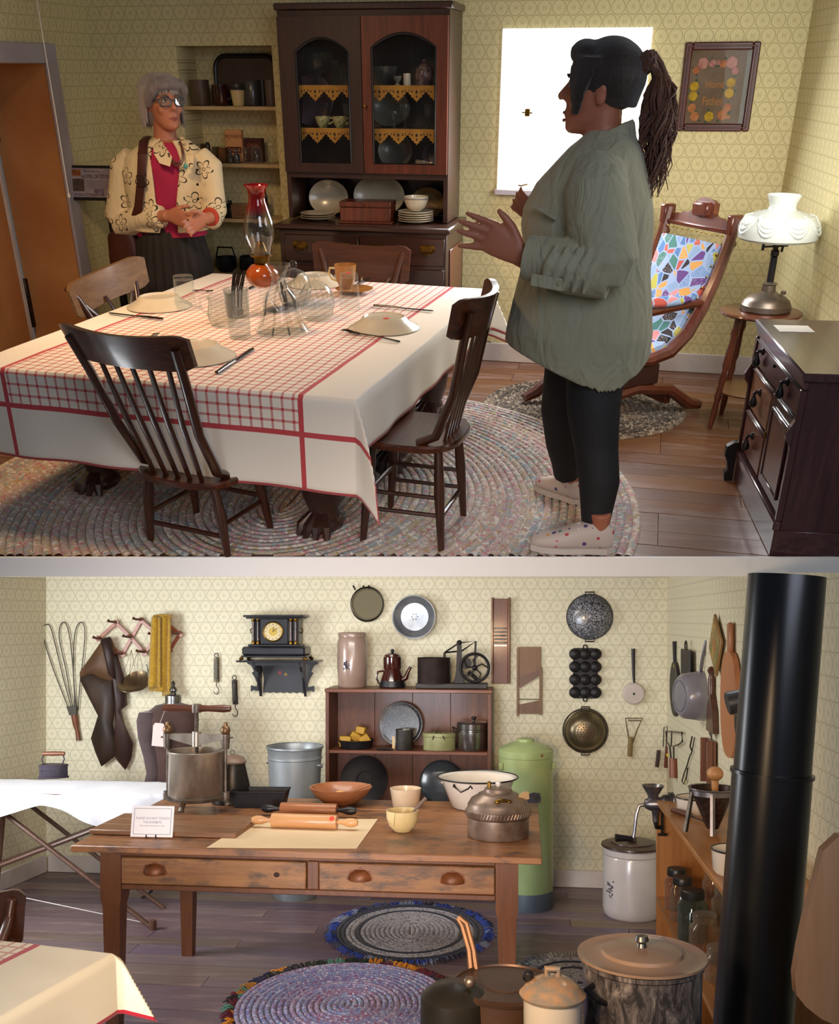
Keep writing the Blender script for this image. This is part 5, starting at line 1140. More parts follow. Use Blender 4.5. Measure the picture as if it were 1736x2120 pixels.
part('pocket_flap', B().tube([G(1105, 425, -.20), G(1150, 455, -.222)], .012, 4, flat=.3), sage, sh)
# leggings, shoes
b = B()
def lg(pts, r): b.tube([Vector(p) for p in pts], r, 20)
lg([G(1240, 680, -.06), G(1232, 760, -.075), G(1228, 850, -.12), G(1234, 930, -.15), G(1240, 1000, -.185), G(1233, 1075, -.215), G(1231, 1103, -.225)], [.10, .112, .10, .083, .078, .057, .052])
lg([G(1195, 690, .08), G(1185, 760, .09), G(1168, 850, .12), G(1166, 920, .17), G(1172, 955, .205), G(1172, 985, .23)], [.10, .11, .096, .073, .064, .054])
b.loft([ringpx(*s) for s in ((660, 1125, 1330, .20), (720, 1135, 1318, .20), (760, 1150, 1300, .18))])
organic(part('leggings', b, plain('black_leggings', '#0c0c10', .75, 0, '#101016', 5, bump=.1), gd, 'black leggings'), .007, 4)
sn = N('doodle_sneaker'); v_ = sn.n('ShaderNodeTexVoronoi'); sn.l(sn.coord('Object'), v_.inputs[0]); v_.inputs['Scale'].default_value = 34
pick = sn.sep(v_.outputs['Color'])[0]; mark = sn.math('MULTIPLY', sn.math('LESS_THAN', v_.outputs['Distance'], .30), sn.math('GREATER_THAN', sn.sep(v_.outputs['Color'])[1], .42))
sn.col(sn.mix(mark, '#b9aca6', sn.ramp(pick, [(0, '#b0446c'), (.25, '#c28a2c'), (.45, '#4a4478'), (.65, '#3f7f86'), (.8, '#a33a3a')], 'CONSTANT'))); sneaker = sn.fin(.6)
sole_m = plain('shoe_sole', '#b9b0aa', .6); lace_m = plain('shoe_lace', '#e4dfdb', .7)
def shoe(heel, toe, s, lab):
    d = toe - heel; L = d.length; a = math.atan2(d.y, d.x); t = part('shoe', B().loft([ring((x * L, y_, z_ * s + .0), w_ * s, h_ * s, 18, Matrix(((0, 0, 1), (1, 0, 0), (0, 1, 0))), 2.4) for x, y_, z_, w_, h_ in ((-.02, 0, .055, .022, .035), (.06, 0, .06, .036, .048), (.22, 0, .062, .040, .052), (.42, 0, .055, .043, .045), (.65, 0, .042, .047, .032), (.85, 0, .035, .042, .024), (.97, 0, .03, .026, .016), (1.0, 0, .028, .012, .010))]), sneaker, gd, lab, loc=heel, rot=(0, 0, a))
    part('sole', B().prism([(L * x, w_ * s) for x, w_ in ((-.03, .015), (.05, .036), (.3, .038), (.6, .050), (.85, .046), (.99, .024), (1.02, 0), (.99, -.024), (.85, -.046), (.6, -.050), (.3, -.038), (.05, -.036), (-.03, -.015))], 0, .022 * s), sole_m, t)
    for k in range(4): part('lace', B().tube([(L * (.40 + .07 * k), -.03 * s, (.088 - .012 * k) * s), (L * (.41 + .07 * k), 0, (.100 - .013 * k) * s), (L * (.42 + .07 * k), .03 * s, (.088 - .012 * k) * s)], .004, 6), lace_m, t)
shoe(h1_, t1_, 1.12, 'white doodled sneaker')
shoe(h2_, t2_, 1.05, 'white doodled sneaker')
# ------------------------------------------------------------------ the visitor
VY = 5.42
def V_(px, py, dy=0): return at(px, py, y=VY + dy)
skin2 = skin_mat('skin_visitor', '#b5765a', '#a06249')
vs = thing('person', 'grey haired woman in glasses and a cream flowered jacket with clasped hands', 'person')
b = B(); ho = V_(357, 271); VM = T(ho.x - .028, VY - .01, ho.z + .004) @ Rz(math.radians(180 + 52)) @ Rx(math.radians(3)) @ Matrix.Scale(1.145, 4)
head_geo(b, VM)
def rpx(py, x0, x1, hd, dy=0, n=26): a, c = V_(x0, py, dy), V_(x1, py, dy); return ring((a + c) / 2, abs(a.x - c.x) / 2, hd, n, None, 2.3)
b.loft([rpx(292, 325, 375, .07), rpx(310, 285, 408, .09), rpx(335, 270, 420, .12), rpx(400, 288, 412, .13), rpx(470, 300, 405, .12), rpx(540, 310, 400, .11)])
b.tube([Vector((ho.x - .05, VY, .62)), Vector((ho.x - .05, VY, .30)), Vector((ho.x - .05, VY, .05))], [.08, .075, .05], 16)
b.tube([Vector((ho.x + .11, VY, .62)), Vector((ho.x + .11, VY, .30)), Vector((ho.x + .11, VY, .05))], [.08, .075, .05], 16)
for dx in (-.05, .11): b.ell((ho.x + dx, VY - .06, .035), (.045, .12, .035), 14, 8)
RS, RE, RW = V_(262, 335), V_(246, 458, -.02), V_(347, 447, -.20)
LS, LE, LW = V_(428, 335), V_(444, 440, -.02), V_(432, 452, -.17)
b.tube([RS, (RS + RE) / 2, RE, (RE + RW) / 2, RW], [.06, .052, .045, .04, .03], 14); b.tube([LS, (LS + LE) / 2, LE, (LE + LW) / 2, LW], [.06, .052, .045, .04, .03], 14)
hand_geo(b, frame(RW + Vector((.012, 0, 0)), V_(392, 458, -.24) - RW, (.25, -.1, 1)), curl=(.35, .42, .5, .55), spread=(-.05, -.1, -.14, -.2), thumb=(.8, .5, -.5), s=1.12)
hand_geo(b, frame(LW + Vector((-.008, -.01, 0)), V_(400, 466, -.25) - LW, (-.2, -.1, 1)), curl=(.35, .40, .45, .5), spread=(.0, -.05, -.1, -.18), thumb=(.75, .6, -.4), s=1.1)
organic(part('body', b, skin2, vs), .0056, 8)
face_bits(vs, VM, plain('lips_rose', '#8f4d44', .5), plain('brow_grey', '#5d4c46', .8))
gl_m = plain('glasses_frame', '#2d3f50', .25)
gs_ = part('glasses', B().tube([(-.076, .03, .119), (-.062, .085, .126)], .0028, 6, M=VM).tube([(.076, .03, .119), (.062, .085, .126)], .0028, 6, M=VM).tube([(-.009, .106, .121), (0, .108, .123), (.009, .106, .121)], .0026, 6, M=VM), gl_m, vs, 'blue framed glasses')
for s in (-1, 1):
    lp_ = [(s * (.036 + .027 * math.copysign(abs(math.cos(u)) ** .7, math.cos(u))), .102 - .012 * (1 + math.cos(u)) / 2 * (1) , .115 + .0185 * math.copysign(abs(math.sin(u)) ** .8, math.sin(u))) for u in [2 * PI * k / 20 for k in range(20)]]
    part('rim', B().tube(lp_, .0026, 6, closed=True, M=VM), gl_m, gs_); part('lens', B().add(lp_, [tuple(range(20))], VM), glass('lens_glass', '#e6eef2', .9, .02, .05) if s < 0 else bpy.data.materials['lens_glass'], gs_, ang=0)
greyh = hair_mat('hair_grey', '#4b3f42', '#8d8280')
hb = B(); hb.ell((0, -.02, .150), (.087, .102, .084), 24, 14, VM)
hb.loft([ring((0, y_, z_), rx, ry, 22) for z_, y_, rx, ry in ((.02, -.062, .062, .048), (.05, -.055, .082, .064), (.10, -.042, .094, .082), (.15, -.03, .096, .098), (.19, -.02, .084, .09), (.215, -.02, .062, .068), (.232, -.02, .03, .034))], VM)
for s in (-1, 1): hb.tube([(s * .05, .075, .195), (s * .078, .058, .165), (s * .086, .03, .13), (s * .084, .012, .10)], [.026, .028, .022, .014], 10, M=VM)
hb.tube([(.055, .085, .178), (.01, .092, .186), (-.045, .085, .178)], [.018, .022, .018], 10, M=VM); hb.ell((0, .042, .195), (.072, .052, .033), 16, 10, VM)
organic(part('hair', hb, greyh, vs, 'layered grey bob'), .006, 3)
sb = B(); random.seed(5)
for k in range(230):
    a_ = random.uniform(-PI * .98, PI * .98); e = random.uniform(.35, 1)
    top = Vector((.03 * math.sin(a_), -.02 + .04 * math.cos(a_), .236)); md = Vector((.094 * math.sin(a_), -.022 + .106 * math.cos(a_), .18 + .01 * random.random())); fr_ = math.cos(a_) > .35
    lo_ = Vector((.097 * math.sin(a_), -.03 + (.118 if fr_ else .10) * math.cos(a_), (.165 if fr_ else .11) - (.0 if fr_ else .075 * e))); sb.tube([top, (top + md) / 2 + Vector((0, 0, .014)), md, lo_, lo_ + Vector((.004 * math.sin(k), 0, -.03 * e))], [.003, .0045, .0055, .005, .0012], 5, cap=False, M=VM)
part('hair_strands', sb, hair_mat('hair_silver', '#6b5f5e', '#aba09c'), vs, kind='stuff', fix=False, ang=60)
part('earring', B().tube([(-.078, -.006, .074), (-.080, -.004, .05)], [.002, .004], 6, M=VM), plain('jet', '#14141a', .3), vs)
# pink top, jacket, necklace, skirt
part('top', B().loft([rpx(294, 328, 378, .085), rpx(312, 300, 405, .12), rpx(345, 288, 414, .145), rpx(400, 292, 412, .15), rpx(450, 290, 415, .15), rpx(484, 285, 424, .155)]), plain('magenta_knit', '#a81648', .8, 0, '#8f0f3c', 6, bump=.1), vs, 'magenta pink top')
jm = N('flower_jacket'); o_ = jm.sep(jm.coord('Object')); cmb = jm.n('ShaderNodeCombineXYZ'); jm.l(o_[0], cmb.inputs[0]); jm.l(o_[2], cmb.inputs[1])
vo = jm.n('ShaderNodeTexVoronoi', voronoi_dimensions='2D'); jm.l(cmb.outputs[0], vo.inputs['Vector']); vo.inputs['Scale'].default_value = 7.2; vo.inputs['Randomness'].default_value = .75
sub = jm.n('ShaderNodeVectorMath', operation='SUBTRACT'); jm.l(cmb.outputs[0], sub.inputs[0]); jm.l(vo.outputs['Position'], sub.inputs[1]); d3 = jm.sep(sub.outputs[0])
rr = jm.math('SQRT', jm.math('ADD', jm.math('MULTIPLY', d3[0], d3[0]), jm.math('MULTIPLY', d3[1], d3[1]))); th_ = jm.math('ARCTAN2', d3[1], d3[0])
pet = jm.math('ABSOLUTE', jm.math('SINE', jm.math('ADD', jm.math('MULTIPLY', th_, 2.5), jm.math('MULTIPLY', jm.sep(vo.outputs['Color'])[0], 6)))); R0 = jm.math('MULTIPLY_ADD', pet, .027, .018)
ol = jm.math('LESS_THAN', jm.math('ABSOLUTE', jm.math('SUBTRACT', rr, R0)), .0034); cc = jm.math('LESS_THAN', jm.math('ABSOLUTE', jm.math('SUBTRACT', rr, .008)), .0016)
brk = jm.math('GREATER_THAN', jm.noise(jm.coord('Object'), 16, 2), .40)
jm.col(jm.mix(jm.math('MULTIPLY', jm.math('MULTIPLY', jm.math('MAXIMUM', ol, cc), brk), .95), '#d9c6a2', '#17130f')); wf = jm.noise(jm.coord('Object', (4, 4, 2)), 4, 3, .5, 1); jm.bump(wf, .45, .02); jacket_m = jm.fin(.85, 0, 0, .2)
b = B(); Rj = Rz(PI).to_3x3()
def jr(py, x0, x1, hd, g0, g1):
    a, c = V_(x0, py), V_(x1, py); return arc_ring((a + c) / 2, abs(a.x - c.x) / 2, hd, g0, 2 * PI - g1, 34, .022, Rj)
b.loft([jr(288, 318, 385, .10, .30, .55), jr(306, 282, 410, .125, .22, .62), jr(325, 262, 428, .15, .12, .62), jr(360, 258, 432, .175, .0, .60), jr(410, 268, 426, .18, -.06, .58), jr(452, 274, 428, .18, -.10, .56), jr(474, 272, 430, .18, -.12, .56)])
b.tube([RS + Vector((.05, 0, .02)), RS + Vector((-.012, 0, -.03)), (RS + RE) / 2, RE + Vector((0, 0, .01)), RE + Vector((.03, -.02, -.02)), RE * .5 + RW * .5, RE * .12 + RW * .88], [.07, .085, .080, .078, .075, .070, .058], 18)
b.tube([LS + Vector((-.05, 0, .02)), LS + Vector((.008, 0, -.03)), (LS + LE) / 2, LE + Vector((0, 0, .01)), LE + Vector((-.005, -.05, -.02)), LE * .25 + LW * .75], [.07, .078, .072, .070, .068, .056], 18)
jk = organic(part('jacket', b, jacket_m, vs, 'cream denim jacket drawn with black flower outlines'), .0062, 8)
part('collar', B().loft([[V_(x, y, d_) for x, y, d_ in r_] for r_ in (((318, 282, -.02), (326, 280, -.03), (330, 292, -.05), (316, 296, -.06)), ((330, 296, -.10), (340, 300, -.11), (338, 322, -.17), (318, 318, -.17)), ((350, 320, -.155), (356, 325, -.16), (352, 345, -.19), (330, 338, -.19)))]), jacket_m, jk); part('collar', B().loft([[V_(x, y, d_) for x, y, d_ in r_] for r_ in (((372, 282, -.02), (380, 284, -.03), (384, 296, -.05), (374, 294, -.05)), ((378, 300, -.10), (390, 302, -.11), (402, 322, -.16), (384, 322, -.16)), ((384, 322, -.15), (392, 328, -.16), (398, 348, -.18), (386, 344, -.18)))]), jacket_m, jk)
part('cuff_lining', B().tube([LE * .26 + LW * .74, LE * .12 + LW * .88], [.050, .046], 16), plain('coral', '#b8402c', .7), jk, 'coral sleeve edge')
for k in range(4): part('button', B().cyl(.007, 0, .004, 10, T(*V_(408 + k, 352 + k * 30, -.175)) @ RYm), steel_dark, jk)
nk = [V_(x, y, d_) for x, y, d_ in ((374, 296, -.10), (377, 310, -.135), (378, 325, -.155), (373, 336, -.165), (364, 338, -.168), (355, 330, -.16), (348, 318, -.15))]
part('necklace', B().tube(nk, .006, 6).tube([p + Vector((.004, -.006, -.012)) for p in nk], .006, 6), plain('beads', '#3a2626', .4, 0, '#6b3a2c', 60), vs, 'strands of dark beads'); part('pendant', B().ell(V_(384, 344, -.18), (.014, .006, .014), 12, 8), plain('turquoise', '#4f9a96', .4), vs, 'turquoise pendant')
for px, py in ((389, 455), (428, 464)): part('finger_ring', B().ell(V_(px, py, -.285), (.006, .006, .005), 8, 6), brass, vs)
sk = [];  
for z_, rx, ry in ((.925, .165, .145), (.86, .18, .16), (.74, .21, .18), (.60, .225, .195), (.45, .235, .205), (.25, .245, .215)):
    c_ = V_(354, 500); sk.append([Vector((c_.x + .0 + rx * (1 + (.035 if z_ < .84 else .012) * math.sin(26 * u)) * math.cos(u), VY + ry * (1 + (.035 if z_ < .84 else .012) * math.sin(26 * u)) * math.sin(u), z_)) for u in [2 * PI * k / 130 for k in range(130)]])
part('skirt', B().loft(sk), plain('charcoal_skirt', '#241c1b', .85, 0, '#1b1514', 6), vs, 'dark pleated skirt')
# shoulder bag
bl_m = plain('bag_leather', '#4a1d10', .45, 0, '#38140a', 7, bump=.1)
bg_ = thing('shoulder_bag', 'red brown leather shoulder bag hanging at the visitor\'s hip', 'bag')
part('strap', B().tube([V_(306, 283, .02), V_(297, 292, -.10), V_(294, 320, -.175), V_(292, 370, -.195), V_(286, 430, -.20), V_(272, 476, -.12)], .024, 4, flat=.22), bl_m, bg_); part('buckle', B().box(-.026, .026, -.008, .004, -.03, .03, .003, T(*V_(293, 375, -.197))), plain('buckle_brown', '#2c0f08', .4), bg_)
c_ = V_(262, 530, -.06); part('pouch', B().loft([ring((c_.x, c_.y, c_.z + dz), rx, .055, 20, None, 3.2) for dz, rx in ((-.15, .085), (-.14, .10), (0, .10), (.10, .092), (.125, .08))]), bl_m, bg_)
# ================================================================== KITCHEN: work table
ROOM = 2
def W(px, py, off=.004): return at(px, py, y=KB - off)
def ZP(px, py, z): return at(px, py, z=z)
worn = wood('worn_table_wood', '#7d5130', '#9c683d', .5, 0, .8, .15, .05, .3, '#4a352a')
worn_dr = wood('worn_drawer_wood', '#8f6238', '#6f4626', .55, 0, .7, .05, .08, .3, '#463629')
leg_w = wood('table_leg_wood', '#5a3319', '#6e4122', .5, 2, 1, .1)
KT = .76; TX0, TX1, TY0, TY1 = -1.79, .065, 3.66, 4.74
kt = thing('work_table', 'long worn wooden kitchen work table with two wide drawers', 'table')
nb = 4; yy = [TY0, 3.93, 4.22, 4.5, TY1]
for i in range(nb): part('top_board', B().box(TX0, TX1, yy[i] + .0012, yy[i + 1] - .0012, KT - .028, KT - random.uniform(0, .0012), .003), worn, kt)
AX0, AX1, AY0, AY1 = TX0 + .10, TX1 - .09, TY0 + .055, TY1 - .08
part('apron', B().box(AX0 + .085, AX1 - .085, AY0 + .012, AY0 + .032, .575, KT - .029).box(AX0 + .085, AX1 - .085, AY1 - .03, AY1 - .01, .60, KT - .029).box(AX0 + .01, AX0 + .03, AY0 + .085, AY1 - .085, .59, KT - .029).box(AX1 - .03, AX1 - .01, AY0 + .085, AY1 - .085, .59, KT - .029), leg_w, kt)
part('rail', B().box(AX0 + .086, AX1 - .086, AY0 - .002, AY0 + .011, .575, .597, .003).box(AX0 + .086, AX1 - .086, AY0 - .002, AY0 + .011, KT - .05, KT - .030, .003).box(-.845, -.80, AY0 - .002, AY0 + .011, .598, KT - .051, .003), leg_w, kt)
iron_br = plain('rusty_brown_iron', '#7a4420', .5, .25, '#5a2f16', 25, bump=.2)
for x0, x1, pulls in ((AX0 + .09, -.848, (-1.46,)), (-.797, AX1 - .088, (-.635, -.275))):
    d = part('drawer', B().box(x0, x1, AY0 - .012, AY0 + .010, .60, KT - .053, .004), worn_dr, kt)
    for x_ in pulls:
        y0 = AY0 - .012; pb = B()
        pb.loft([[Vector((x_ + u * w_, y0 - dp * (1 - abs(u) ** 2.5), z_)) for u in (-1, -.75, -.4, 0, .4, .75, 1)] + [Vector((x_ + w_, y0 - .0005, z_)), Vector((x_ - w_, y0 - .0005, z_))] for z_, w_, dp in ((.642, .046, .028), (.652, .048, .030), (.672, .040, .022), (.684, .022, .006))])
        pb.prism([(-.052, .645), (-.04, .68), (-.015, .684), (0, .694), (.015, .684), (.04, .68), (.052, .645)], .0004, .003, T(x_, y0, 0) @ FACE)
        part('bin_pull', pb, iron_br, d, 'rusty brown cup pull')
    if x0 < -1: part('pull_scar', B().ell((-.965, AY0 - .013, .655), (.012, .004, .010), 10, 6), plain('scar', '#2a1910', .8), d)
for x_, y_ in ((AX0 + .042, AY0 + .042), (AX1 - .042, AY0 + .042), (AX0 + .042, AY1 - .042), (AX1 - .042, AY1 - .042)):
    part('leg', B().loft([[Vector((x_ + a * s_, y_ + b_ * s_, z_)) for a, b_ in ((-1, -1), (1, -1), (1, 1), (-1, 1))] for z_, s_ in ((0, .026), (.50, .036), (.535, .043), (KT - .029, .043))]), leg_w, kt, ang=20)
# ------------------------------------------------------------------ things on the work table
bx = lambda px, py: ZP(px, py, KT + .0005)
p0, p1 = bx(180, 1728), bx(500, 1732)
cb = thing('pastry_board', 'thick wooden pastry board under the fruit press', 'board', ((p0.x + p1.x) / 2, (p0.y) + .17, KT + .0008), math.radians(-1))
for k in range(3): part('plank', B().box(-.315, .315, -.17 + k * .1135, -.17 + (k + 1) * .1135 - .0008, 0, .021, .003), wood('board_wood', '#8a5f3c', '#6f4829', .5, 0, .8, .1), cb)
sc_ = bx(315, 1734); 
cd_ = thing('notice_card', 'white notice card asking visitors not to touch, on a small black easel', 'sign', (sc_.x, sc_.y - .01, KT + .001), rot=(0, 0, math.radians(2)))
CM = T(0, 0, .004) @ Rx(math.radians(-12))
card_m = plain('notice_white', '#efe8e6', .6); 
part('card', B().box(-.088, .088, 0, .003, 0, .125, 0, CM), card_m, cd_, ang=0)
bl = plain('notice_line', '#4a4650', .7)
part('border', B().box(-.078, .078, -.0006, -.0001, .010, .0115, 0, CM).box(-.078, .078, -.0006, -.0001, .1135, .115, 0, CM).box(-.078, -.0765, -.0006, -.0001, .0116, .1134, 0, CM).box(.0765, .078, -.0006, -.0001, .0116, .1134, 0, CM), bl, cd_, ang=0)
tx_ = plain('notice_text', '#8a8590', .8)
text('print', 'PLEASE DO NOT TOUCH', .0125, tx_, cd_, CM @ T(0, -.0004, .071) @ FACE, .0002, align='CENTER'); text('print', 'THE EXHIBITS', .0125, tx_, cd_, CM @ T(0, -.0004, .055) @ FACE, .0002, align='CENTER'); text('print', 'Many a palette below signs in a name', .007, tx_, cd_, CM @ T(0, -.0004, .043) @ FACE, .0002, align='CENTER')
part('easel', B().tube([(-.02, .04, .002), (-.02, -.006, .002), (-.02, -.006, .014)], .0025, 6).tube([(.02, .04, .002), (.02, -.006, .002), (.02, -.006, .014)], .0025, 6).tube([(-.02, .04, .002), (0, .035, .10), (.02, .04, .002)], .0025, 6), plain('easel_blue', '#1d2233', .4, .6), cd_)
# fruit press
tin = plain('press_tin', '#a89c8e', .35, .65, '#7a6c5e', 7, (1, 1, .5), .42, .6, bump=.05); tin_d = plain('press_iron', '#74665b', .45, .55, '#443a33', 14)
PZ = KT + .0225
fp = bx(398, 1690)
pr_ = thing('fruit_press', 'large tin fruit press with a screw, wooden cross handle and cast legs', 'fruit press', (fp.x - .015, fp.y + .10, PZ)); pr_.scale = (1.08,) * 3
part('drum', B().lathe([(.118, .055), (.120, .058), (.117, .23), (.122, .238), (.122, .245), (.115, .245), (.113, .07), (1e-4, .068)], 44), tin, pr_)
part('base_ring', B().lathe([(1e-4, .036), (.118, .036), (.128, .04), (.130, .052), (.122, .057), (1e-4, .0575)], 40), tin_d, pr_)
for a_ in (-1.75, .35, 2.45): part('leg', B().tube([(.118 * math.cos(a_), .118 * math.sin(a_), .042), (.122 * math.cos(a_), .122 * math.sin(a_), .02), (.13 * math.cos(a_), .13 * math.sin(a_), .004)], [.02, .011, .013], 8), tin_d, pr_)
for sx in (-1, 1):
    rd = part('rod', B().cyl(.007, .045, .315, 10, T(sx * .128, 0, 0)), tin_d, pr_); part('boss', B().lathe([(1e-4, .03), (.018, .032), (.02, .05), (.018, .068), (1e-4, .07)], 12, T(sx * .128, 0, 0)), tin_d, rd); part('boss', B().lathe([(1e-4, .25), (.016, .252), (.018, .27), (.02, .30), (.02, .316), (1e-4, .318)], 12, T(sx * .128, 0, 0)), tin_d, rd)
    part('wing_nut', B().lathe([(1e-4, .316), (.017, .318), (.022, .33), (.018, .345), (.010, .352), (.009, .366), (1e-4, .368)], 12, T(sx * .128, 0, 0)), plain('nut_brass', '#6b5035', .4, .7), rd); part('pin', B().tube([(sx * .128 - .028, -.006, .30), (sx * .128 + .034, -.006, .302)], .004, 6), tin_d, rd)
part('yoke', B().prism([(-.12, .315), (-.12, .295), (-.02, .268), (.02, .268), (.12, .295), (.12, .315)], -.014, .014, FACE).cyl(.02, .262, .325, 14), tin, pr_)
part('screw', B().lathe([(.0075 + (.0022 if i % 2 else 0), .20 + i * .0047) for i in range(47)], 10), tin_d, pr_)
part('press_plate', B().lathe([(1e-4, .19), (.10, .19), (.10, .203), (1e-4, .205)], 28), tin_d, pr_)
hd = part('handle', B().lathe([(1e-4, -.155), (.013, -.15), (.017, -.12), (.013, -.05), (.017, 0), (.013, .05), (.017, .12), (.013, .15), (1e-4, .155)], 14, T(.0, 0, .425) @ RX), wood('handle_wood', '#5e3320', '#432315', .35, 0, 1, .3), pr_); part('hub', B().lathe([(1e-4, .405), (.02, .407), (.022, .425), (.02, .443), (1e-4, .446)], 14), tin_d, hd)
# loaf pan
lpn = bx(520, 1682)
t = thing('loaf_pan', 'black sheet iron loaf pan behind the pastry board', 'pan', (lpn.x + .0, lpn.y + .16, KT + .0008), math.radians(3))
def pan_rect(w0, d0, w1, d1, h_, th=.003):
    o = [((-w0, -d0), (w0, -d0), (w0, d0), (-w0, d0), 0), ((-w1, -d1), (w1, -d1), (w1, d1), (-w1, d1), h_), ((-w1 + th, -d1 + th), (w1 - th, -d1 + th), (w1 - th, d1 - th), (-w1 + th, d1 - th), h_), ((-w0 + th, -d0 + th), (w0 - th, -d0 + th), (w0 - th, d0 - th), (-w0 + th, d0 - th), th)]
    return B().loft([[Vector((x, y, r[4])) for x, y in r[:4]] for r in o])
part('body', pan_rect(.115, .055, .13, .07, .075), iron, t, ang=20); part('rim', B().tube([(-.131, -.071, .076), (.131, -.071, .076), (.131, .071, .076), (-.131, .071, .076)], .004, 6, closed=True), iron, t)
# paper and rolling pins
quad = [bx(428, 1755), bx(738, 1757), bx(782, 1696), bx(520, 1697)]
cx_ = sum((p.x for p in quad)) / 4; cy_ = sum((p.y for p in quad)) / 4
solo('parchment_sheet', B().prism([(p.x - cx_, p.y - cy_) for p in quad], 0, .0012), plain('parchment', '#dfc6a0', .75, 0, '#d6ba90', 3), 'sheet of tan baking parchment under the rolling pin', 'paper', (cx_, cy_, KT + .0006), ang=0)
pinw = wood('pin_wood', '#c79462', '#b57f4c', .45, 0, 1, .2); pinw2 = wood('pin_wood_old', '#9a6038', '#7e4a28', .45, 0, 1, .2)
def rolling_pin(px0, px1, py, L, r, m, label, zz, sticker=False, dark=False, rz=-.03):
    a_, b_ = bx(px0, py), bx(px1, py); c_ = (a_ + b_) / 2
    t = thing('rolling_pin', label, 'rolling pin', (c_.x, c_.y, zz + r), rz)
    part('barrel', B().lathe([(1e-4, -L / 2), (r * .95, -L / 2), (r, -L / 2 + .004), (r, L / 2 - .004), (r * .95, L / 2), (1e-4, L / 2)], 28, RX), m, t)
    for s in (-1, 1): part('handle', B().lathe([(.008, L / 2), (.009, L / 2 + .02), (.019, L / 2 + .05), (.019, L / 2 + .07), (.012, L / 2 + .088), (1e-4, L / 2 + .09)], 14, RX if s > 0 else Matrix.Rotation(-PI / 2, 4, 'Y')), black if dark else m, t)
    if sticker: part('sticker', B().lathe([(1e-4, .0), (.011, .0), (.011, -.001)], 14, T(L / 2 - .018, 0, 0) @ Rx(.9) @ T(0, 0, r + .001)), red_dot, t, 'round red sticker')
rolling_pin(553, 707, 1716, .285, .031, pinw, 'pale wooden rolling pin with a red dot lying on the parchment', KT + .0022, True)
rolling_pin(572, 706, 1690, .26, .030, pinw2, 'darker rolling pin with black handles behind the pale one', KT + .0008, dark=True)
# bowls
bwl = wood('bowl_wood', '#a06840', '#855030', .45, 0, .6, .2)
wb = bx(697, 1672); t = thing('wooden_bowl', 'wide turned wooden bowl with a wooden spoon in it', 'bowl', (wb.x, wb.y + .10, KT + .0008))
part('body', B().lathe(hollow([(1e-4, 0), (.07, 0), (.085, .008), (.125, .04), (.149, .075), (.152, .082)], .007), 44), bwl, t)
t = thing('wooden_spoon', 'wooden spoon resting in the turned wooden bowl', 'spoon', (wb.x + .02, wb.y + .08, KT + .055), math.radians(20))
part('handle', B().tube([(0, 0, 0), (.06, 0, .012), (.13, .01, .034)], [.006, .007, .008], 8, flat=.7), pinw2, t); part('bowl', B().ell((-.018, 0, .002), (.026, .02, .014), 14, 8), pinw, t)
p = bx(829, 1727); t = thing('mixing_bowl', 'cracked cream mixing bowl with a grey spoon in it', 'bowl', (p.x, p.y + .062, KT + .0008))
part('body', B().lathe(hollow([(1e-4, 0), (.036, 0), (.04, .006), (.058, .025), (.068, .06), (.0695, .088)], .006), 40), plain('cream_bowl', '#d4be8e', .3, 0, '#c6ab74', 6, coat=.3), t); part('crack', B().tube([(-.022, -.0665, .088), (-.026, -.0645, .06), (-.03, -.056, .03)], .0008, 5), plain('crack_brown', '#7a5a30', .8), t)
t = thing('cooking_spoon', 'grey handled spoon standing in the cream mixing bowl', 'spoon', (p.x, p.y + .062, KT + .012)); part('handle', B().tube([(.005, 0, .012), (.05, 0, .075), (.10, .0, .13)], [.005, .006, .0075], 8), plain('spoon_grey', '#6d5a50', .5), t); part('bowl', B().ell((-.004, 0, .008), (.022, .018, .006), 12, 6), silver, t)
p = bx(836, 1676); t = thing('crock_bowl', 'straight cream stoneware bowl behind the cracked one', 'bowl', (p.x, p.y + .06, KT + .0008))
part('body', B().lathe(hollow([(1e-4, 0), (.058, 0), (.062, .008), (.074, .085), (.075, .09)], .006), 36), plain('crock_cream', '#d9c3a8', .3, 0, '#cbb291', 6, coat=.3), t)
enamel = plain('white_enamel', '#ddd6cc', .22, 0, '#d0c6b8', 5, coat=.5); blackrim = plain('black_rim', '#121316', .35)
p = bx(985, 1684); t = thing('enamel_basin', 'large white enamel basin with black rim and wire handles', 'basin', (p.x, p.y + .16, KT + .0008))
EB = [(1e-4, 0), (.118, 0), (.126, .006), (.176, .135), (.19, .142)]
part('body', B().lathe(hollow(EB, .003), 48), enamel, t); part('rim', B().tube([(.191 * math.cos(a_), .191 * math.sin(a_), .143) for a_ in [2 * PI * k / 48 for k in range(48)]], .0038, 6, closed=True), blackrim, t)
for a_ in (-1.95, 1.2): part('handle', B().tube([(math.cos(a_ + u) * r_, math.sin(a_ + u) * r_, z_) for u, r_, z_ in ((-.28, .172, .115), (-.24, .178, .128), (-.18, .180, .115), (0, .187, .098), (.18, .180, .115), (.24, .178, .128), (.28, .172, .115))], .004, 6), blackrim, t)
pm = plain('tarnished_silver', '#9a8676', .38, .6, '#665244', 9, bump=.05)
p = bx(1029, 1744); t = thing('cake_cover', 'tarnished metal round box with roped band and domed lid', 'box', (p.x, p.y + .125, KT + .0008))
part('body', B().lathe([(1e-4, 0), (.124, 0), (.127, .005), (.127, .078), (.131, .082), (1e-4, .083)], 48), pm, t)
ld = part('lid', B().lathe([(.130, .083), (.133, .088), (.133, .108), (.129, .112), (.126, .132), (.112, .155), (.085, .170), (.082, .175), (.06, .183), (.056, .195), (.03, .202), (1e-4, .204)], 48), pm, t)
rp = B()
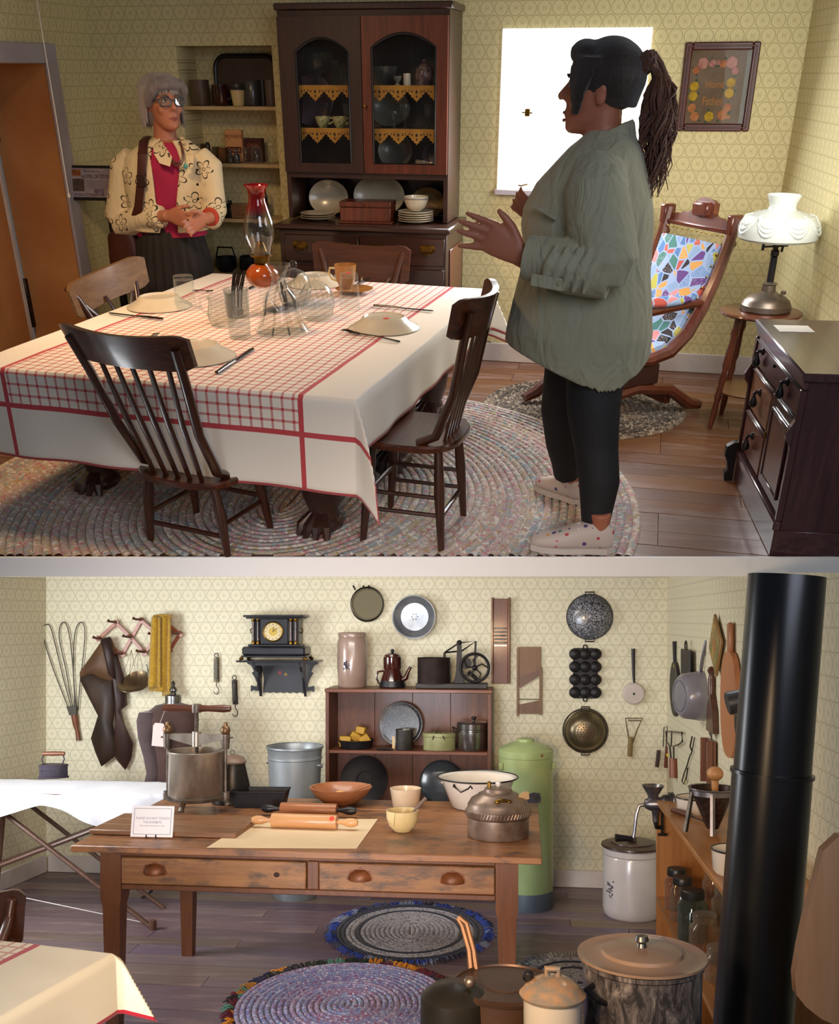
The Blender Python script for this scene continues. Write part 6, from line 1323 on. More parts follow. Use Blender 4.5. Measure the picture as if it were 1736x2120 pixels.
for k in range(60):
    a_ = 2 * PI * k / 60; rp.tube([(.1335 * math.cos(a_), .1335 * math.sin(a_), .089), (.1335 * math.cos(a_ + .07), .1335 * math.sin(a_ + .07), .108)], .004, 5)
part('roped_band', rp, pm, ld, kind='stuff'); part('knob', B().lathe([(.008, .203), (.012, .213), (.010, .222), (1e-4, .225)], 14), enamel, ld, 'white knob')
part('clasp', B().box(-.045, -.03, -.012, .012, .196, .222, .003), brass, ld); part('flower_relief', B().ell((.02, -.10, .162), (.03, .012, .008), 10, 6).ell((.0, -.108, .158), (.014, .01, .008), 8, 6).ell((.045, -.095, .158), (.014, .01, .008), 8, 6), brass, ld)
t = thing('price_tag', 'tan paper tag tied to the domed metal box', 'tag', (p.x + .105, p.y + .105, KT + .165), rot=(.5, -.2, .4)); part('card', B().prism([(-.026, -.014), (.026, -.018), (.022, .022), (0, .03), (-.022, .02)], 0, .001, FACE), plain('tag_tan', '#cba777', .8), t); part('string', B().tube([(0, -.001, .02), (-.02, 0, .01), (-.045, .012, -.005)], .0012, 5), plain('string', '#a08a68', .9), t)
# ================================================================== KITCHEN: back wall, left part
ROOM = 2
# ironing board
IB = Vector((-2.58, 5.12, 0)); 
ib = thing('ironing_board', 'old wooden ironing board on crossed folding legs', 'ironing board')
IZ = .715
bl_, br_ = -3.16, -1.93
pol = [(bl_, 4.98), (bl_, 5.34), (-2.5, 5.37), (-2.0, 5.30), (-1.93, 5.22), (-1.93, 5.10), (-2.0, 5.01), (-2.5, 4.95)]
part('board', B().prism(pol, IZ - .025, IZ), leg_w, ib, ang=20)
stick = wood('stick_wood', '#6a4a3a', '#503428', .5, 2, 1, .1)
def bar(p, q, w_=.016): return B().tube([p, q], w_, 8, flat=.75)
for y_ in (5.03, 5.29):
    part('leg', bar((-2.98, y_, IZ - .026), (-1.96 if y_ < 5.2 else -2.05, y_ - (.06 if y_ < 5.2 else -.05), 0)), stick, ib)
    part('leg', bar((-2.35, y_ + (.012 if y_ < 5.2 else -.012), .50), (-3.12, y_ + .01, .20)), stick, ib)
part('leg', bar((-3.05, 5.0, IZ - .026), (-3.10, 4.98, 0)), stick, ib)
part('leg', bar((-3.0, 5.33, IZ - .026), (-3.08, 5.36, 0)), stick, ib)
part('brace', bar((-2.62, 5.05, .39), (-2.62, 5.27, .39), .010), stick, ib); part('brace', bar((-3.08, 5.0, .22), (-3.08, 5.33, .22), .010), stick, ib)
part('wire_brace', B().tube([(-2.95, 5.02, .17), (-2.05, 5.02, .02)], .003, 5), white_paint, ib)
part('foot_sock', B().lathe([(1e-4, 0), (.018, .0), (.021, .03), (.018, .05), (1e-4, .05)], 10, T(-1.97, 4.97, 0)), stick, ib)
white_cl = plain('white_linen', '#e6e6ec', .9, 0, '#d6d8e2', 4, sheen=.2)
def cl_sheet(u, v):
    x = -3.19 + 1.35 * u; s = v * .92 - .46
    half = .205 * (1 - .35 * max(0, (u - .75) / .25) ** 2)
    cy = 5.16
    drop_f = .10 + .05 * math.sin(u * 9) + .08 * max(0, math.sin((u - .45) * 6))
    if abs(s) < half: z, y = IZ + .004 + .001 * math.sin(u * 40), cy + s
    else:
        e = min(abs(s) - half, drop_f) ; z = IZ + .003 - e; y = cy + math.copysign(half + .008 + .012 * math.sin(u * 33) * e / .1, s)
    ex = max(0, x - (-1.92))
    if ex > 0: z -= ex * 1.0; x = -1.92 + .012 + .1 * ex
    return (x, y, z)
o = solo('ironing_cloth', B().grid(cl_sheet, 70, 60), white_cl, 'white cloth spread over the ironing board and hanging off its end', 'cloth', fix=False, ang=50)
o.modifiers.new('thick', 'SOLIDIFY').thickness = .002
# charcoal iron
ip = at(106, 1612, z=IZ + .006)
ir = thing('charcoal_iron', 'old cast charcoal iron with wooden handle on the ironing board', 'iron', (ip.x, ip.y + .03, IZ + .0065), math.radians(8))
isole = [(-.075, -.045), (.02, -.045), (.07, -.02), (.088, 0), (.07, .02), (.02, .045), (-.075, .045)]
im = plain('iron_violet', '#453d4a', .45, .5, '#35303a', 15)
part('body', B().prism(isole, 0, .012).prism([(x * .93, y * .93) for x, y in isole], .012, .07), im, ir, ang=30)
lidp = part('lid', B().prism([(x * .97, y * .97) for x, y in isole], .0705, .080), im, ir, ang=30)
for k in range(5): part('vent', B().cyl(.006, 0, .002, 10, T(-.055 + k * .024, -.0425, .045) @ RYm), black, ir)
part('handle_posts', B().tube([(-.06, 0, .08), (-.07, 0, .11), (-.055, 0, .135)], .004, 6).tube([(.05, 0, .08), (.062, 0, .11), (.052, 0, .14)], .004, 6), im, ir); part('handle', B().lathe([(1e-4, -.066), (.012, -.064), (.014, 0), (.012, .064), (1e-4, .066)], 12, T(0, 0, .142) @ RX), wood('iron_grip', '#8a5230', '#6d3d20', .4, 0, 1, .2), ir)
# wire carpet beater
wb_ = thing('carpet_beater', 'wire carpet beater with three tall loops hung on the wall', 'carpet beater')
def wp(*pts, off=.02): return [W(x, y, off) for x, y in pts]
for lp_ in ([(143, 1470), (112, 1390), (94, 1335), (88, 1305), (93, 1294), (103, 1296), (112, 1325), (130, 1400), (149, 1470)], [(151, 1470), (137, 1390), (124, 1330), (123, 1302), (131, 1288), (140, 1300), (147, 1340), (152, 1400), (155, 1470)], [(158, 1470), (152, 1400), (153, 1330), (158, 1300), (167, 1288), (175, 1300), (174, 1340), (165, 1420), (162, 1470)]):
    part('wire_loop', B().tube(spl(wp(*lp_)), .0035, 6), wire, wb_)
part('ferrule', B().prism([(W(142, 1462).x, W(142, 1462).z), (W(162, 1462).x, W(162, 1462).z), (W(161, 1480).x, W(161, 1480).z), (W(148, 1480).x, W(148, 1480).z)], .005, .035, T(0, KB, 0) @ FACE), wire, wb_)
part('handle', B().tube(wp((154, 1480), (157, 1500), (160, 1512), (163, 1533)), [.022, .020, .014, .017], 10), wood('beater_handle', '#7a4426', '#5e3218', .4, 2, 1, .2), wb_)
# accordion peg rack
rk_m = wood('rack_wood', '#a05c40', '#86462e', .4, 0, 1, .15)
ra = thing('peg_rack', 'accordion wooden peg rack stretched across the wall', 'coat rack')
def slat(p, q, off): 
    a_, b_ = W(*p, off), W(*q, off); d = (b_ - a_).normalized()
    w_ = Vector((-d.z, 0, d.x)) * .0105; a_ -= d * .02; b_ = b_ + d * .02; part('slat', B().prism([((a_ - w_).x, (a_ - w_).z), ((b_ - w_).x, (b_ - w_).z), ((b_ + w_).x, (b_ + w_).z), ((a_ + w_).x, (a_ + w_).z)], off - .006, off + .006, T(0, KB, 0) @ FACE), rk_m, ra, ang=0)
for p_, q_ in (((240, 1290), (205, 1322)), ((205, 1322), (253, 1355)), ((240, 1290), (271, 1320)), ((253, 1355), (292, 1285)), ((271, 1320), (299, 1352)), ((292, 1285), (335, 1322)), ((299, 1352), (345, 1290)), ((335, 1322), (352, 1345)), ((345, 1290), (372, 1313)), ((352, 1345), (372, 1313))): slat(p_, q_, .014 if p_[1] > q_[1] else .03)
pegc = [(240, 1288), (292, 1283), (271, 1319), (253, 1354), (299, 1350), (324, 1314), (371, 1312), (210, 1322)]
for x, y in pegc: part('peg', B().tube([W(x, y, .035), W(x, y, .06) + Vector((-.03, -.02, .004)), W(x, y, .06) + Vector((-.045, -.03, .012))], [.008, .007, .010], 8), brown_wood, ra)
# yellow scarf over the rack
sm_ = plain('mustard_wool', '#b08a1e', .95, 0, '#96721a', 60, bump=.4, bs=180, sheen=.4)
sf = thing('scarf', 'mustard yellow fringed scarf hung over the peg rack', 'scarf')
xs0, xs1 = W(318, 1280, .09).x, W(353, 1280, .09).x; zt_ = W(335, 1276, .09).z; zb_ = W(335, 1432, .09).z
def tail(x0, x1, y0, zlow, spread, nm):
    def f(u, v):
        w_ = 1 + spread * v; c_ = (x0 + x1) / 2; x = c_ + (u - .5) * (x1 - x0) * w_ + .01 * v * (1 if x0 > c_ else -1)
        return (x, y0 + .012 * math.cos(u * PI * 3) - .008 * v - .03 * (1 - (1 - max(0, 1 - v * 9)) ** 2) * 0, zt_ - .012 * ((u - .5) * 2) ** 2 * (1 - v) + (zlow - zt_) * v)
    o = part('tail', B().grid(f, 18, 26), sm_, sf, fix=False, ang=60); m = o.modifiers.new('t', 'SOLIDIFY'); m.thickness = .012; return o
mid = (xs0 + xs1) / 2
tail(xs0 - .005, mid + .004, KB - .105, zb_ + .03, .35, 'a'); tail(mid - .012, xs1 + .006, KB - .085, zb_, .3, 'b')
part('fold', B().tube([(xs0, KB - .09, zt_ - .004), (mid, KB - .08, zt_ + .004), (xs1, KB - .07, zt_ - .002)], .020, 10, flat=.7), sm_, sf)
fb = B(); 
for k in range(34):
    x = xs0 - .028 + (xs1 - xs0 + .058) * k / 33; zz = zb_ + (.03 if x < mid else 0); fb.tube([(x, KB - .10, zz + .01), (x + .002, KB - .10, zz - .014), (x + random.uniform(-.004, .004), KB - .10, zz - .028)], .0022, 4)
part('fringe', fb, sm_, sf, kind='stuff')
# leather apron hung from the rack
leath = plain('brown_leather', '#3a261a', .55, 0, '#23180f', 6, bump=.25, bs=30); leath2 = plain('tan_leather', '#6b4a2c', .6, 0, '#4d331e', 5, bump=.25, bs=30)
la = thing('leather_apron', 'folded brown leather apron hanging from the peg rack', 'apron')
def lobe(pts, off, m, nm):
    P = [W(x, y, off) for x, y in pts]; c_ = sum(P, Vector()) / len(P)
    b = B(); n = len(P); v = [p + Vector((0, .012, 0)) for p in P] + [p + (c_ - p) * .14 + Vector((0, -.018, 0)) for p in P] + [c_ + Vector((0, -.034, 0))]
    f = [(i, (i + 1) % n, n + (i + 1) % n, n + i) for i in range(n)] + [(n + i, n + (i + 1) % n, 2 * n) for i in range(n)] + [tuple(reversed(range(n)))]
    b.add(v, f); part(nm, b, m, la, ang=70)
lobe([(212, 1322), (228, 1320), (238, 1345), (246, 1385), (240, 1412), (222, 1410), (190, 1396), (164, 1404), (163, 1392), (182, 1365)], .05, leath2, 'upper_fold')
lobe([(163, 1398), (180, 1392), (214, 1408), (232, 1404), (238, 1450), (232, 1500), (240, 1545), (238, 1565), (208, 1588), (196, 1560), (188, 1535), (200, 1505), (208, 1480), (198, 1460), (176, 1425)], .055, leath, 'front_flap')
lobe([(228, 1322), (240, 1350), (256, 1405), (262, 1460), (250, 1470), (256, 1500), (274, 1540), (270, 1570), (258, 1595), (238, 1572), (236, 1540), (240, 1500), (236, 1450), (234, 1400), (226, 1350)], .045, plain('dark_leather', '#3b2018', .5, 0, '#291611', 6, bump=.2), 'rear_flap')
lobe([(208, 1322), (226, 1318), (236, 1360), (238, 1408), (226, 1400), (218, 1360)], .085, plain('strap_leather', '#2a1712', .5), 'strap')
# hanging balance pans
bp_ = thing('balance_scale', 'brass balance pans hanging on thin wires below the rack', 'scale')
silv2 = plain('dull_brass_pan', '#8a7458', .3, .85, '#6c5a48', 8)
for px, py, r_, tl in ((268, 1422, .075, .5), (283, 1412, .082, .85)):
    c_ = W(px, py, .075); pn = part('pan', B().lathe([(1e-4, -.02), (r_ * .6, -.014), (r_, .008), (r_ * .98, .011), (r_ * .6, -.010), (1e-4, -.016)], 32, T(*c_) @ Ry(.18) @ Rx(tl)), silv2, bp_)
    for dx in (-.06, 0, .06): part('wire', B().tube([c_ + Vector((dx, -.01, .01)), W(px + 4, 1345, .05)], .0012, 4), wire, pn)
part('weight_hook', B().tube([W(312, 1420, .06), W(308, 1400, .06), W(306, 1385, .06), W(303, 1375, .06)], [.006, .008, .004, .003], 6), black, bp_)
# spring scales
for x, y0, y1, m_, lab in ((448, 1362, 1412, plain('scale_olive', '#5a4f3a', .4, .6, '#463c2c', 20), 'olive spring scale hanging beside the clock shelf'), (485, 1408, 1458, plain('scale_brown', '#30241f', .45, .5, '#241a16', 20), 'dark brown spring scale hanging lower beside the clock shelf')):
    s_ = thing('spring_scale', lab, 'scale'); c0, c1 = W(x, y0, .018), W(x + (2 if x > 460 else 0), y1, .018)
    part('case', B().tube([c0, c1], .018, 8, flat=.6), m_, s_); part('ring', B().tube([c0 + Vector((.014 * math.cos(a_), 0, .016 + .014 * math.sin(a_))) for a_ in [2 * PI * k / 14 for k in range(14)]], .003, 6, closed=True), wire, s_)
    part('hook', B().tube([c1 + Vector(q_) for q_ in ((0, 0, 0), (0, 0, -.025), (.014, 0, -.045), (.016, 0, -.065), (.002, 0, -.078), (-.014, 0, -.072), (-.018, 0, -.06))], .003, 6), wire, s_)
    part('scale_plate', B().box(c0.x - .009, c0.x + .009, KB - .034, KB - .030, c1.z + .02, c0.z - .02, .001), wire, s_)
# dress form
df = W(318, 1500, .5)
dg = thing('dress_form', 'grey cloth dress form torso on an iron stand', 'dress form', (-2.10, 5.62, 0))
felt = plain('grey_felt', '#5a4a4c', .9, 0, '#443638', 5, sheen=.3); felt2 = plain('brown_felt', '#4a2f28', .9, 0, '#38221d', 5, sheen=.2)
sec = [(.30, .135, .10), (.42, .14, .105), (.52, .145, .11), (.62, .13, .10), (.74, .105, .085), (.84, .12, .095), (.95, .145, .11), (1.05, .155, .11), (1.10, .15, .09), (1.135, .11, .07), (1.15, .05, .045)]
rgs = [ring((0, 0, z), rx, ry, 28) for z, rx, ry in sec]
part('torso', B().loft(rgs), felt2, dg)
part('side_panel', B().loft([[Vector((-rx * 1.02 + rx * .62 * abs(math.sin(PI * k / 9)), -ry * 1.05 * math.cos(PI * k / 9) , z)) for k in range(10)] for z, rx, ry in [(s[0], s[1] + .02, s[2] + .01) for s in sec[:9]]], cap=True), felt, dg)
part('shoulder_seam', B().tube([(-.03, -.1, 1.0), (.02, -.115, .93), (.0, -.12, .8)], .006, 6), black, dg)
part('neck', B().lathe([(.048, 1.145), (.048, 1.195), (.043, 1.20), (1e-4, 1.20)], 20), silver, dg); part('finial', B().lathe([(.02, 1.2), (.014, 1.215), (.024, 1.225), (.02, 1.24), (.008, 1.255), (.014, 1.265), (.008, 1.28), (1e-4, 1.285)], 14), silver, dg)
part('pole', B().cyl(.012, .06, .30, 10), iron, dg)
for a_ in (-2.5, -.6, 1.3, 2.6): part('foot', B().tube([(0, 0, .10), (.09 * math.cos(a_), .09 * math.sin(a_), .075), (.16 * math.cos(a_), .16 * math.sin(a_), .012), (.19 * math.cos(a_), .19 * math.sin(a_), .008)], [.010, .009, .008, .006], 8), iron, dg)
tg = W(311, 1495, .62); t = thing('paper_tag', 'pale pink paper tag on a string around the dress form neck', 'tag', (-2.13, 5.46, .98), rot=(0, .08, 0)); part('card', B().prism([(-.036, -.07), (.036, -.07), (.036, .05), (.024, .066), (-.024, .066), (-.036, .05)], 0, .0015, FACE), plain('tag_pink', '#cdb3ae', .8), t); part('string', B().tube([(0, 0, .055), (.02, .0, .12), (.035, .03, .19)], .0016, 5), plain('tag_string', '#b5aca8', .9), t)
# tall dark pail with sloping sides
bo_ = at(481, 1655, y=4.60); t = thing('coffee_boiler', 'dark conical tin boiler with a taupe lid behind the loaf pan', 'boiler', (bo_.x, 4.60, KT + .0008))
part('body', B().lathe([(1e-4, 0), (.098, 0), (.10, .006), (.062, .185), (.06, .192), (1e-4, .193)], 32), plain('dark_tin', '#33302f', .35, .7, '#26221f', 8), t)
ldp = part('lid', B().lathe([(.066, .193), (.067, .201), (.056, .218), (.025, .23), (1e-4, .232)], 28), plain('lid_taupe', '#6b5648', .5), t); part('ring', B().tube([(.011 * math.cos(a_), 0, .243 + .011 * math.sin(a_)) for a_ in [2 * PI * k / 12 for k in range(12)]], .0018, 5, closed=True), wire, ldp); part('spout', B().lathe([(.018, 0), (.010, .04), (1e-4, .04)], 10, T(-.015, -.068, .178) @ Rx(2.6)), plain('dark_tin2', '#2d2a2a', .35, .7), t)
# galvanised bin
gal = plain('galvanised', '#a3a9ad', .4, .45, '#868d93', 5, (1, 1, .4), bump=.04)
gp = at(610, 1545, y=5.66); t = thing('galvanised_bin', 'tall galvanised metal bin with raised bands beside the shelf unit', 'bin', (gp.x, 5.66, 0))
GZ = gp.z
part('body', B().lathe(hollow([(1e-4, 0), (.125, 0), (.128, .01), (.158, GZ - .075), (.163, GZ - .07), (.163, GZ - .06), (.159, GZ - .055), (.165, GZ - .004), (.168, GZ)], .003), 48), gal, t); part('rim', B().lathe([(.166, GZ - .012), (.171, GZ - .006), (.171, GZ + .003), (.166, GZ + .004)], 48, cap=False), gal, t)
for a_ in (-.3, 2.9): part('handle', B().tube([(.16 * math.cos(a_) , .16 * math.sin(a_) - .03, GZ - .10), (.18 * math.cos(a_), .18 * math.sin(a_) - .03, GZ - .10), (.185 * math.cos(a_), .185 * math.sin(a_), GZ - .115), (.18 * math.cos(a_), .18 * math.sin(a_) + .03, GZ - .10), (.16 * math.cos(a_), .16 * math.sin(a_) + .03, GZ - .10)], .004, 6), gal, t)
# ------------------------------------------------------------------ mantel clock on its bracket shelf
blk = plain('ebonised', '#17171c', .32, 0, '#22222a', 8, coat=.3)
cw_ = W(573, 1360, .09)
sz0 = W(585, 1368, .2).z
cs = thing('clock_shelf', 'black scalloped bracket shelf with a painted back panel', 'shelf', (cw_.x + .02, KB - .002, sz0))
part('board', B().box(-.255, .255, -.19, -.001, -.012, 0, .003), blk, cs); part('apron', B().prism([(-.17, -.012)] + [(-.17 + .34 * i / 12, -.03 - .006 * (i % 2)) for i in range(13)] + [(.17, -.012)], .16, .168, FACE), blk, cs)
part('back_panel', B().prism([(-.13, -.012), (.13, -.012), (.135, -.07), (.125, -.12), (.13, -.205)] + [(.13 - .26 * i / 12, -.215 + .009 * (i % 2)) for i in range(13)] + [(-.13, -.205), (-.125, -.12), (-.135, -.07)], .001, .012, FACE), plain('slate_panel', '#30333a', .5, 0, '#26282e', 6), cs)
for sx in (-1, 1):
    part('bracket', B().prism([(0, -.012), (-.17, -.012), (-.165, -.035), (-.14, -.045), (-.13, -.065), (-.10, -.075), (-.10, -.10), (-.075, -.115), (-.05, -.15), (-.03, -.20), (-.012, -.235), (0, -.235)], -.007, .007, T(sx * .145, -.002, 0) @ Matrix(((0, 0, 1, 0), (1, 0, 0, 0), (0, 1, 0, 0), (0, 0, 0, 1)))), blk, cs)
    part('wing', B().prism([(sx * .152, -.012), (sx * .235, -.012), (sx * .225, -.03), (sx * .205, -.035), (sx * .195, -.055), (sx * .185, -.075), (sx * .20, -.085), (sx * .19, -.10), (sx * .18, -.115), (sx * .165, -.15), (sx * .165, -.175), (sx * .205, -.165), (sx * .205, -.205), (sx * .185, -.195), (sx * .152, -.20)], .02, .03, FACE), blk, cs)
part('painted_flower', B().cyl(.011, .0125, .0145, 12, T(-.02, 0, -.085) @ RYm), plain('paint_red', '#8f2f38', .6), cs, 'painted red flower'); part('painted_flower', B().cyl(.010, .0125, .0145, 12, T(.018, 0, -.095) @ RYm), plain('paint_ochre', '#8a6a2c', .6), cs, 'painted ochre flower')
ck = thing('mantel_clock', 'black mantel clock with columns and a round cream dial', 'clock', (cw_.x + .0, KB - .10, sz0 + .001), math.radians(0))
for i, (w_, d_, z0, z1) in enumerate(((.205, .088, .018, .030), (.20, .085, .0305, .085), (.165, .07, .0855, .10))):
    part('base_block', B().box(-w_, w_, -d_, d_, z0, z1, .010 if i == 1 else .003), blk, ck)
for sx in (-1, 1):
    for sy in (-1, 1): part('foot', B().tube([(sx * .195, sy * .08, .018), (sx * .205, sy * .085, .008), (sx * .215, sy * .088, .004)], [.012, .010, .007], 8), brass, ck)
part('case', B().box(-.088, .088, -.062, .07, .1005, .258, .003), blk, ck); part('wing_case', B().box(-.15, -.0885, -.03, .07, .1005, .258), blk, ck); part('wing_case', B().box(.0885, .15, -.03, .07, .1005, .258), blk, ck)
part('cornice', B().box(-.175, .175, -.082, .085, .2585, .268, .003).box(-.19, .19, -.09, .09, .2685, .282, .004), blk, ck)
for x_ in (-.135, -.105, .105, .135):
    cm_ = part('column', B().cyl(.0085, .122, .24, 12, T(x_, -.05, 0)), plain('column_dark', '#1a1417', .25, 0, '#3a2228', 30, coat=.5), ck); part('capital', B().lathe([(.012, .101), (.013, .112), (.009, .121)], 12, T(x_, -.05, 0)).lathe([(.009, .241), (.013, .25), (.013, .257)], 12, T(x_, -.05, 0)), brass, cm_)
dl = part('dial', B().lathe([(1e-4, .005), (.055, .005), (.057, .002)], 36, T(-.005, -.0635, .178) @ RYm), plain('dial_cream', '#c9b98d', .5, 0, '#b8a574', 9), ck, 'cream clock dial')
part('bezel', B().tube([(-.005 + .060 * math.cos(a_), -.066, .178 + .060 * math.sin(a_)) for a_ in [2 * PI * k / 36 for k in range(36)]], .0055, 8, closed=True), brass, dl); part('centre', B().cyl(.026, .0052, .0062, 24, T(-.005, -.0635, .178) @ RYm), plain('dial_gold', '#b59a42', .4, .3), dl)
part('hands', B().tube([(-.005, -.0705, .178), (.022, -.0705, .200)], .0018, 5).tube([(-.005, -.0708, .178), (-.001, -.0708, .208)], .0018, 5), black, dl)
nm = B()
for k in range(12):
    a_ = k * PI / 6; nm.box(-.0014, .0014, -.0698, -.0690, .042, .050, 0, T(-.005, 0, .178) @ Ry(a_))
part('numerals', nm, black, dl, kind='stuff'); part('lion_ring', B().tube([(.155 + .0, 0, .20), (.168, 0, .19), (.165, 0, .17), (.152, 0, .172)], .004, 6).tube([(-.155 + .0, 0, .20), (-.168, 0, .19), (-.165, 0, .17), (-.152, 0, .172)], .004, 6), brass, ck)
# ================================================================== KITCHEN: shelf unit and the wall above it
ROOM = 2
UX0, UX1, UY0 = -1.195, -.195, 5.74
UZ = 1.235
su_ = thing('shelf_unit', 'open reddish wooden shelf unit against the kitchen wall', 'shelf unit')
yb_ = KB - .022
for x0 in (UX0, UX1 - .022): part('side', B().box(x0, x0 + .022, UY0, yb_, 0, UZ - .0225, .002), cab_wood_z, su_)
part('top', B().box(UX0 - .004, UX1 + .004, UY0 - .006, yb_, UZ - .022, UZ, .003), cab_wood, su_)
SHZ = (.865, .50, .12)
for z_ in SHZ: part('shelf', B().box(UX0 + .0225, UX1 - .0225, UY0, yb_ - .013, z_ - .02, z_, .002), cab_wood, su_)
for i in range(4):
    w_ = (UX1 - UX0 - .046) / 4; part('back_board', B().box(UX0 + .023 + i * w_, UX0 + .023 + (i + 1) * w_ - .0025, yb_ - .012, yb_, .06, UZ - .023, .001), cab_wood_z, su_)
def sx_(px, y, z):
    lo_, hi_ = -3.5, 1.5; inv = CAM[2].inverted()
    for _ in range(34):
        m_ = (lo_ + hi_) / 2; q_ = inv @ Vector((m_, y, z)); c_ = CX + FPX * q_.x / -q_.z
        if c_ < px: lo_ = m_
        else: hi_ = m_
    return m_
TOPZ = UZ + .0008
# on top
t = thing('stoneware_jar', 'tall pinkish grey stoneware jar with cobalt marks on the shelf unit', 'jar', (sx_(729, 5.88, 1.4), 5.88, TOPZ))
part('body', B().lathe(hollow([(1e-4, 0), (.082, 0), (.088, .01), (.094, .12), (.094, .27), (.085, .30), (.083, .305), (.088, .31), (.088, .33), (.084, .337)], .008), 40), plain('pink_stoneware', '#9a8376', .25, 0, '#8a7264', 5, coat=.5), t)
mk = B()
for k in range(7): mk.tube([(-.03 + .012 * math.cos(k * 2.1), -.094, .13 + .02 * math.sin(k * 1.7)), (-.02 + .02 * math.cos(k * 1.3), -.0945, .14 + .03 * math.sin(k * 2.3))], .003, 4)
part('cobalt_mark', mk, plain('cobalt', '#4a4658', .5), t, kind='stuff')
t = thing('coffee_pot', 'brown enamel drip coffee pot with curved spout on the shelf unit', 'coffee pot', (sx_(812, 5.88, 1.3), 5.88, TOPZ))
be = plain('brown_enamel', '#3d140e', .12, 0, '#2c0d0a', 6, coat=.7)
part('body', B().lathe([(1e-4, 0), (.078, 0), (.08, .006), (.07, .05), (.052, .105), (.05, .112), (1e-4, .112)], 36), be, t); part('base_band', B().lathe([(.0785, .002), (.0815, .006), (.073, .042), (.071, .042)], 36, cap=False), black, t)
part('upper', B().lathe([(1e-4, .113), (.054, .113), (.056, .12), (.056, .185), (.052, .19), (1e-4, .19)], 36), be, t); l_ = part('lid', B().lathe([(.05, .191), (.048, .2), (.025, .212), (1e-4, .214)], 28), be, t); part('knob', B().ell((0, 0, .224), .012, 12, 8), black, l_)
part('spout', B().tube([(.055, -.01, .045), (.085, -.012, .06), (.098, -.012, .10), (.115, -.012, .128)], [.02, .016, .011, .010], 10), be, t); part('handle', B().tube([(-.055, 0, .10), (-.09, 0, .095), (-.10, 0, .06), (-.085, 0, .025), (-.07, 0, .02)], .006, 8), be, t)
# iron peeling machine on its plank
t = thing('churn_machine', 'cast iron hand churn with drum, crank wheel and rocker arms on a plank', 'machine', (sx_(935, 5.87, 1.25), 5.87, TOPZ))
dm = plain('rust_iron', '#3d302c', .5, .5, '#2c2220', 12, bump=.1); dmk = plain('dark_iron', '#221c1c', .5, .5)
part('plank', B().box(-.215, .215, -.06, .06, 0, .03, .003), plain('grey_plank', '#38332f', .6, 0, '#2b2724', 9), t)
part('drum', B().lathe(hollow([(1e-4, .0305), (.098, .0305), (.100, .034), (.100, .18), (.103, .184)], .003), 40, T(-.11, 0, 0)), dm, t)
part('stanchion', B().loft([[Vector((.045 + a * s_, b_ * s_ * .8 - .0, z_)) for a, b_ in ((-1, -1), (1, -1), (1, 1), (-1, 1))] for z_, s_ in ((.031, .03), (.10, .02), (.22, .014), (.27, .014))]).ell((.045, 0, .275), .017, 12, 8), dmk, t)
part('leg', B().tube([(.10, 0, .10), (.145, 0, .06), (.16, 0, .032)], .012, 8), dmk, t); part('leg', B().tube([(.06, 0, .11), (.03, 0, .06), (.02, 0, .032)], .012, 8), dmk, t)
part('rocker_arm', B().tube([(-.045, 0, .215), (.045, 0, .275), (.145, 0, .285), (.06, 0, .225), (-.045, 0, .215)], .006, 6).tube([(-.045, 0, .215), (-.045, 0, .185)], .008, 6), dmk, t); part('connecting_rod', B().tube([(.145, -.01, .285), (.14, -.02, .13)], .006, 6), dmk, t)
wh = part('flywheel', B().tube([(.14 + .085 * math.cos(a_), -.03, .125 + .085 * math.sin(a_)) for a_ in [2 * PI * k / 28 for k in range(28)]], .009, 8, closed=True).ell((.14, -.03, .125), .018, 10, 6), dmk, t)
for k in range(5): part('spoke', B().tube([(.14, -.03, .125), (.14 + .05 * math.cos(k * 1.257 + .5), -.03, .125 + .05 * math.sin(k * 1.257 + .5)), (.14 + .082 * math.cos(k * 1.257), -.03, .125 + .082 * math.sin(k * 1.257))], .005, 6), dmk, wh)
part('gear', B().cyl(.035, -.012, .012, 20, T(.085, 0, .15) @ RYm), dmk, t)
# middle shelf
Z1 = SHZ[0] + .0008
t = thing('black_pan', 'low black round pan holding yellow soap blocks', 'pan', (sx_(737, 5.85, .89), 5.85, Z1)); part('body', B().lathe(hollow([(1e-4, 0), (.096, 0), (.10, .006), (.108, .05), (.11, .052)], .003), 36), iron, t)
bpx = sx_(737, 5.85, .89); soap = plain('soap_yellow', '#b98f2e', .6, 0, '#a67c22', 6)
for i, (dx, dy, dz, rx, ry, rz, sz, lab) in enumerate(((-.062, -.03, .036, 0, .05, .1, (.035, .022, .033), 'upright yellow soap block at the left of the black pan'), (-.004, .01, .060, .2, .5, .3, (.035, .022, .024), 'tilted yellow soap block in the middle of the pan'), (.025, .03, .098, -.1, .15, -.2, (.03, .022, .022), 'topmost yellow soap block on the pile'), (.06, -.03, .048, .1, -.6, .2, (.03, .022, .026), 'yellow soap block leaning at the right of the pan'), (.005, -.045, .022, 0, .1, .2, (.03, .02, .016), 'brownish soap block lying under the pile'))):
    solo('soap_block', B().box(-sz[0], sz[0], -sz[1], sz[1], -sz[2], sz[2], .005), soap, lab, 'soap', (bpx + dx, 5.85 + dy, Z1 + .006 + dz), rot=(rx, ry, rz), group='soap blocks in the black pan')
spk = N('speckled_enamel'); vv = spk.vor(spk.coord('Object'), 90); spk.col(spk.mix(spk.math('LESS_THAN', vv, .20), '#161415', '#7d6a5c')); spk = spk.fin(.25, 0, .4)
copper = N('speckled_copper'); vv = copper.vor(copper.coord('Object'), 80); copper.col(copper.mix(copper.math('LESS_THAN', vv, .35), '#b06a48', '#2a1612')); copper = copper.fin(.5, 0, .1)
cx0 = sx_(829, 5.93, 1.0)
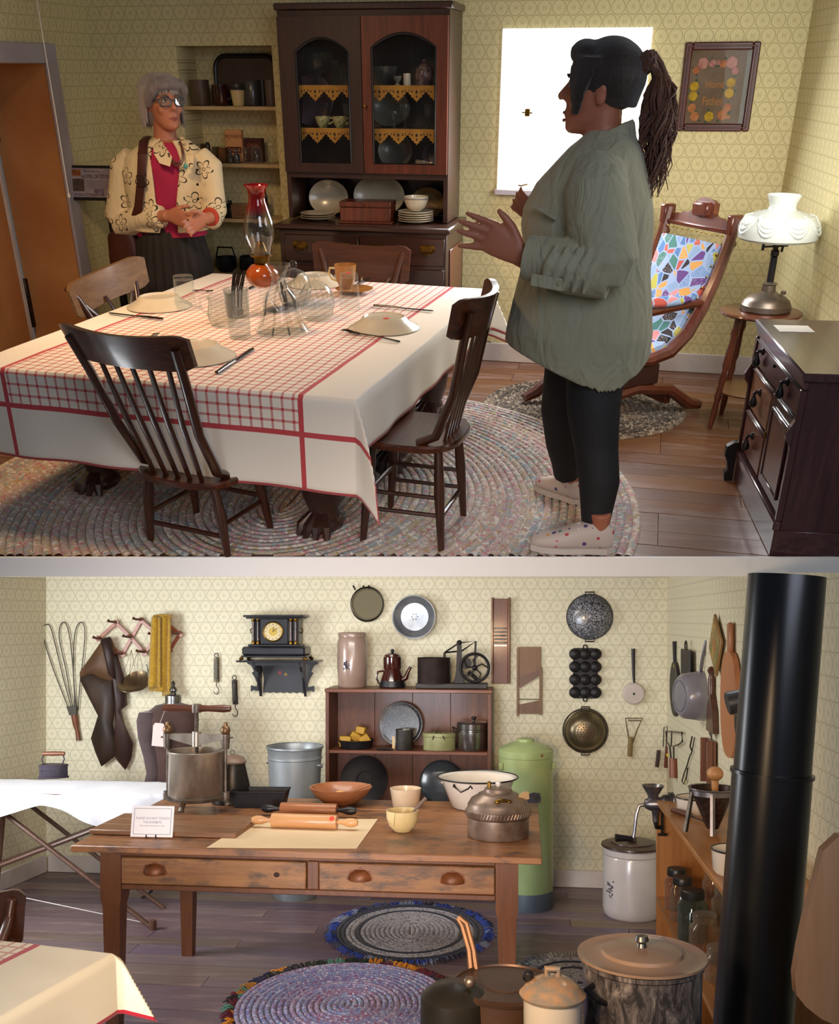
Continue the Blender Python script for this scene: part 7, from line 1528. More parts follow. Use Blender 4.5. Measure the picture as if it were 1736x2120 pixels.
t = thing('speckled_colander', 'speckled enamel colander standing on edge at the back of the shelf', 'colander', (cx0, 5.96, Z1 + .001), rot=(-.12, 0, 0))
part('body', B().lathe([(.133, .045), (.130, .048), (.115, .045), (.095, .012), (1e-4, .008), (1e-4, .003), (.097, .007), (.119, .040)], 40, T(0, 0, .134) @ RYm), [spk], t); part('floor_plate', B().lathe([(1e-4, .0135), (.092, .0155), (.093, .0125)], 36, T(0, 0, .134) @ RYm), copper, t, 'copper speckled base')
part('rim', B().tube([(.133 * math.cos(a_), -.046, .134 + .133 * math.sin(a_)) for a_ in [2 * PI * k / 40 for k in range(40)]], .004, 6, closed=True), spk, t)
for rr, n in ((.02, 6), (.042, 11), (.064, 16)):
    for k in range(n):
        a_ = 2 * PI * k / n; part('hole', B().cyl(.0042, 0, .0008, 8, T(rr * math.cos(a_), -.0153, .134 + rr * math.sin(a_)) @ RYm), black, t)
t = thing('tin_can', 'dull open tin can standing before the speckled colander', 'can', (sx_(836, 5.80, .9), 5.80, Z1)); part('body', B().lathe(hollow([(1e-4, 0), (.048, 0), (.05, .004), (.05, .115), (.052, .118), (.052, .122)], .002), 32), plain('dull_tin', '#6f6c68', .4, .8, '#4f4b47', 9), t)
t = thing('tin_lid', 'flat dark tin lid lying on the middle shelf', 'plate', (sx_(797, 5.79, .87), 5.79, Z1)); part('disc', B().lathe([(1e-4, 0), (.05, 0), (.052, .004), (.045, .006), (1e-4, .006)], 28), steel_dark, t)  # a small tin lid, laid flat on the shelf
t = thing('cloth_scrap', 'scrap of cream cardboard beside the tin can', 'card', (sx_(815, 5.83, .93), 5.83, Z1)); part('card', B().box(-.01, .006, -.001, .001, 0, .075), cream_wood, t)
t = thing('tin_box', 'pale green oval tin box with wire bail handle', 'box', (sx_(909, 5.82, .9), 5.82, Z1)); gt = plain('pale_green_tin', '#8a8a5e', .45, .1, '#77764c', 8)
part('body', B().lathe([(1e-4, 0), (.097, 0), (.098, .004), (.098, .078), (1e-4, .079)], 40, sy=.6), gt, t); part('lid', B().lathe([(.1, .0795), (.101, .082), (.101, .098), (.095, .103), (1e-4, .105)], 40, sy=.6), gt, t); part('bail', B().tube([(-.035, -.055, .068), (-.03, -.062, .085), (-.008, -.03, .115), (.005, -.03, .112), (.03, -.062, .085), (.035, -.055, .068)], .003, 6).tube([(-.014, -.01, .108), (-.005, -.008, .14)], .002, 5), wire, t)
t = thing('steel_pot', 'shiny steel lidded pot on the middle shelf', 'pot', (sx_(977, 5.84, .92), 5.84, Z1)); shin = plain('bright_steel', '#9a948d', .22, .95, '#8a847c', 20)
part('body', B().lathe([(1e-4, 0), (.088, 0), (.092, .006), (.094, .115), (.098, .118), (1e-4, .119)], 44), shin, t); l_ = part('lid', B().lathe([(.099, .1195), (.099, .124), (.092, .128), (.094, .16), (.088, .168), (1e-4, .172)], 44), shin, t); part('knob', B().lathe([(.008, .172), (.008, .182), (.016, .19), (.012, .2), (1e-4, .202)], 12, T(.01, 0, 0)), black, l_)
part('handle', B().tube([(-.09, -.02, .125), (-.115, -.035, .14), (-.105, -.05, .112), (-.09, -.05, .108)], .005, 6), steel_dark, t)
# lower shelf
Z2 = SHZ[1] + .0008
t = thing('roaster_lid', 'large black round pan standing on edge on the lower shelf', 'pan', (sx_(753, 5.94, .62), 5.955, Z2), rot=(-.12, 0, 0)); part('disc', B().lathe([(1e-4, 0), (.05, 0), (.052, .004), (.108, .008), (.145, .022), (.15, .024), (.148, .012), (1e-4, -.008)], 40, T(0, 0, .151) @ RYm), iron, t); part('boss', B().tube([(.05 * math.cos(a_), -.006, .151 + .05 * math.sin(a_)) for a_ in [2 * PI * k / 24 for k in range(24)]], .003, 5, closed=True), iron, t)
t = thing('grey_lid', 'large grey enamel domed lid standing on edge on the lower shelf', 'lid', (sx_(913, 5.93, .62), 5.955, Z2), rot=(-.14, 0, 0)); part('dome', B().lathe([(.138, .0), (.14, .005), (.13, .012), (.126, .022), (.09, .04), (.04, .05), (1e-4, .052)], 40, T(0, 0, .141) @ RYm), plain('grey_enamel', '#3e4246', .25, 0, '#33363a', 6, coat=.5), t)
t = thing('oval_pan', 'flat dark oval pan lying on the lower shelf', 'pan', (sx_(722, 5.86, .55), 5.82, Z2)); part('body', B().lathe(hollow([(1e-4, 0), (.08, 0), (.09, .03), (.096, .032)], .003), 36, sy=.7), iron, t)
t = thing('small_pot', 'small dark pot with ring handle between the standing lids', 'pot', (sx_(845, 5.86, .58), 5.86, Z2)); part('body', B().lathe([(1e-4, 0), (.06, 0), (.065, .05), (.05, .062), (1e-4, .064)], 28), plain('navy_enamel', '#1d1f2b', .3, 0, '#15161f', 6, coat=.4), t); part('ring', B().tube([(.016 * math.cos(a_), 0, .078 + .016 * math.sin(a_)) for a_ in [2 * PI * k / 12 for k in range(12)]], .003, 5, closed=True), black, t)
# ------------------------------------------------------------------ hung on the wall
def disc_on_wall(name, px, py, r, label, cat, prof, m, rot=None, off=.012, n=44):
    c_ = W(px, py, off); t = thing(name, label, cat, (c_.x, KB - .003, c_.z))
    part('body', B().lathe([(a * r, b) for a, b in prof], n, RYm), m, t); return t
mesh_m = N('sieve_mesh'); o_ = mesh_m.sep(mesh_m.coord('Object')); g1 = mesh_m.math('LESS_THAN', mesh_m.math('FRACT', mesh_m.math('MULTIPLY', o_[0], 260)), .45); g2 = mesh_m.math('LESS_THAN', mesh_m.math('FRACT', mesh_m.math('MULTIPLY', o_[2], 260)), .45)
mesh_m.col(mesh_m.mix(mesh_m.math('MAXIMUM', g1, g2), '#7d7557', '#57503a')); mesh_m = mesh_m.fin(.6, .3)
t = disc_on_wall('sieve', 760, 1251, .102, 'round wire mesh sieve with dark hoop hung high on the wall', 'sieve', [(.92, .0), (.98, .004), (.97, .028), (.92, .028), (.90, .02), (1e-4, .02)], mesh_m)
part('hoop', B().tube([(.101 * math.cos(a_), -.022, .106 * math.sin(a_)) for a_ in [2 * PI * k / 40 for k in range(40)]], .006, 8, closed=True), steel_dark, t)
for x_ in (-.075, -.022, .012): part('hook', B().tube([(x_, -.02, .09), (x_ + (-.012 if x_ < -.05 else 0), -.03, .118)], [.004, .006], 6), steel_dark, t)
gtin = plain('grey_tin', '#868a8f', .3, .8, '#686b70', 7)
t = disc_on_wall('tin_colander', 858, 1277, .136, 'shallow grey tin colander hung beside the sieve', 'colander', [(1e-4, .004), (.6, .004), (.66, .008), (.93, .048), (1.0, .05), (1.0, .056), (.95, .057), (.64, .013), (1e-4, .010)], gtin)
for rr, n in ((.018, 6), (.036, 12), (.054, 18), (.07, 24)):
    for k in range(n):
        a_ = 2 * PI * k / n; part('hole', B().cyl(.0042, 0, .0006, 8, T(rr * math.cos(a_), -.0103, rr * math.sin(a_)) @ RYm), black, t)
gran = N('granite_enamel'); f_ = gran.noise(gran.coord('Object'), 120, 3, .8); gran.col(gran.ramp(f_, [(.42, '#1b1b20'), (.52, '#55575f'), (.58, '#a5a7ad')])); gran = gran.fin(.3, 0, .4)
t = disc_on_wall('granite_pan', 1220, 1277, .138, 'blue grey granite enamel pan with two wire handles hung on the wall', 'pan', [(1.0, .0), (1.0, .006), (.95, .01), (.74, .052), (.68, .056), (1e-4, .056)], gran)
for s in (1, -1): part('handle', B().tube([(-.028, -.01, s * .132), (-.026, -.016, s * .152), (.026, -.016, s * .152), (.028, -.01, s * .132)], .004, 6), blackrim, t)
part('rim', B().tube([(.138 * math.cos(a_), -.005, .138 * math.sin(a_)) for a_ in [2 * PI * k / 44 for k in range(44)]], .005, 6, closed=True), blackrim, t)
brz = plain('bronze_tin', '#80745a', .32, .8, '#5d5340', 8)
t = disc_on_wall('brass_colander', 1211, 1513, .134, 'domed bronze colander with pierced rings hung low on the wall', 'colander', [(1.0, 0), (1.0, .006), (.93, .010), (.86, .04), (.62, .072), (.42, .08), (1e-4, .082)], brz)
part('rim', B().tube([(.134 * math.cos(a_), -.005, .134 * math.sin(a_)) for a_ in [2 * PI * k / 44 for k in range(44)]], .006, 6, closed=True), steel_dark, t)
for s in (1, -1): part('handle', B().tube([(-.026, -.01, s * .13), (-.024, -.016, s * .148), (.024, -.016, s * .148), (.026, -.01, s * .13)], .004, 6), steel_dark, t)
for rr, n, dp in ((.0, 1, .0822), (.016, 6, .0821), (.032, 12, .0818), (.05, 20, .081)):
    for k in range(n):
        a_ = 2 * PI * k / n; part('hole', B().cyl(.0042, 0, .0008, 8, T(rr * math.cos(a_), -dp, rr * math.sin(a_)) @ RYm), plain('hole_rust', '#4a2418', .8) if k == 0 and rr == 0 else bpy.data.materials['hole_rust'], t)
# long grater, slicer board
p0, p1 = W(1019, 1240), W(1053, 1415)
t = thing('long_grater', 'tall narrow red wood kraut grater hung on the wall', 'grater'); rw = wood('grater_wood', '#5a2a18', '#74391f', .45, 2, 1, .15)
part('back', B().box(p0.x + .006, p1.x - .006, KB - .016, KB - .002, p1.z, p0.z, .002), rw, t); part('side_rail', B().box(p0.x - .006, p0.x + .0055, KB - .04, KB - .002, p1.z, p0.z + .008, .002), rw, t); part('side_rail', B().box(p1.x - .0055, p1.x + .006, KB - .04, KB - .002, p1.z, p0.z + .008, .002), rw, t)
for k in range(5): part('blade', B().box(p0.x + .01, p1.x - .01, KB - .0195, KB - .0165, p0.z - .19 - k * .022, p0.z - .178 - k * .022, .001), steel_dark, t)
part('blade', B().box(p0.x + .01, p1.x - .012, KB - .021, KB - .0165, p0.z - .295, p0.z - .285, .001), silver, t)
p0, p1 = W(1069, 1339), W(1121, 1482)
t = thing('slicer_board', 'flat wooden slicer board with slanted blade hung on the wall', 'slicer'); sw_ = wood('slicer_wood', '#7a5638', '#66462c', .5, 2, 1, .1)
M_ = T(0, KB - .002, 0) @ FACE; wx = p1.x - p0.x; hz = p0.z - p1.z; X = lambda u: p0.x + u * wx; Z = lambda v: p0.z - v * hz
part('upper_board', B().prism([(X(.02), Z(0)), (X(.96), Z(0)), (X(.96), Z(.36)), (X(.12), Z(.58)), (X(.02), Z(.58))], 0, .016, M_), sw_, t, ang=20); part('blade', B().prism([(X(.12), Z(.44)), (X(.9), Z(.33)), (X(.9), Z(.42)), (X(.12), Z(.60))], .017, .02, M_), plain('blade_brown', '#4e3a30', .4, .5), t, ang=20)
part('rail', B().prism([(X(0), Z(.02)), (X(.08), Z(.02)), (X(.08), Z(1)), (X(0), Z(1))], .0165, .03, M_), sw_, t); part('rail', B().prism([(X(.90), Z(.3)), (X(1), Z(.3)), (X(1), Z(.98)), (X(.90), Z(.98))], 0, .03, M_), sw_, t)
part('wire', B().tube([(X(.08), KB - .01, Z(.76)), (X(.92), KB - .01, Z(.76))], .002, 5), wire, t); part('lower_bar', B().prism([(X(.08), Z(.84)), (X(.9), Z(.775)), (X(.9), Z(.97)), (X(.08), Z(.97))], 0, .015, M_), sw_, t, ang=20)
# cast muffin pan
c_ = W(1211, 1394, .02); t = thing('muffin_pan', 'black cast iron muffin pan of rounded cups hung between pan and colander', 'pan', (c_.x, KB - .004, c_.z))
part('web', B().box(-.075, .075, -.012, -.002, -.155, .155, .01), iron, t)
for i in range(3):
    for j in range(4):
        if i == 1 and False: continue
        part('cup', B().lathe([(.036, .008), (.033, .03), (.02, .042), (1e-4, .044)], 18, T((i - 1) * .063, 0, (1.5 - j) * .079 + (.0 if i != 1 else 0)) @ RYm), iron, t)
for s in (1, -1): part('hanger', B().tube([(.012 * math.cos(a_), -.006, s * .16 + .014 * math.sin(a_)) for a_ in [2 * PI * k / 12 for k in range(12)]], .004, 6, closed=True), iron, t)
# small white skillet
c_ = W(1311, 1436, .02); t = thing('enamel_skillet', 'small white enamel skillet with long black handle hung by the corner', 'skillet', (c_.x, KB - .004, c_.z))
part('pan', B().lathe([(.068, .0), (.069, .006), (.064, .03), (.058, .036), (1e-4, .037)], 36, RYm), plain('skillet_white', '#cfc4bd', .25, 0, '#c0b4ac', 5, coat=.4), t); part('spot', B().cyl(.008, .0372, .038, 12, RYm), plain('spot_green', '#1c4a3a', .5), t); part('handle', B().tube([(.004, -.012, .064), (.0, -.014, .12), (-.002, -.014, .275)], [.006, .009, .012], 8, flat=.6), black, t)
# wire masher
t = thing('wire_masher', 'twisted wire masher with short wooden handle hung below the skillet', 'masher'); a_, b_, c_, d_ = W(1294, 1487, .02), W(1329, 1487, .02), W(1306, 1533, .02), W(1302, 1566, .02)
part('wire_frame', B().tube([W(1303, 1540, .02), W(1298, 1512, .02), a_, b_, W(1318, 1512, .02), W(1308, 1540, .02)], .004, 6).tube([W(1300, 1492, .02), W(1326, 1492, .02)], .003, 6), plain('twisted_wire', '#6b5a40', .5, .5), t); part('handle', B().tube([W(1305, 1526, .022), W(1303, 1566, .022)], [.014, .015], 8), plain('handle_khaki', '#7d6a3c', .6), t)
# green bin
gb = plain('green_enamel', '#a3b27c', .38, .05, '#95a56c', 4, coat=.2)
gx = sx_(1088, 5.62, .9); t = thing('flour_bin', 'tall light green enamel bin with shoulder lid and chipped paint', 'bin', (gx, 5.62, 0))
GB = at(1088, 1550, y=5.62).z
part('body', B().lathe([(1e-4, 0), (.152, 0), (.156, .01), (.156, GB - .045), (1e-4, GB - .044)], 48), gb, t); l_ = part('lid', B().lathe([(.159, GB - .0435), (.160, GB - .005), (.156, GB), (.10, GB + .03), (.052, GB + .042), (.05, GB + .044), (.05, GB + .058), (.044, GB + .06), (1e-4, GB + .06)], 48), gb, t)
part('foot_band', B().lathe([(.1575, .0), (.1575, .10), (.157, .101)], 48, cap=False), plain('blue_grey_paint', '#414a52', .5), t)
for a_ in (-2.6, -.25): part('lug', B().box(-.012, .012, -.012, .008, -.02, .02, .003, T(.163 * math.cos(a_), .163 * math.sin(a_), GB - .09)), gb, t)
part('chip', B().prism([(-.03, -.02), (.01, -.035), (.05, -.015), (.045, .03), (.005, .035), (-.035, .02)], 0, .0015, T(.035, -.1535, GB - .26) @ Rz(.22) @ FACE), plain('chip_violet', '#565060', .6, 0, '#3d3530', 30), t, 'chipped patch of grey paint'); part('chip', B().prism([(-.008, -.006), (.008, -.008), (.006, .008), (-.006, .007)], 0, .001, T(.09, -.1335, GB - .02) @ Rz(.6) @ FACE), plain('chip_rust', '#8a4a2c', .7), t)
# white crock with wooden lid
kx = sx_(1308, 5.52, .3); t = thing('salt_crock', 'big pale glazed crock with dark wooden lid and blue stencil', 'crock', (kx, 5.52, 0)); CZ_ = at(1308, 1765, y=5.38).z
part('body', B().lathe(hollow([(1e-4, 0), (.15, 0), (.16, .012), (.164, .05), (.162, CZ_ - .05), (.158, CZ_ - .04), (.165, CZ_ - .032), (.165, CZ_ - .008), (.158, CZ_)], .012), 48), plain('white_glaze', '#c6c1c2', .22, 0, '#b8b2b4', 4, coat=.5), t)
l_ = part('lid', B().lathe([(1e-4, CZ_ + .0005), (.165, CZ_ + .0005), (.172, CZ_ + .006), (.17, CZ_ + .016), (.12, CZ_ + .024), (.118, CZ_ + .03), (1e-4, CZ_ + .034)], 44), wood('lid_wood', '#2c1a14', '#3d261c', .4, 0, 1, .2), t); part('knob', B().lathe([(.024, CZ_ + .034), (.02, CZ_ + .042), (.03, CZ_ + .05), (.02, CZ_ + .056), (1e-4, CZ_ + .057)], 16), dark_wood, l_)
mk = B()
for k in range(8): mk.tube([(-.125 + .012 * math.sin(k * 3), -.108 + .012 * math.sin(k * 3) * -.9 - .0015, .12 + k * .012), (-.135 + .02 * math.sin(k * 2), -.098 - .022 * math.sin(k * 2) * .8, .128 + k * .012)], .0035, 4)
part('stencil', mk, plain('stencil_blue', '#3a3a4a', .5), t, kind='stuff')
# ================================================================== KITCHEN: right wall, pine shelf, stove
ROOM = 2
def V(px, py, off=.006): return at(px, py, x=KR - off)
# two dark pans nearest the corner
t = thing('baking_pan', 'round dark griddle hung edge on near the corner', 'griddle'); c_ = V(1392, 1425, .02)
part('disc', B().lathe([(1e-4, 0), (.155, 0), (.16, .008), (.155, .014), (1e-4, .010)], 40, T(KR - .004, c_.y - .02, c_.z) @ Matrix.Rotation(-PI / 2, 4, 'Y')), iron, t); part('handle', B().tube([(KR - .012, c_.y - .02, c_.z + .155), (KR - .014, c_.y - .02, c_.z + .27)], [.009, .011], 8), iron, t); part('sticker', B().cyl(.009, 0, .001, 10, T(KR - .020, c_.y - .04, c_.z + .13) @ Matrix.Rotation(-PI / 2, 4, 'Y')), plain('yellow_dot', '#d3c02a', .6), t, 'yellow round sticker')
t = thing('baking_tray', 'square black baking tray hung by a wire loop beside the griddle', 'tray'); c_ = V(1422, 1400, .02)
part('sheet', B().box(KR - .035, KR - .024, c_.y - .16, c_.y + .12, c_.z - .16, c_.z + .14, .003), iron, t, ang=20); part('loop', B().tube([(KR - .03, c_.y - .02 + .03 * math.cos(a_), c_.z + .155 + .03 * math.sin(a_)) for a_ in [2 * PI * k / 14 for k in range(14)]], .004, 6, closed=True), wire, t)
# grey saucepan, bottom towards us
g_en = plain('grey_enamel_pot', '#807d84', .28, 0, '#726f76', 5, coat=.4)
c_ = V(1440, 1445, .08); t = thing('saucepan', 'grey enamel saucepan hung by its long handle with its base showing', 'saucepan', (KR - .004, 4.82, c_.z - .01), rot=(0, 0, math.radians(14)))
part('pot', B().lathe([(.118, .0), (.122, .006), (.120, .02), (.108, .10), (.09, .118), (1e-4, .12)], 40, Matrix.Rotation(-PI / 2, 4, 'Y')), g_en, t); part('base_ring', B().tube([(-.119, .075 * math.cos(a_), .075 * math.sin(a_)) for a_ in [2 * PI * k / 30 for k in range(30)]], .003, 6, closed=True), plain('base_violet', '#5d5a66', .4), t); part('handle', B().tube([(-.02, -.02, .115), (-.022, -.05, .19), (-.012, -.075, .27)], [.010, .010, .013], 8, flat=.6), plain('handle_steel', '#77747a', .3, .8), t)
# wooden butter paddle
c0, c1, c2 = V(1478, 1392, .03), V(1470, 1450, .03), V(1463, 1512, .03)
t = thing('butter_paddle', 'brown wooden butter paddle with turned handle on the right wall', 'paddle'); yp = 4.52
zt_, zb_ = at(1476, 1388, x=KR - .03).z, at(1463, 1513, x=KR - .03).z
part('blade', B().loft([[Vector((KR - .016 + a * .012, yp + b_ * w_, z_)) for a, b_ in ((-1, -1), (1, -1), (1, 1), (-1, 1))] for z_, w_ in ((zb_, .085), (zb_ + .10, .07), (zb_ + .15, .03), (zb_ + .17, .018))]), brown_wood, t, ang=25); part('handle', B().lathe([(.016, zb_ + .165), (.017, zb_ + .24), (.012, zb_ + .26), (.02, zb_ + .28), (.012, zb_ + .295), (1e-4, zb_ + .30)], 12, T(KR - .018, yp, 0)), brown_wood, t)
# decorated green tray set on point
t = thing('painted_tray', 'green and gold painted square tray hung on its corner', 'tray', (KR - .012, 4.42, at(1497, 1338, x=KR - .02).z), rot=(math.radians(38), 0, 0))
part('tray', B().box(-.012, 0, -.10, .10, -.10, .10, .003), plain('tray_gold', '#8f6a3a', .4), t); part('panel', B().box(-.0135, -.0122, -.085, .085, -.085, .085), plain('tray_green', '#6b6a2c', .4, 0, '#a07a2c', 26, lo=.48, hi=.54), t, 'green and gold painted panel'); part('motif', B().ell((-.014, 0, 0), (.001, .04, .03), 14, 6), plain('motif_orange', '#a0622c', .5), t)
# bread boards
board_m = wood('bread_board', '#ad6f45', '#98603a', .5, 2, .7, .1)
by = 4.12; bz0, bz1 = at(1510, 1572, x=KR - .03).z, at(1515, 1350, x=KR - .03).z
def paddle_board(t, y0, hw, z0, z1, off, m, hh=.15):
    n = 28; zc, hz_ = (z0 + z1) / 2, (z1 - z0) / 2
    pol = [(hw * math.copysign(abs(math.cos(a_)) ** .75, math.cos(a_)), zc + hz_ * math.copysign(abs(math.sin(a_)) ** .9, math.sin(a_))) for a_ in [2 * PI * k / n for k in range(n)]]
    M_ = Matrix(((0, 0, -1, KR - off), (1, 0, 0, y0), (0, 1, 0, 0), (0, 0, 0, 1)))
    part('blade', B().prism(pol, 0, .022, M_), m, t, ang=30); part('handle', B().box(KR - off - .021, KR - off - .001, y0 - .03, y0 + .03, z1 - .02, z1 + hh, .012), m, t)
t = thing('bread_board', 'long rounded wooden bread board with stub handle on the right wall', 'board'); paddle_board(t, by, .155, bz0, bz1, .006, board_m, .12)
t = thing('cake_turner', 'dark iron disc hung over the bread board beside the stove pipe', 'iron disc'); z_ = at(1520, 1480, x=KR - .05).z
part('disc', B().lathe([(1e-4, 0), (.075, 0), (.08, .01), (1e-4, .012)], 30, T(KR - .03, 3.86, z_ - .02) @ Matrix.Rotation(-PI / 2, 4, 'Y')), iron, t)
t = thing('pipe_damper', 'fluted dark pipe stub poking out beside the stove pipe', 'pipe stub'); c_ = at(1518, 1457, x=KR - .20)
part('stub', B().lathe([(1e-4, 0), (.034, 0), (.037, .006), (.035, .09), (1e-4, .09)], 24, T(c_.x - .02, c_.y, c_.z) @ Ry(1.35), flute=.03, nf=12), plain('stub_grey', '#3f4146', .45, .5), t)
# small tools at the corner
t = thing('fluting_tool', 'little brown wooden gadget with wire prongs hung in the corner', 'kitchen tool'); q0 = at(1386, 1560, y=KB - .04)
part('block', B().tube([at(1387, 1546, y=KB - .03), at(1384, 1590, y=KB - .03)], .030, 6, flat=.5), wood('gadget_wood', '#6e3218', '#552411', .4, 2, 1, .1), t); part('roller', B().tube([at(1363, 1553, y=KB - .03), at(1359, 1588, y=KB - .03)], .012, 8), dark_wood, t); part('wires', B().tube([at(1372, 1546, y=KB - .03), at(1374, 1505, y=KB - .03), at(1384, 1507, y=KB - .03)], .003, 5).tube([at(1378, 1546, y=KB - .03), at(1381, 1503, y=KB - .03)], .003, 5), wire, t); part('sticker', B().cyl(.011, 0, .001, 10, T(*at(1382, 1563, y=KB - .062)) @ RYm), bpy.data.materials['yellow_dot'], t)
t = thing('potato_masher', 'wire potato masher with wooden handle hung on the right wall', 'masher'); U = lambda x, y: at(x, y, x=KR - .02)
part('wire_frame', B().tube([U(1389, 1575), U(1386, 1545), U(1379, 1535), U(1378, 1514), U(1411, 1517), U(1412, 1535), U(1405, 1541), U(1394, 1545), U(1394, 1575)], .005, 6).tube([U(1390, 1513), U(1389, 1545)], .004, 6), wire, t); part('handle', B().tube([U(1393, 1570), U(1394, 1611)], [.022, .024], 10), wood('masher_handle', '#8a4a2c', '#6d361d', .4, 2, 1, .1), t)
t = thing('toasting_fork', 'twisted wire fork with looped end hung beside the slicer', 'fork'); U2 = lambda x, y: at(x, y, x=KR - .012)
part('wire', B().tube([U2(1432, 1525), U2(1428, 1545), U2(1432, 1556), U2(1427, 1566), U2(1422, 1584), U2(1416, 1600), U2(1411, 1618), U2(1414, 1623), U2(1420, 1612), U2(1423, 1590)], .004, 6).tube([U2(1437, 1527), U2(1434, 1545), U2(1430, 1562)], .003, 5), wire, t); part('sticker', B().cyl(.012, 0, .001, 10, T(*U2(1418, 1617)) @ Matrix.Rotation(-PI / 2, 4, 'Y')), bpy.data.materials['yellow_dot'], t)
t = thing('mandoline', 'long brown wooden vegetable slicer leaning on the right wall', 'slicer'); mz0, mz1 = .845, at(1455, 1522, x=KR - .02).z
mm = wood('mandoline_wood', '#7a4c34', '#633a26', .45, 2, 1, .1)
MY = 4.56
part('board', B().box(KR - .022, KR - .008, MY - .10, MY + .07, .90, mz1, .003), mm, t); part('side_rail', B().box(KR - .05, KR - .023, MY - .10, MY - .085, .90, mz1, .002), mm, t); part('side_rail', B().box(KR - .05, KR - .023, MY + .055, MY + .07, .90, mz1, .002), mm, t)
part('blade', B().prism([(-.08, -.05), (.05, .0), (.05, .05), (-.08, .0)], 0, .003, Matrix(((0, 0, -1, KR - .023), (1, 0, 0, MY), (0, 1, 0, 1.16), (0, 0, 0, 1)))), steel_dark, t)
# ------------------------------------------------------------------ pine shelf with jars
PX0, PX1, PY0, PY1, PH = .585, KR - .004, 2.62, 4.42, .86
ps = thing('pine_shelf', 'low orange pine shelf unit along the right wall holding jars', 'shelf unit')
part('end_panel', B().box(PX0, PX1, PY1 - .02, PY1, 0, PH - .021, .002), pine_z, ps); part('end_panel', B().box(PX0, PX1, PY0, PY0 + .02, 0, PH - .021, .002), pine_z, ps); part('divider', B().box(PX0 + .004, PX1, 3.36, 3.38, .0, .40, .002), pine_z, ps)
part('top', B().box(PX0 - .006, PX1, PY0 - .01, PY1 + .01, PH - .0205, PH, .003), pine, ps)
for z_ in (.42, .09): part('shelf', B().box(PX0, PX1, PY0 + .0205, PY1 - .0205, z_ - .018, z_, .002), pine, ps)
PT = PH + .0006
# meat grinder clamped to the shelf end
gm = plain('grinder_metal', '#8a8588', .33, .85, '#646065', 10)
mg = thing('meat_grinder', 'grey metal hand meat grinder clamped to the end of the pine shelf', 'meat grinder', (.60, 4.36, 0)); gz = at(1392, 1665, y=4.36).z
part('column', B().loft([ring((0, 0, z_), r_, r_, 12) for z_, r_ in ((PH - .10, .012), (PH - .02, .014), (PH + .004, .02), (gz - .05, .013), (gz - .02, .02))], T(-.025, 0, 0)), gm, mg)
part('barrel', B().lathe([(1e-4, -.055), (.02, -.05), (.03, -.03), (.032, .02), (.042, .03), (.042, .05), (.052, .052), (.052, .062), (1e-4, .064)], 24, T(-.02, 0, gz) @ RX), gm, mg)
part('hopper', B().lathe(hollow([(.020, .02), (.024, .04), (.045, .075), (.05, .082)], .003), 24, T(-.035, 0, gz)), gm, mg); part('screw_plate', B().lathe([(.05, .064), (.056, .07), (.05, .076), (1e-4, .076)], 20, T(-.02, 0, gz) @ RX), gm, mg)
cr = part('crank', B().tube([(-.075, 0, gz - .005), (-.095, 0, gz - .01), (-.108, -.005, gz - .05), (-.118, -.01, gz - .13), (-.125, -.01, gz - .16)], [.010, .008, .007, .007, .008], 8), gm, mg); part('grip', B().tube([(-.125, -.01, gz - .155), (-.16, -.015, gz - .152), (-.20, -.02, gz - .15)], [.011, .014, .018], 10), black, cr)
part('clamp', B().tube([(-.025, 0, PH - .10), (-.02, 0, PH - .125), (.01, 0, PH - .125)], .010, 8).tube([(.005, 0, PH - .15), (.005, 0, PH - .03)], .006, 6).box(-.015, .025, -.006, .006, PH - .162, PH - .15, .002), steel_dark, mg)
# chinois strainer on its stand
cxp, cyp = .70, 3.72; zc = at(1480, 1632, y=cyp).z
cn = thing('cone_strainer', 'conical food strainer on a three legged stand with wooden pestle', 'strainer', (cxp, cyp, PT)); zc -= PT
part('cone', B().lathe([(.022, .012), (.075, zc - .02), (.078, zc)], 36, cap=False), plain('strainer_brown', '#4a3830', .4, .6, '#372a24', 60, lo=.45, hi=.55), cn); part('rim', B().lathe([(.078, zc - .025), (.085, zc - .022), (.085, zc - .004), (.09, zc), (.088, zc + .004), (.078, zc + .002)], 36, cap=False), gm, cn)
for a_, m_ in ((-1.75, gm), (-2.75, steel_dark), (.4, gm)): part('leg', B().tube([(.086 * math.cos(a_), .086 * math.sin(a_), zc - .01), (.10 * math.cos(a_), .10 * math.sin(a_), zc * .5), (.115 * math.cos(a_), .115 * math.sin(a_), .006)], .009, 4, flat=.4), m_, cn)
t = thing('wooden_pestle', 'pale wooden pestle with round knob standing in the cone strainer', 'pestle', (cxp + .01, cyp, PT)); part('shaft', B().tube([(0, 0, .05), (0, 0, zc + .03)], [.008, .014], 10), pinw, t); part('knob', B().ell((0, 0, zc + .055), (.031, .031, .027), 18, 10), pinw, t)
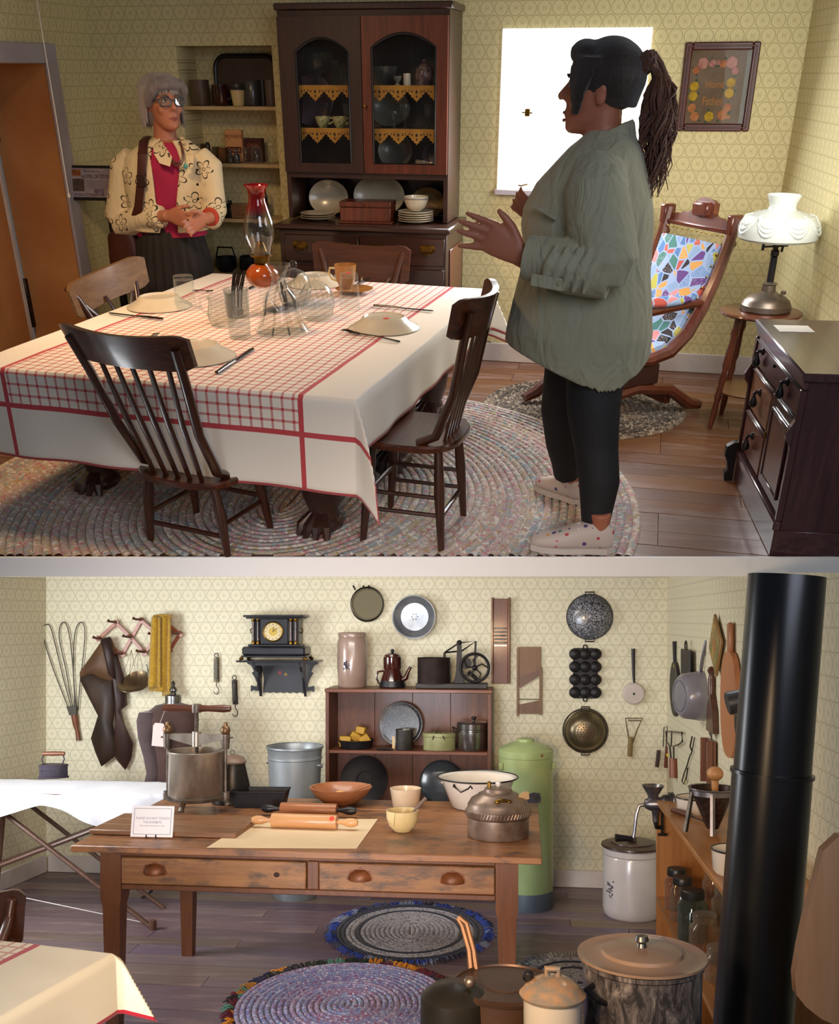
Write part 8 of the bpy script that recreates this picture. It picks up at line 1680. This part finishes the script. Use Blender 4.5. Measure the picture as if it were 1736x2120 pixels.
# enamel pans on the pine shelf
for px, y_, r_, h_, lab in ((1432, 4.08, .078, .062, 'white enamel pan behind the strainer legs'), (1508, 3.12, .075, .075, 'white enamel cup with dark rim half hidden by the stove pipe')):
    xx = .70 if y_ > 3.5 else .66; t = thing('enamel_pan', lab, 'pan', (xx, y_, PT)); part('body', B().lathe(hollow([(1e-4, 0), (r_ * .86, 0), (r_ * .95, .012), (r_, h_)], .003), 36), enamel, t); part('rim', B().tube([(r_ * math.cos(a_), r_ * math.sin(a_), h_) for a_ in [2 * PI * k / 36 for k in range(36)]], .0028, 6, closed=True), blackrim, t)
t = thing('carving_fork', 'fork with a thick brown wooden handle lying on the pine shelf', 'fork', (.64, 3.98, PT + .012), math.radians(-62)); part('handle', B().tube([(-.08, 0, 0), (-.03, 0, .002), (.03, 0, 0)], [.010, .013, .009], 10), brown_wood, t); part('shank', B().tube([(.03, 0, 0), (.12, 0, -.004)], [.004, .003], 6), steel_dark, t); part('tines', B().tube([(.10, 0, -.004), (.14, .008, -.006), (.18, .008, -.009)], .0025, 5).tube([(.10, 0, -.004), (.14, -.008, -.006), (.18, -.008, -.009)], .0025, 5), steel_dark, t)
# preserving jars
amberg = glass('jar_amber', '#f3e4d0', .8, .03, .03); greeng = glass('jar_green', '#c4d2c8', .8, .03, .03); clr = glass('jar_clear', '#f6f1ea', .8, .03, .03)
zinc = plain('zinc_lid', '#3f4043', .4, .6, '#33332f', 15)
def mason(x, y_, z_, r_, h_, m_, lab, lid=None):
    t = thing('preserving_jar', lab, 'jar', (x, y_, z_ + .0006)); part('body', B().lathe(hollow([(1e-4, 0), (r_ * .95, 0), (r_, .008), (r_, h_ * .72), (r_ * .72, h_ * .84), (r_ * .72, h_)], .003), 28), m_, t)
    part('lid', B().lathe([(r_ * .76, h_ * .86), (r_ * .78, h_ * .88), (r_ * .78, h_ + .004), (r_ * .72, h_ + .008), (1e-4, h_ + .008)], 28), lid or zinc, t)
    part('band', B().tube([(r_ * .99 * math.cos(a_), r_ * .99 * math.sin(a_), h_ * .68) for a_ in [2 * PI * k / 24 for k in range(24)]], .0015, 5, closed=True), m_, t)
for x, y_, z_, r_, h_, m_, lab, ld_ in (
    (.645, 4.22, .42, .05, .165, amberg, 'tall amber preserving jar with zinc lid at the shelf end', None), (.645, 4.06, .42, .05, .17, amberg, 'second amber preserving jar with zinc lid beside the shelf end', None),
    (.645, 3.82, .42, .058, .185, greeng, 'greenish preserving jar with clear shoulder on the middle pine shelf', None), (.78, 4.12, .42, .045, .20, clr, 'tall clear bottle shaped jar at the back of the middle shelf', clr),
    (.78, 3.90, .42, .05, .18, clr, 'clear jar at the back beside the green jar', clr), (.65, 3.60, .42, .055, .16, amberg, 'brownish jar with wire bail before the stove pipe', clr), (.77, 3.66, .42, .05, .17, greeng, 'green jar with dark lid at the back near the stove pipe', None), (.66, 3.40, .42, .05, .11, clr, 'short clear jar at the near end of the middle shelf', clr),
    (.65, 4.20, .09, .05, .14, clr, 'clear jar with blue lid on the bottom pine shelf', plain('blue_lid', '#33415c', .5)), (.66, 4.02, .09, .052, .15, amberg, 'amber jar with gold banded lid on the bottom pine shelf', plain('gold_lid', '#7a6420', .4, .5)), (.75, 4.10, .09, .045, .12, clr, 'small clear jar at the back of the bottom pine shelf', None)):
    mason(x, y_, z_, r_, h_, m_, lab, ld_)
t = thing('insulator', 'dark ribbed bottle standing by the divider of the pine shelf', 'bottle', (.64, 3.27, .0906)); part('body', B().lathe([(1e-4, 0), (.04, 0), (.042, .12), (.03, .15), (.034, .16), (.026, .17), (.03, .18), (.02, .20), (.012, .23), (1e-4, .232)], 24), black, t)
# ------------------------------------------------------------------ stove with its pipe and pots
SZ = .70
pipe_m = plain('stove_pipe_black', '#0f1116', .28, .35, '#171a22', 3, (1, 1, .3), spec=.6)
sv = thing('cook_stove', 'black cast iron cook stove under the stock pots', 'stove')
part('top_plate', B().box(-.22, .70, 1.62, 2.32, SZ - .03, SZ, .008), iron, sv); part('body', B().box(-.18, .66, 1.68, 2.28, .16, SZ - .031, .01), iron, sv)
for x in (-.14, .62):
    for y_ in (1.72, 2.24): part('leg', B().tube([(x, y_, .17), (x, y_, .08), (x, y_ - .02, 0)], [.03, .02, .025], 8), iron, sv)
pb_, pt_ = at(1558, 2120, y=2.2), at(1628, 1192, y=2.2)
pp = thing('stove_pipe', 'thick black glossy stove pipe rising from the cook stove', 'stove pipe')
d_ = (pt_ - pb_); b0 = pb_ + d_ * ((SZ + .001 - pb_.z) / d_.z); jn = b0 + d_ * ((at(1560, 1600, y=2.2).z - b0.z) / d_.z)
part('lower_section', B().tube([b0, jn], .0845, 40), pipe_m, pp); part('upper_section', B().tube([jn - d_ * .012, pt_], .0815, 40), pipe_m, pp); part('joint_bead', B().tube([jn - d_ * .004, jn + d_ * .004], .0885, 40), pipe_m, pp); part('collar', B().tube([b0, b0 + Vector((0, 0, .02))], .10, 36), iron, pp)
gs = N('grey_graniteware'); f_ = gs.noise(gs.coord('Object', (8, 8, 3)), 6, 5, .7, .8); gs.col(gs.ramp(f_, [(.4, '#2c2a2d'), (.55, '#5d595c'), (.68, '#8a8583')])); gs = gs.fin(.35, 0, .3)
lidtan = plain('enamel_taupe', '#8d7667', .3, 0, '#7a6456', 4, coat=.3)
zl = at(1328, 1975, y=1.98).z
p = at(1328, 1972, y=1.98); t = thing('stock_pot', 'large grey granite stock pot with taupe lid on the stove', 'pot', (p.x, 1.98, SZ + .0008)); hh = p.z - SZ - .012
part('body', B().lathe([(1e-4, 0), (.105, 0), (.112, .006), (.118, hh - .012), (.122, hh - .008), (.122, hh), (1e-4, hh + .001)], 48), gs, t); l_ = part('lid', B().lathe([(1e-4, hh + .001), (.122, hh + .001), (.128, hh + .004), (.128, hh + .009), (.120, hh + .008), (.112, hh + .004), (.082, hh + .010), (.078, hh + .016), (.03, hh + .022), (1e-4, hh + .023)], 52), lidtan, t, 'taupe enamel lid'); part('knob', B().lathe([(.010, hh + .022), (.008, hh + .03), (.014, hh + .036), (.012, hh + .045), (1e-4, hh + .048)], 18), silver, l_)
for a_ in (-2.45, .7): part('handle', B().tube([(.118 * math.cos(a_ - .14), .118 * math.sin(a_ - .14), hh - .035), (.136 * math.cos(a_ - .12), .136 * math.sin(a_ - .12), hh - .04), (.136 * math.cos(a_ + .12), .136 * math.sin(a_ + .12), hh - .05), (.118 * math.cos(a_ + .14), .118 * math.sin(a_ + .14), hh - .06)], .006, 8), black, t)
p = at(1046, 2040, y=1.98); sh_ = p.z - SZ
brown_ir = plain('brown_iron', '#4a352a', .4, .45, '#372720', 8, bump=.08)
t = thing('skillet', 'brown lidded iron skillet with upright slotted handle on the stove', 'skillet', (p.x, 2.0, SZ + .0008)); part('body', B().lathe([(1e-4, 0), (.092, 0), (.098, .006), (.108, sh_ - .014), (1e-4, sh_ - .0135)], 44), brown_ir, t); part('lid', B().lathe([(.112, sh_ - .013), (.114, sh_ - .006), (.106, sh_ - .002), (.104, sh_ - .006), (.05, sh_ - .005), (.048, sh_ - .003), (1e-4, sh_ - .002)], 44), brown_ir, t)
h0 = Vector((-.075, .082, sh_ - .02)); hm_ = plain('handle_brown', '#7a5a40', .4, .4, '#5d4230', 10)
part('handle', B().tube([h0, h0 + Vector((-.006, .012, .05)), h0 + Vector((-.022, .02, .10)), h0 + Vector((-.032, .022, .115))], [.007, .006, .005, .005], 6).tube([h0 + Vector((.012, .0, .0)), h0 + Vector((.004, .012, .05)), h0 + Vector((-.012, .02, .105)), h0 + Vector((-.030, .022, .118))], [.007, .006, .005, .005], 6), hm_, t, 'slotted handle standing up')
p = at(1143, 2042, y=1.82); ph = p.z - SZ - .01
t = thing('enamel_pot', 'small white pot with domed mottled tan lid on the stove', 'pot', (p.x, 1.82, SZ + .0008)); part('body', B().lathe([(1e-4, 0), (.047, 0), (.052, .006), (.054, ph - .01), (1e-4, ph - .0095)], 36), plain('pot_white', '#a8a49e', .3, coat=.4), t); motl = plain('mottled_tan', '#8f7258', .22, 0, '#6f6a66', 14, lo=.45, hi=.56, coat=.5)
l_ = part('lid', B().lathe([(.060, ph - .009), (.062, ph - .004), (.058, ph), (.05, ph + .010), (.048, ph + .013), (.03, ph + .024), (.015, ph + .029), (1e-4, ph + .03)], 40), motl, t); part('knob', B().tube([(-.010, 0, ph + .028), (-.012, 0, ph + .042), (.012, 0, ph + .042), (.010, 0, ph + .028)], .006, 8), motl, l_); part('tab', B().box(-.055, -.035, .0, .02, ph + .012, ph + .035, .006), black, l_)
p = at(942, 2062, y=1.95); t = thing('dark_kettle', 'low dark kettle with a ball knob at the corner of the stove', 'kettle', (p.x, 1.95, SZ + .0008)); kz = p.z - SZ
dk = plain('dark_olive_iron', '#26231f', .4, .4, '#1b1917', 10)
part('body', B().lathe([(1e-4, 0), (.06, 0), (.072, .02), (.07, max(kz, .08)), (.045, max(kz, .08) + .02), (1e-4, max(kz, .08) + .026)], 36), dk, t); part('knob', B().ell((.03, -.02, max(kz, .08) + .036), .012, 12, 8), pewter, t)
# pale board at the frame edge
p = at(1690, 1900, y=1.9); t = thing('chair_back_board', 'pale tan rounded wooden chair back standing beside the stove pipe', 'chair'); tanm = wood('tan_board', '#b98f6c', '#a67c59', .5, 2, .6, .1)
q_ = [at(x, y, y=1.93) for x, y in ((1703, 1762), (1686, 1830), (1668, 1900), (1654, 1965), (1645, 2020), (1648, 2060), (1668, 2085), (1700, 2110), (1735, 2125))]
pol = [(v.x, v.z) for v in q_] + [(q_[-1].x + .16, q_[-1].z), (q_[-1].x + .16, q_[0].z + .03), (q_[0].x + .03, q_[0].z + .03)]
part('panel', B().prism(pol, 0, .03, T(0, 1.96, 0) @ FACE), tanm, t, ang=30)
part('post', B().box(q_[-1].x + .07, q_[-1].x + .10, 1.965, 2.0, 0, q_[0].z, .004), tanm, t); part('post', B().box(q_[-1].x + .13, q_[-1].x + .16, 1.965, 2.0, 0, q_[0].z, .004), tanm, t)
# ------------------------------------------------------------------ rag rugs
def fr_factory(cols, L, n, nm):
    a = N(nm); a.col(a.ramp(a.sep(a.vor(a.coord('Object'), 14, out=1))[0], [(i / len(cols), c) for i, c in enumerate(cols)], 'CONSTANT')); fm_ = a.fin(.95)
    def f(rx, ry):
        b = B()
        for k in range(n):
            an = 2 * PI * (k + random.random()) / n; l_ = L * random.uniform(.6, 1.2); sw_ = random.uniform(-.25, .25)
            c_, s_ = math.cos(an), math.sin(an); c2, s2 = math.cos(an + sw_), math.sin(an + sw_)
            b.tube([(rx * c_, ry * s_, .006), (rx * c_ + l_ * .5 * c2, ry * s_ + l_ * .5 * s2, random.uniform(.008, .022)), (rx * c_ + l_ * c2, ry * s_ + l_ * s2, .004)], .003, 4, cap=False)
        return b
    f.m = fm_; return f
grey_rag = braid_mat('rag_grey', ['#8f8a8e', '#9a9596', '#85828a', '#928d8c'], ['#a09a9c', '#7d7a84', '#3a3a4a', '#98938f'], 110)
navy_rag = braid_mat('rag_navy', ['#16182a', '#1c1f33'], ['#16182a', '#272c48'], 110)
c0, c1 = at(690, 1935, z=0), at(1002, 1933, z=0); f0, f1 = at(845, 1874, z=0), at(845, 1992, z=0)
rug('rag_rug', 'oval grey rag rug with two navy rings and a blue fringe behind the work table', ((c0.x + c1.x) / 2, (f0.y + f1.y) / 2), (c1.x - c0.x) / 2, (f0.y - f1.y) / 2, .026, .008, grey_rag, math.radians(6), fringe=fr_factory(['#2a3f8a', '#1c1f33', '#6b7186', '#24357a', '#3c3f52'], .055, 420, 'fringe_blue'), tint=lambda k, n: navy_rag if k in (0, 1, 4) else grey_rag, group='rag rugs by the work table')
blue_rag = braid_mat('rag_blue', ['#6d78a8', '#8a86a8', '#5a6698', '#9a93b0', '#76709a', '#83406c', '#a08aa6', '#7f8cb8', '#6d3a66'], ['#aab0cc', '#7a86b4', '#c8bccb', '#8e3560', '#5a66a0', '#b5aec6'], 110)
c0, c1 = at(500, 2085, z=0), at(905, 2085, z=0); f0 = at(700, 1990, z=0)
rug('rag_rug', 'round blue and plum rag rug with a dark multicoloured fringe', ((c0.x + c1.x) / 2 + .02, f0.y - .52), .47, .50, .026, .008, blue_rag, 0, fringe=fr_factory(['#1d2a1c', '#a0641a', '#5a1526', '#20203a', '#c07a1c', '#1b1a20', '#4c7a6a'], .05, 420, 'fringe_mixed'), group='rag rugs by the work table')
c0 = at(1160, 2000, z=0); rug('rag_rug', 'small grey and black rag rug with pale fringe under the stock pot', (c0.x + .06, c0.y - .12), .24, .24, .026, .008, grey_rag, 0, fringe=fr_factory(['#8d8880', '#a09a92', '#6f6a68'], .05, 260, 'fringe_pale'), tint=lambda k, n: navy_rag if k in (2, 5) else grey_rag, group='rag rugs by the work table')
# ------------------------------------------------------------------ corner of the dining table seen from the kitchen
TZ2 = .74
e0 = at(226, 1972, z=TZ2)
c2 = N('checked_cloth_corner'); uvn = c2.n('ShaderNodeUVMap'); o_ = c2.sep(uvn.outputs[0]); cl = c2
ins = c2.math('LESS_THAN', o_[0], .09)
l1 = c2.math('MULTIPLY', stripe(c2.math('ADD', o_[0], 5), .0425, .0095), ins); l2 = c2.math('MULTIPLY', stripe(c2.math('ADD', o_[1], 5), .0425, .0095), ins)
bd = line(o_[0], .095, .011); hm = c2.math('MAXIMUM', line(o_[0], .33 + .17, .007), line(o_[1], .35 + .17, .007))
c2.col(c2.mix(c2.math('MAXIMUM', c2.math('MULTIPLY', c2.math('MAXIMUM', l1, l2), .62), c2.math('MAXIMUM', bd, hm)), '#e3d3b4', '#b3202f')); c2m = c2.fin(.85, 0, 0, .2, .15)
tcx = thing('side_table', 'small dark table under the checked cloth by the rag rugs', 'table', (e0.x - .386, e0.y - .287, 0), math.radians(-10))
part('tabletop', B().box(-.33, .33, -.35, .35, TZ2 - .03, TZ2 - .006, .004), dark_wood_x, tcx)
for x, y_ in ((.26, .27), (-.26, .27), (.26, -.27), (-.26, -.27)): part('leg', B().lathe([(.03, TZ2 - .031), (.025, .4), (.03, .1), (.02, 0)], 12, T(x, y_, 0)), dark_wood, tcx)
cloth_obj('tablecloth', 'pale tablecloth with a red checked field at the edge of the kitchen', .334, .354, .17, .17, .17, .17, TZ2 - .004, c2m, (e0.x - .386, e0.y - .287, 0), math.radians(-10), 3.1, nu=110, nv=110)
ca = at(8, 1890, y=3.5)
chair('brown curved-back chair beyond the checked table corner in the kitchen', (ca.x - .1, 3.3, 0), math.radians(196), sz=.45, zt=at(60, 1838, y=3.55).z, cw=.44, ch=.24, lean=.05, nsp=3, sweep=.02, wood_m=brown_wood, crest_m=brown_wood)
# ------------------------------------------------------------------ stand everything in its room
for o, r in TOP:
    o.matrix_world = RM[r] @ Matrix.LocRotScale(o.location, o.rotation_euler.to_quaternion(), o.scale)
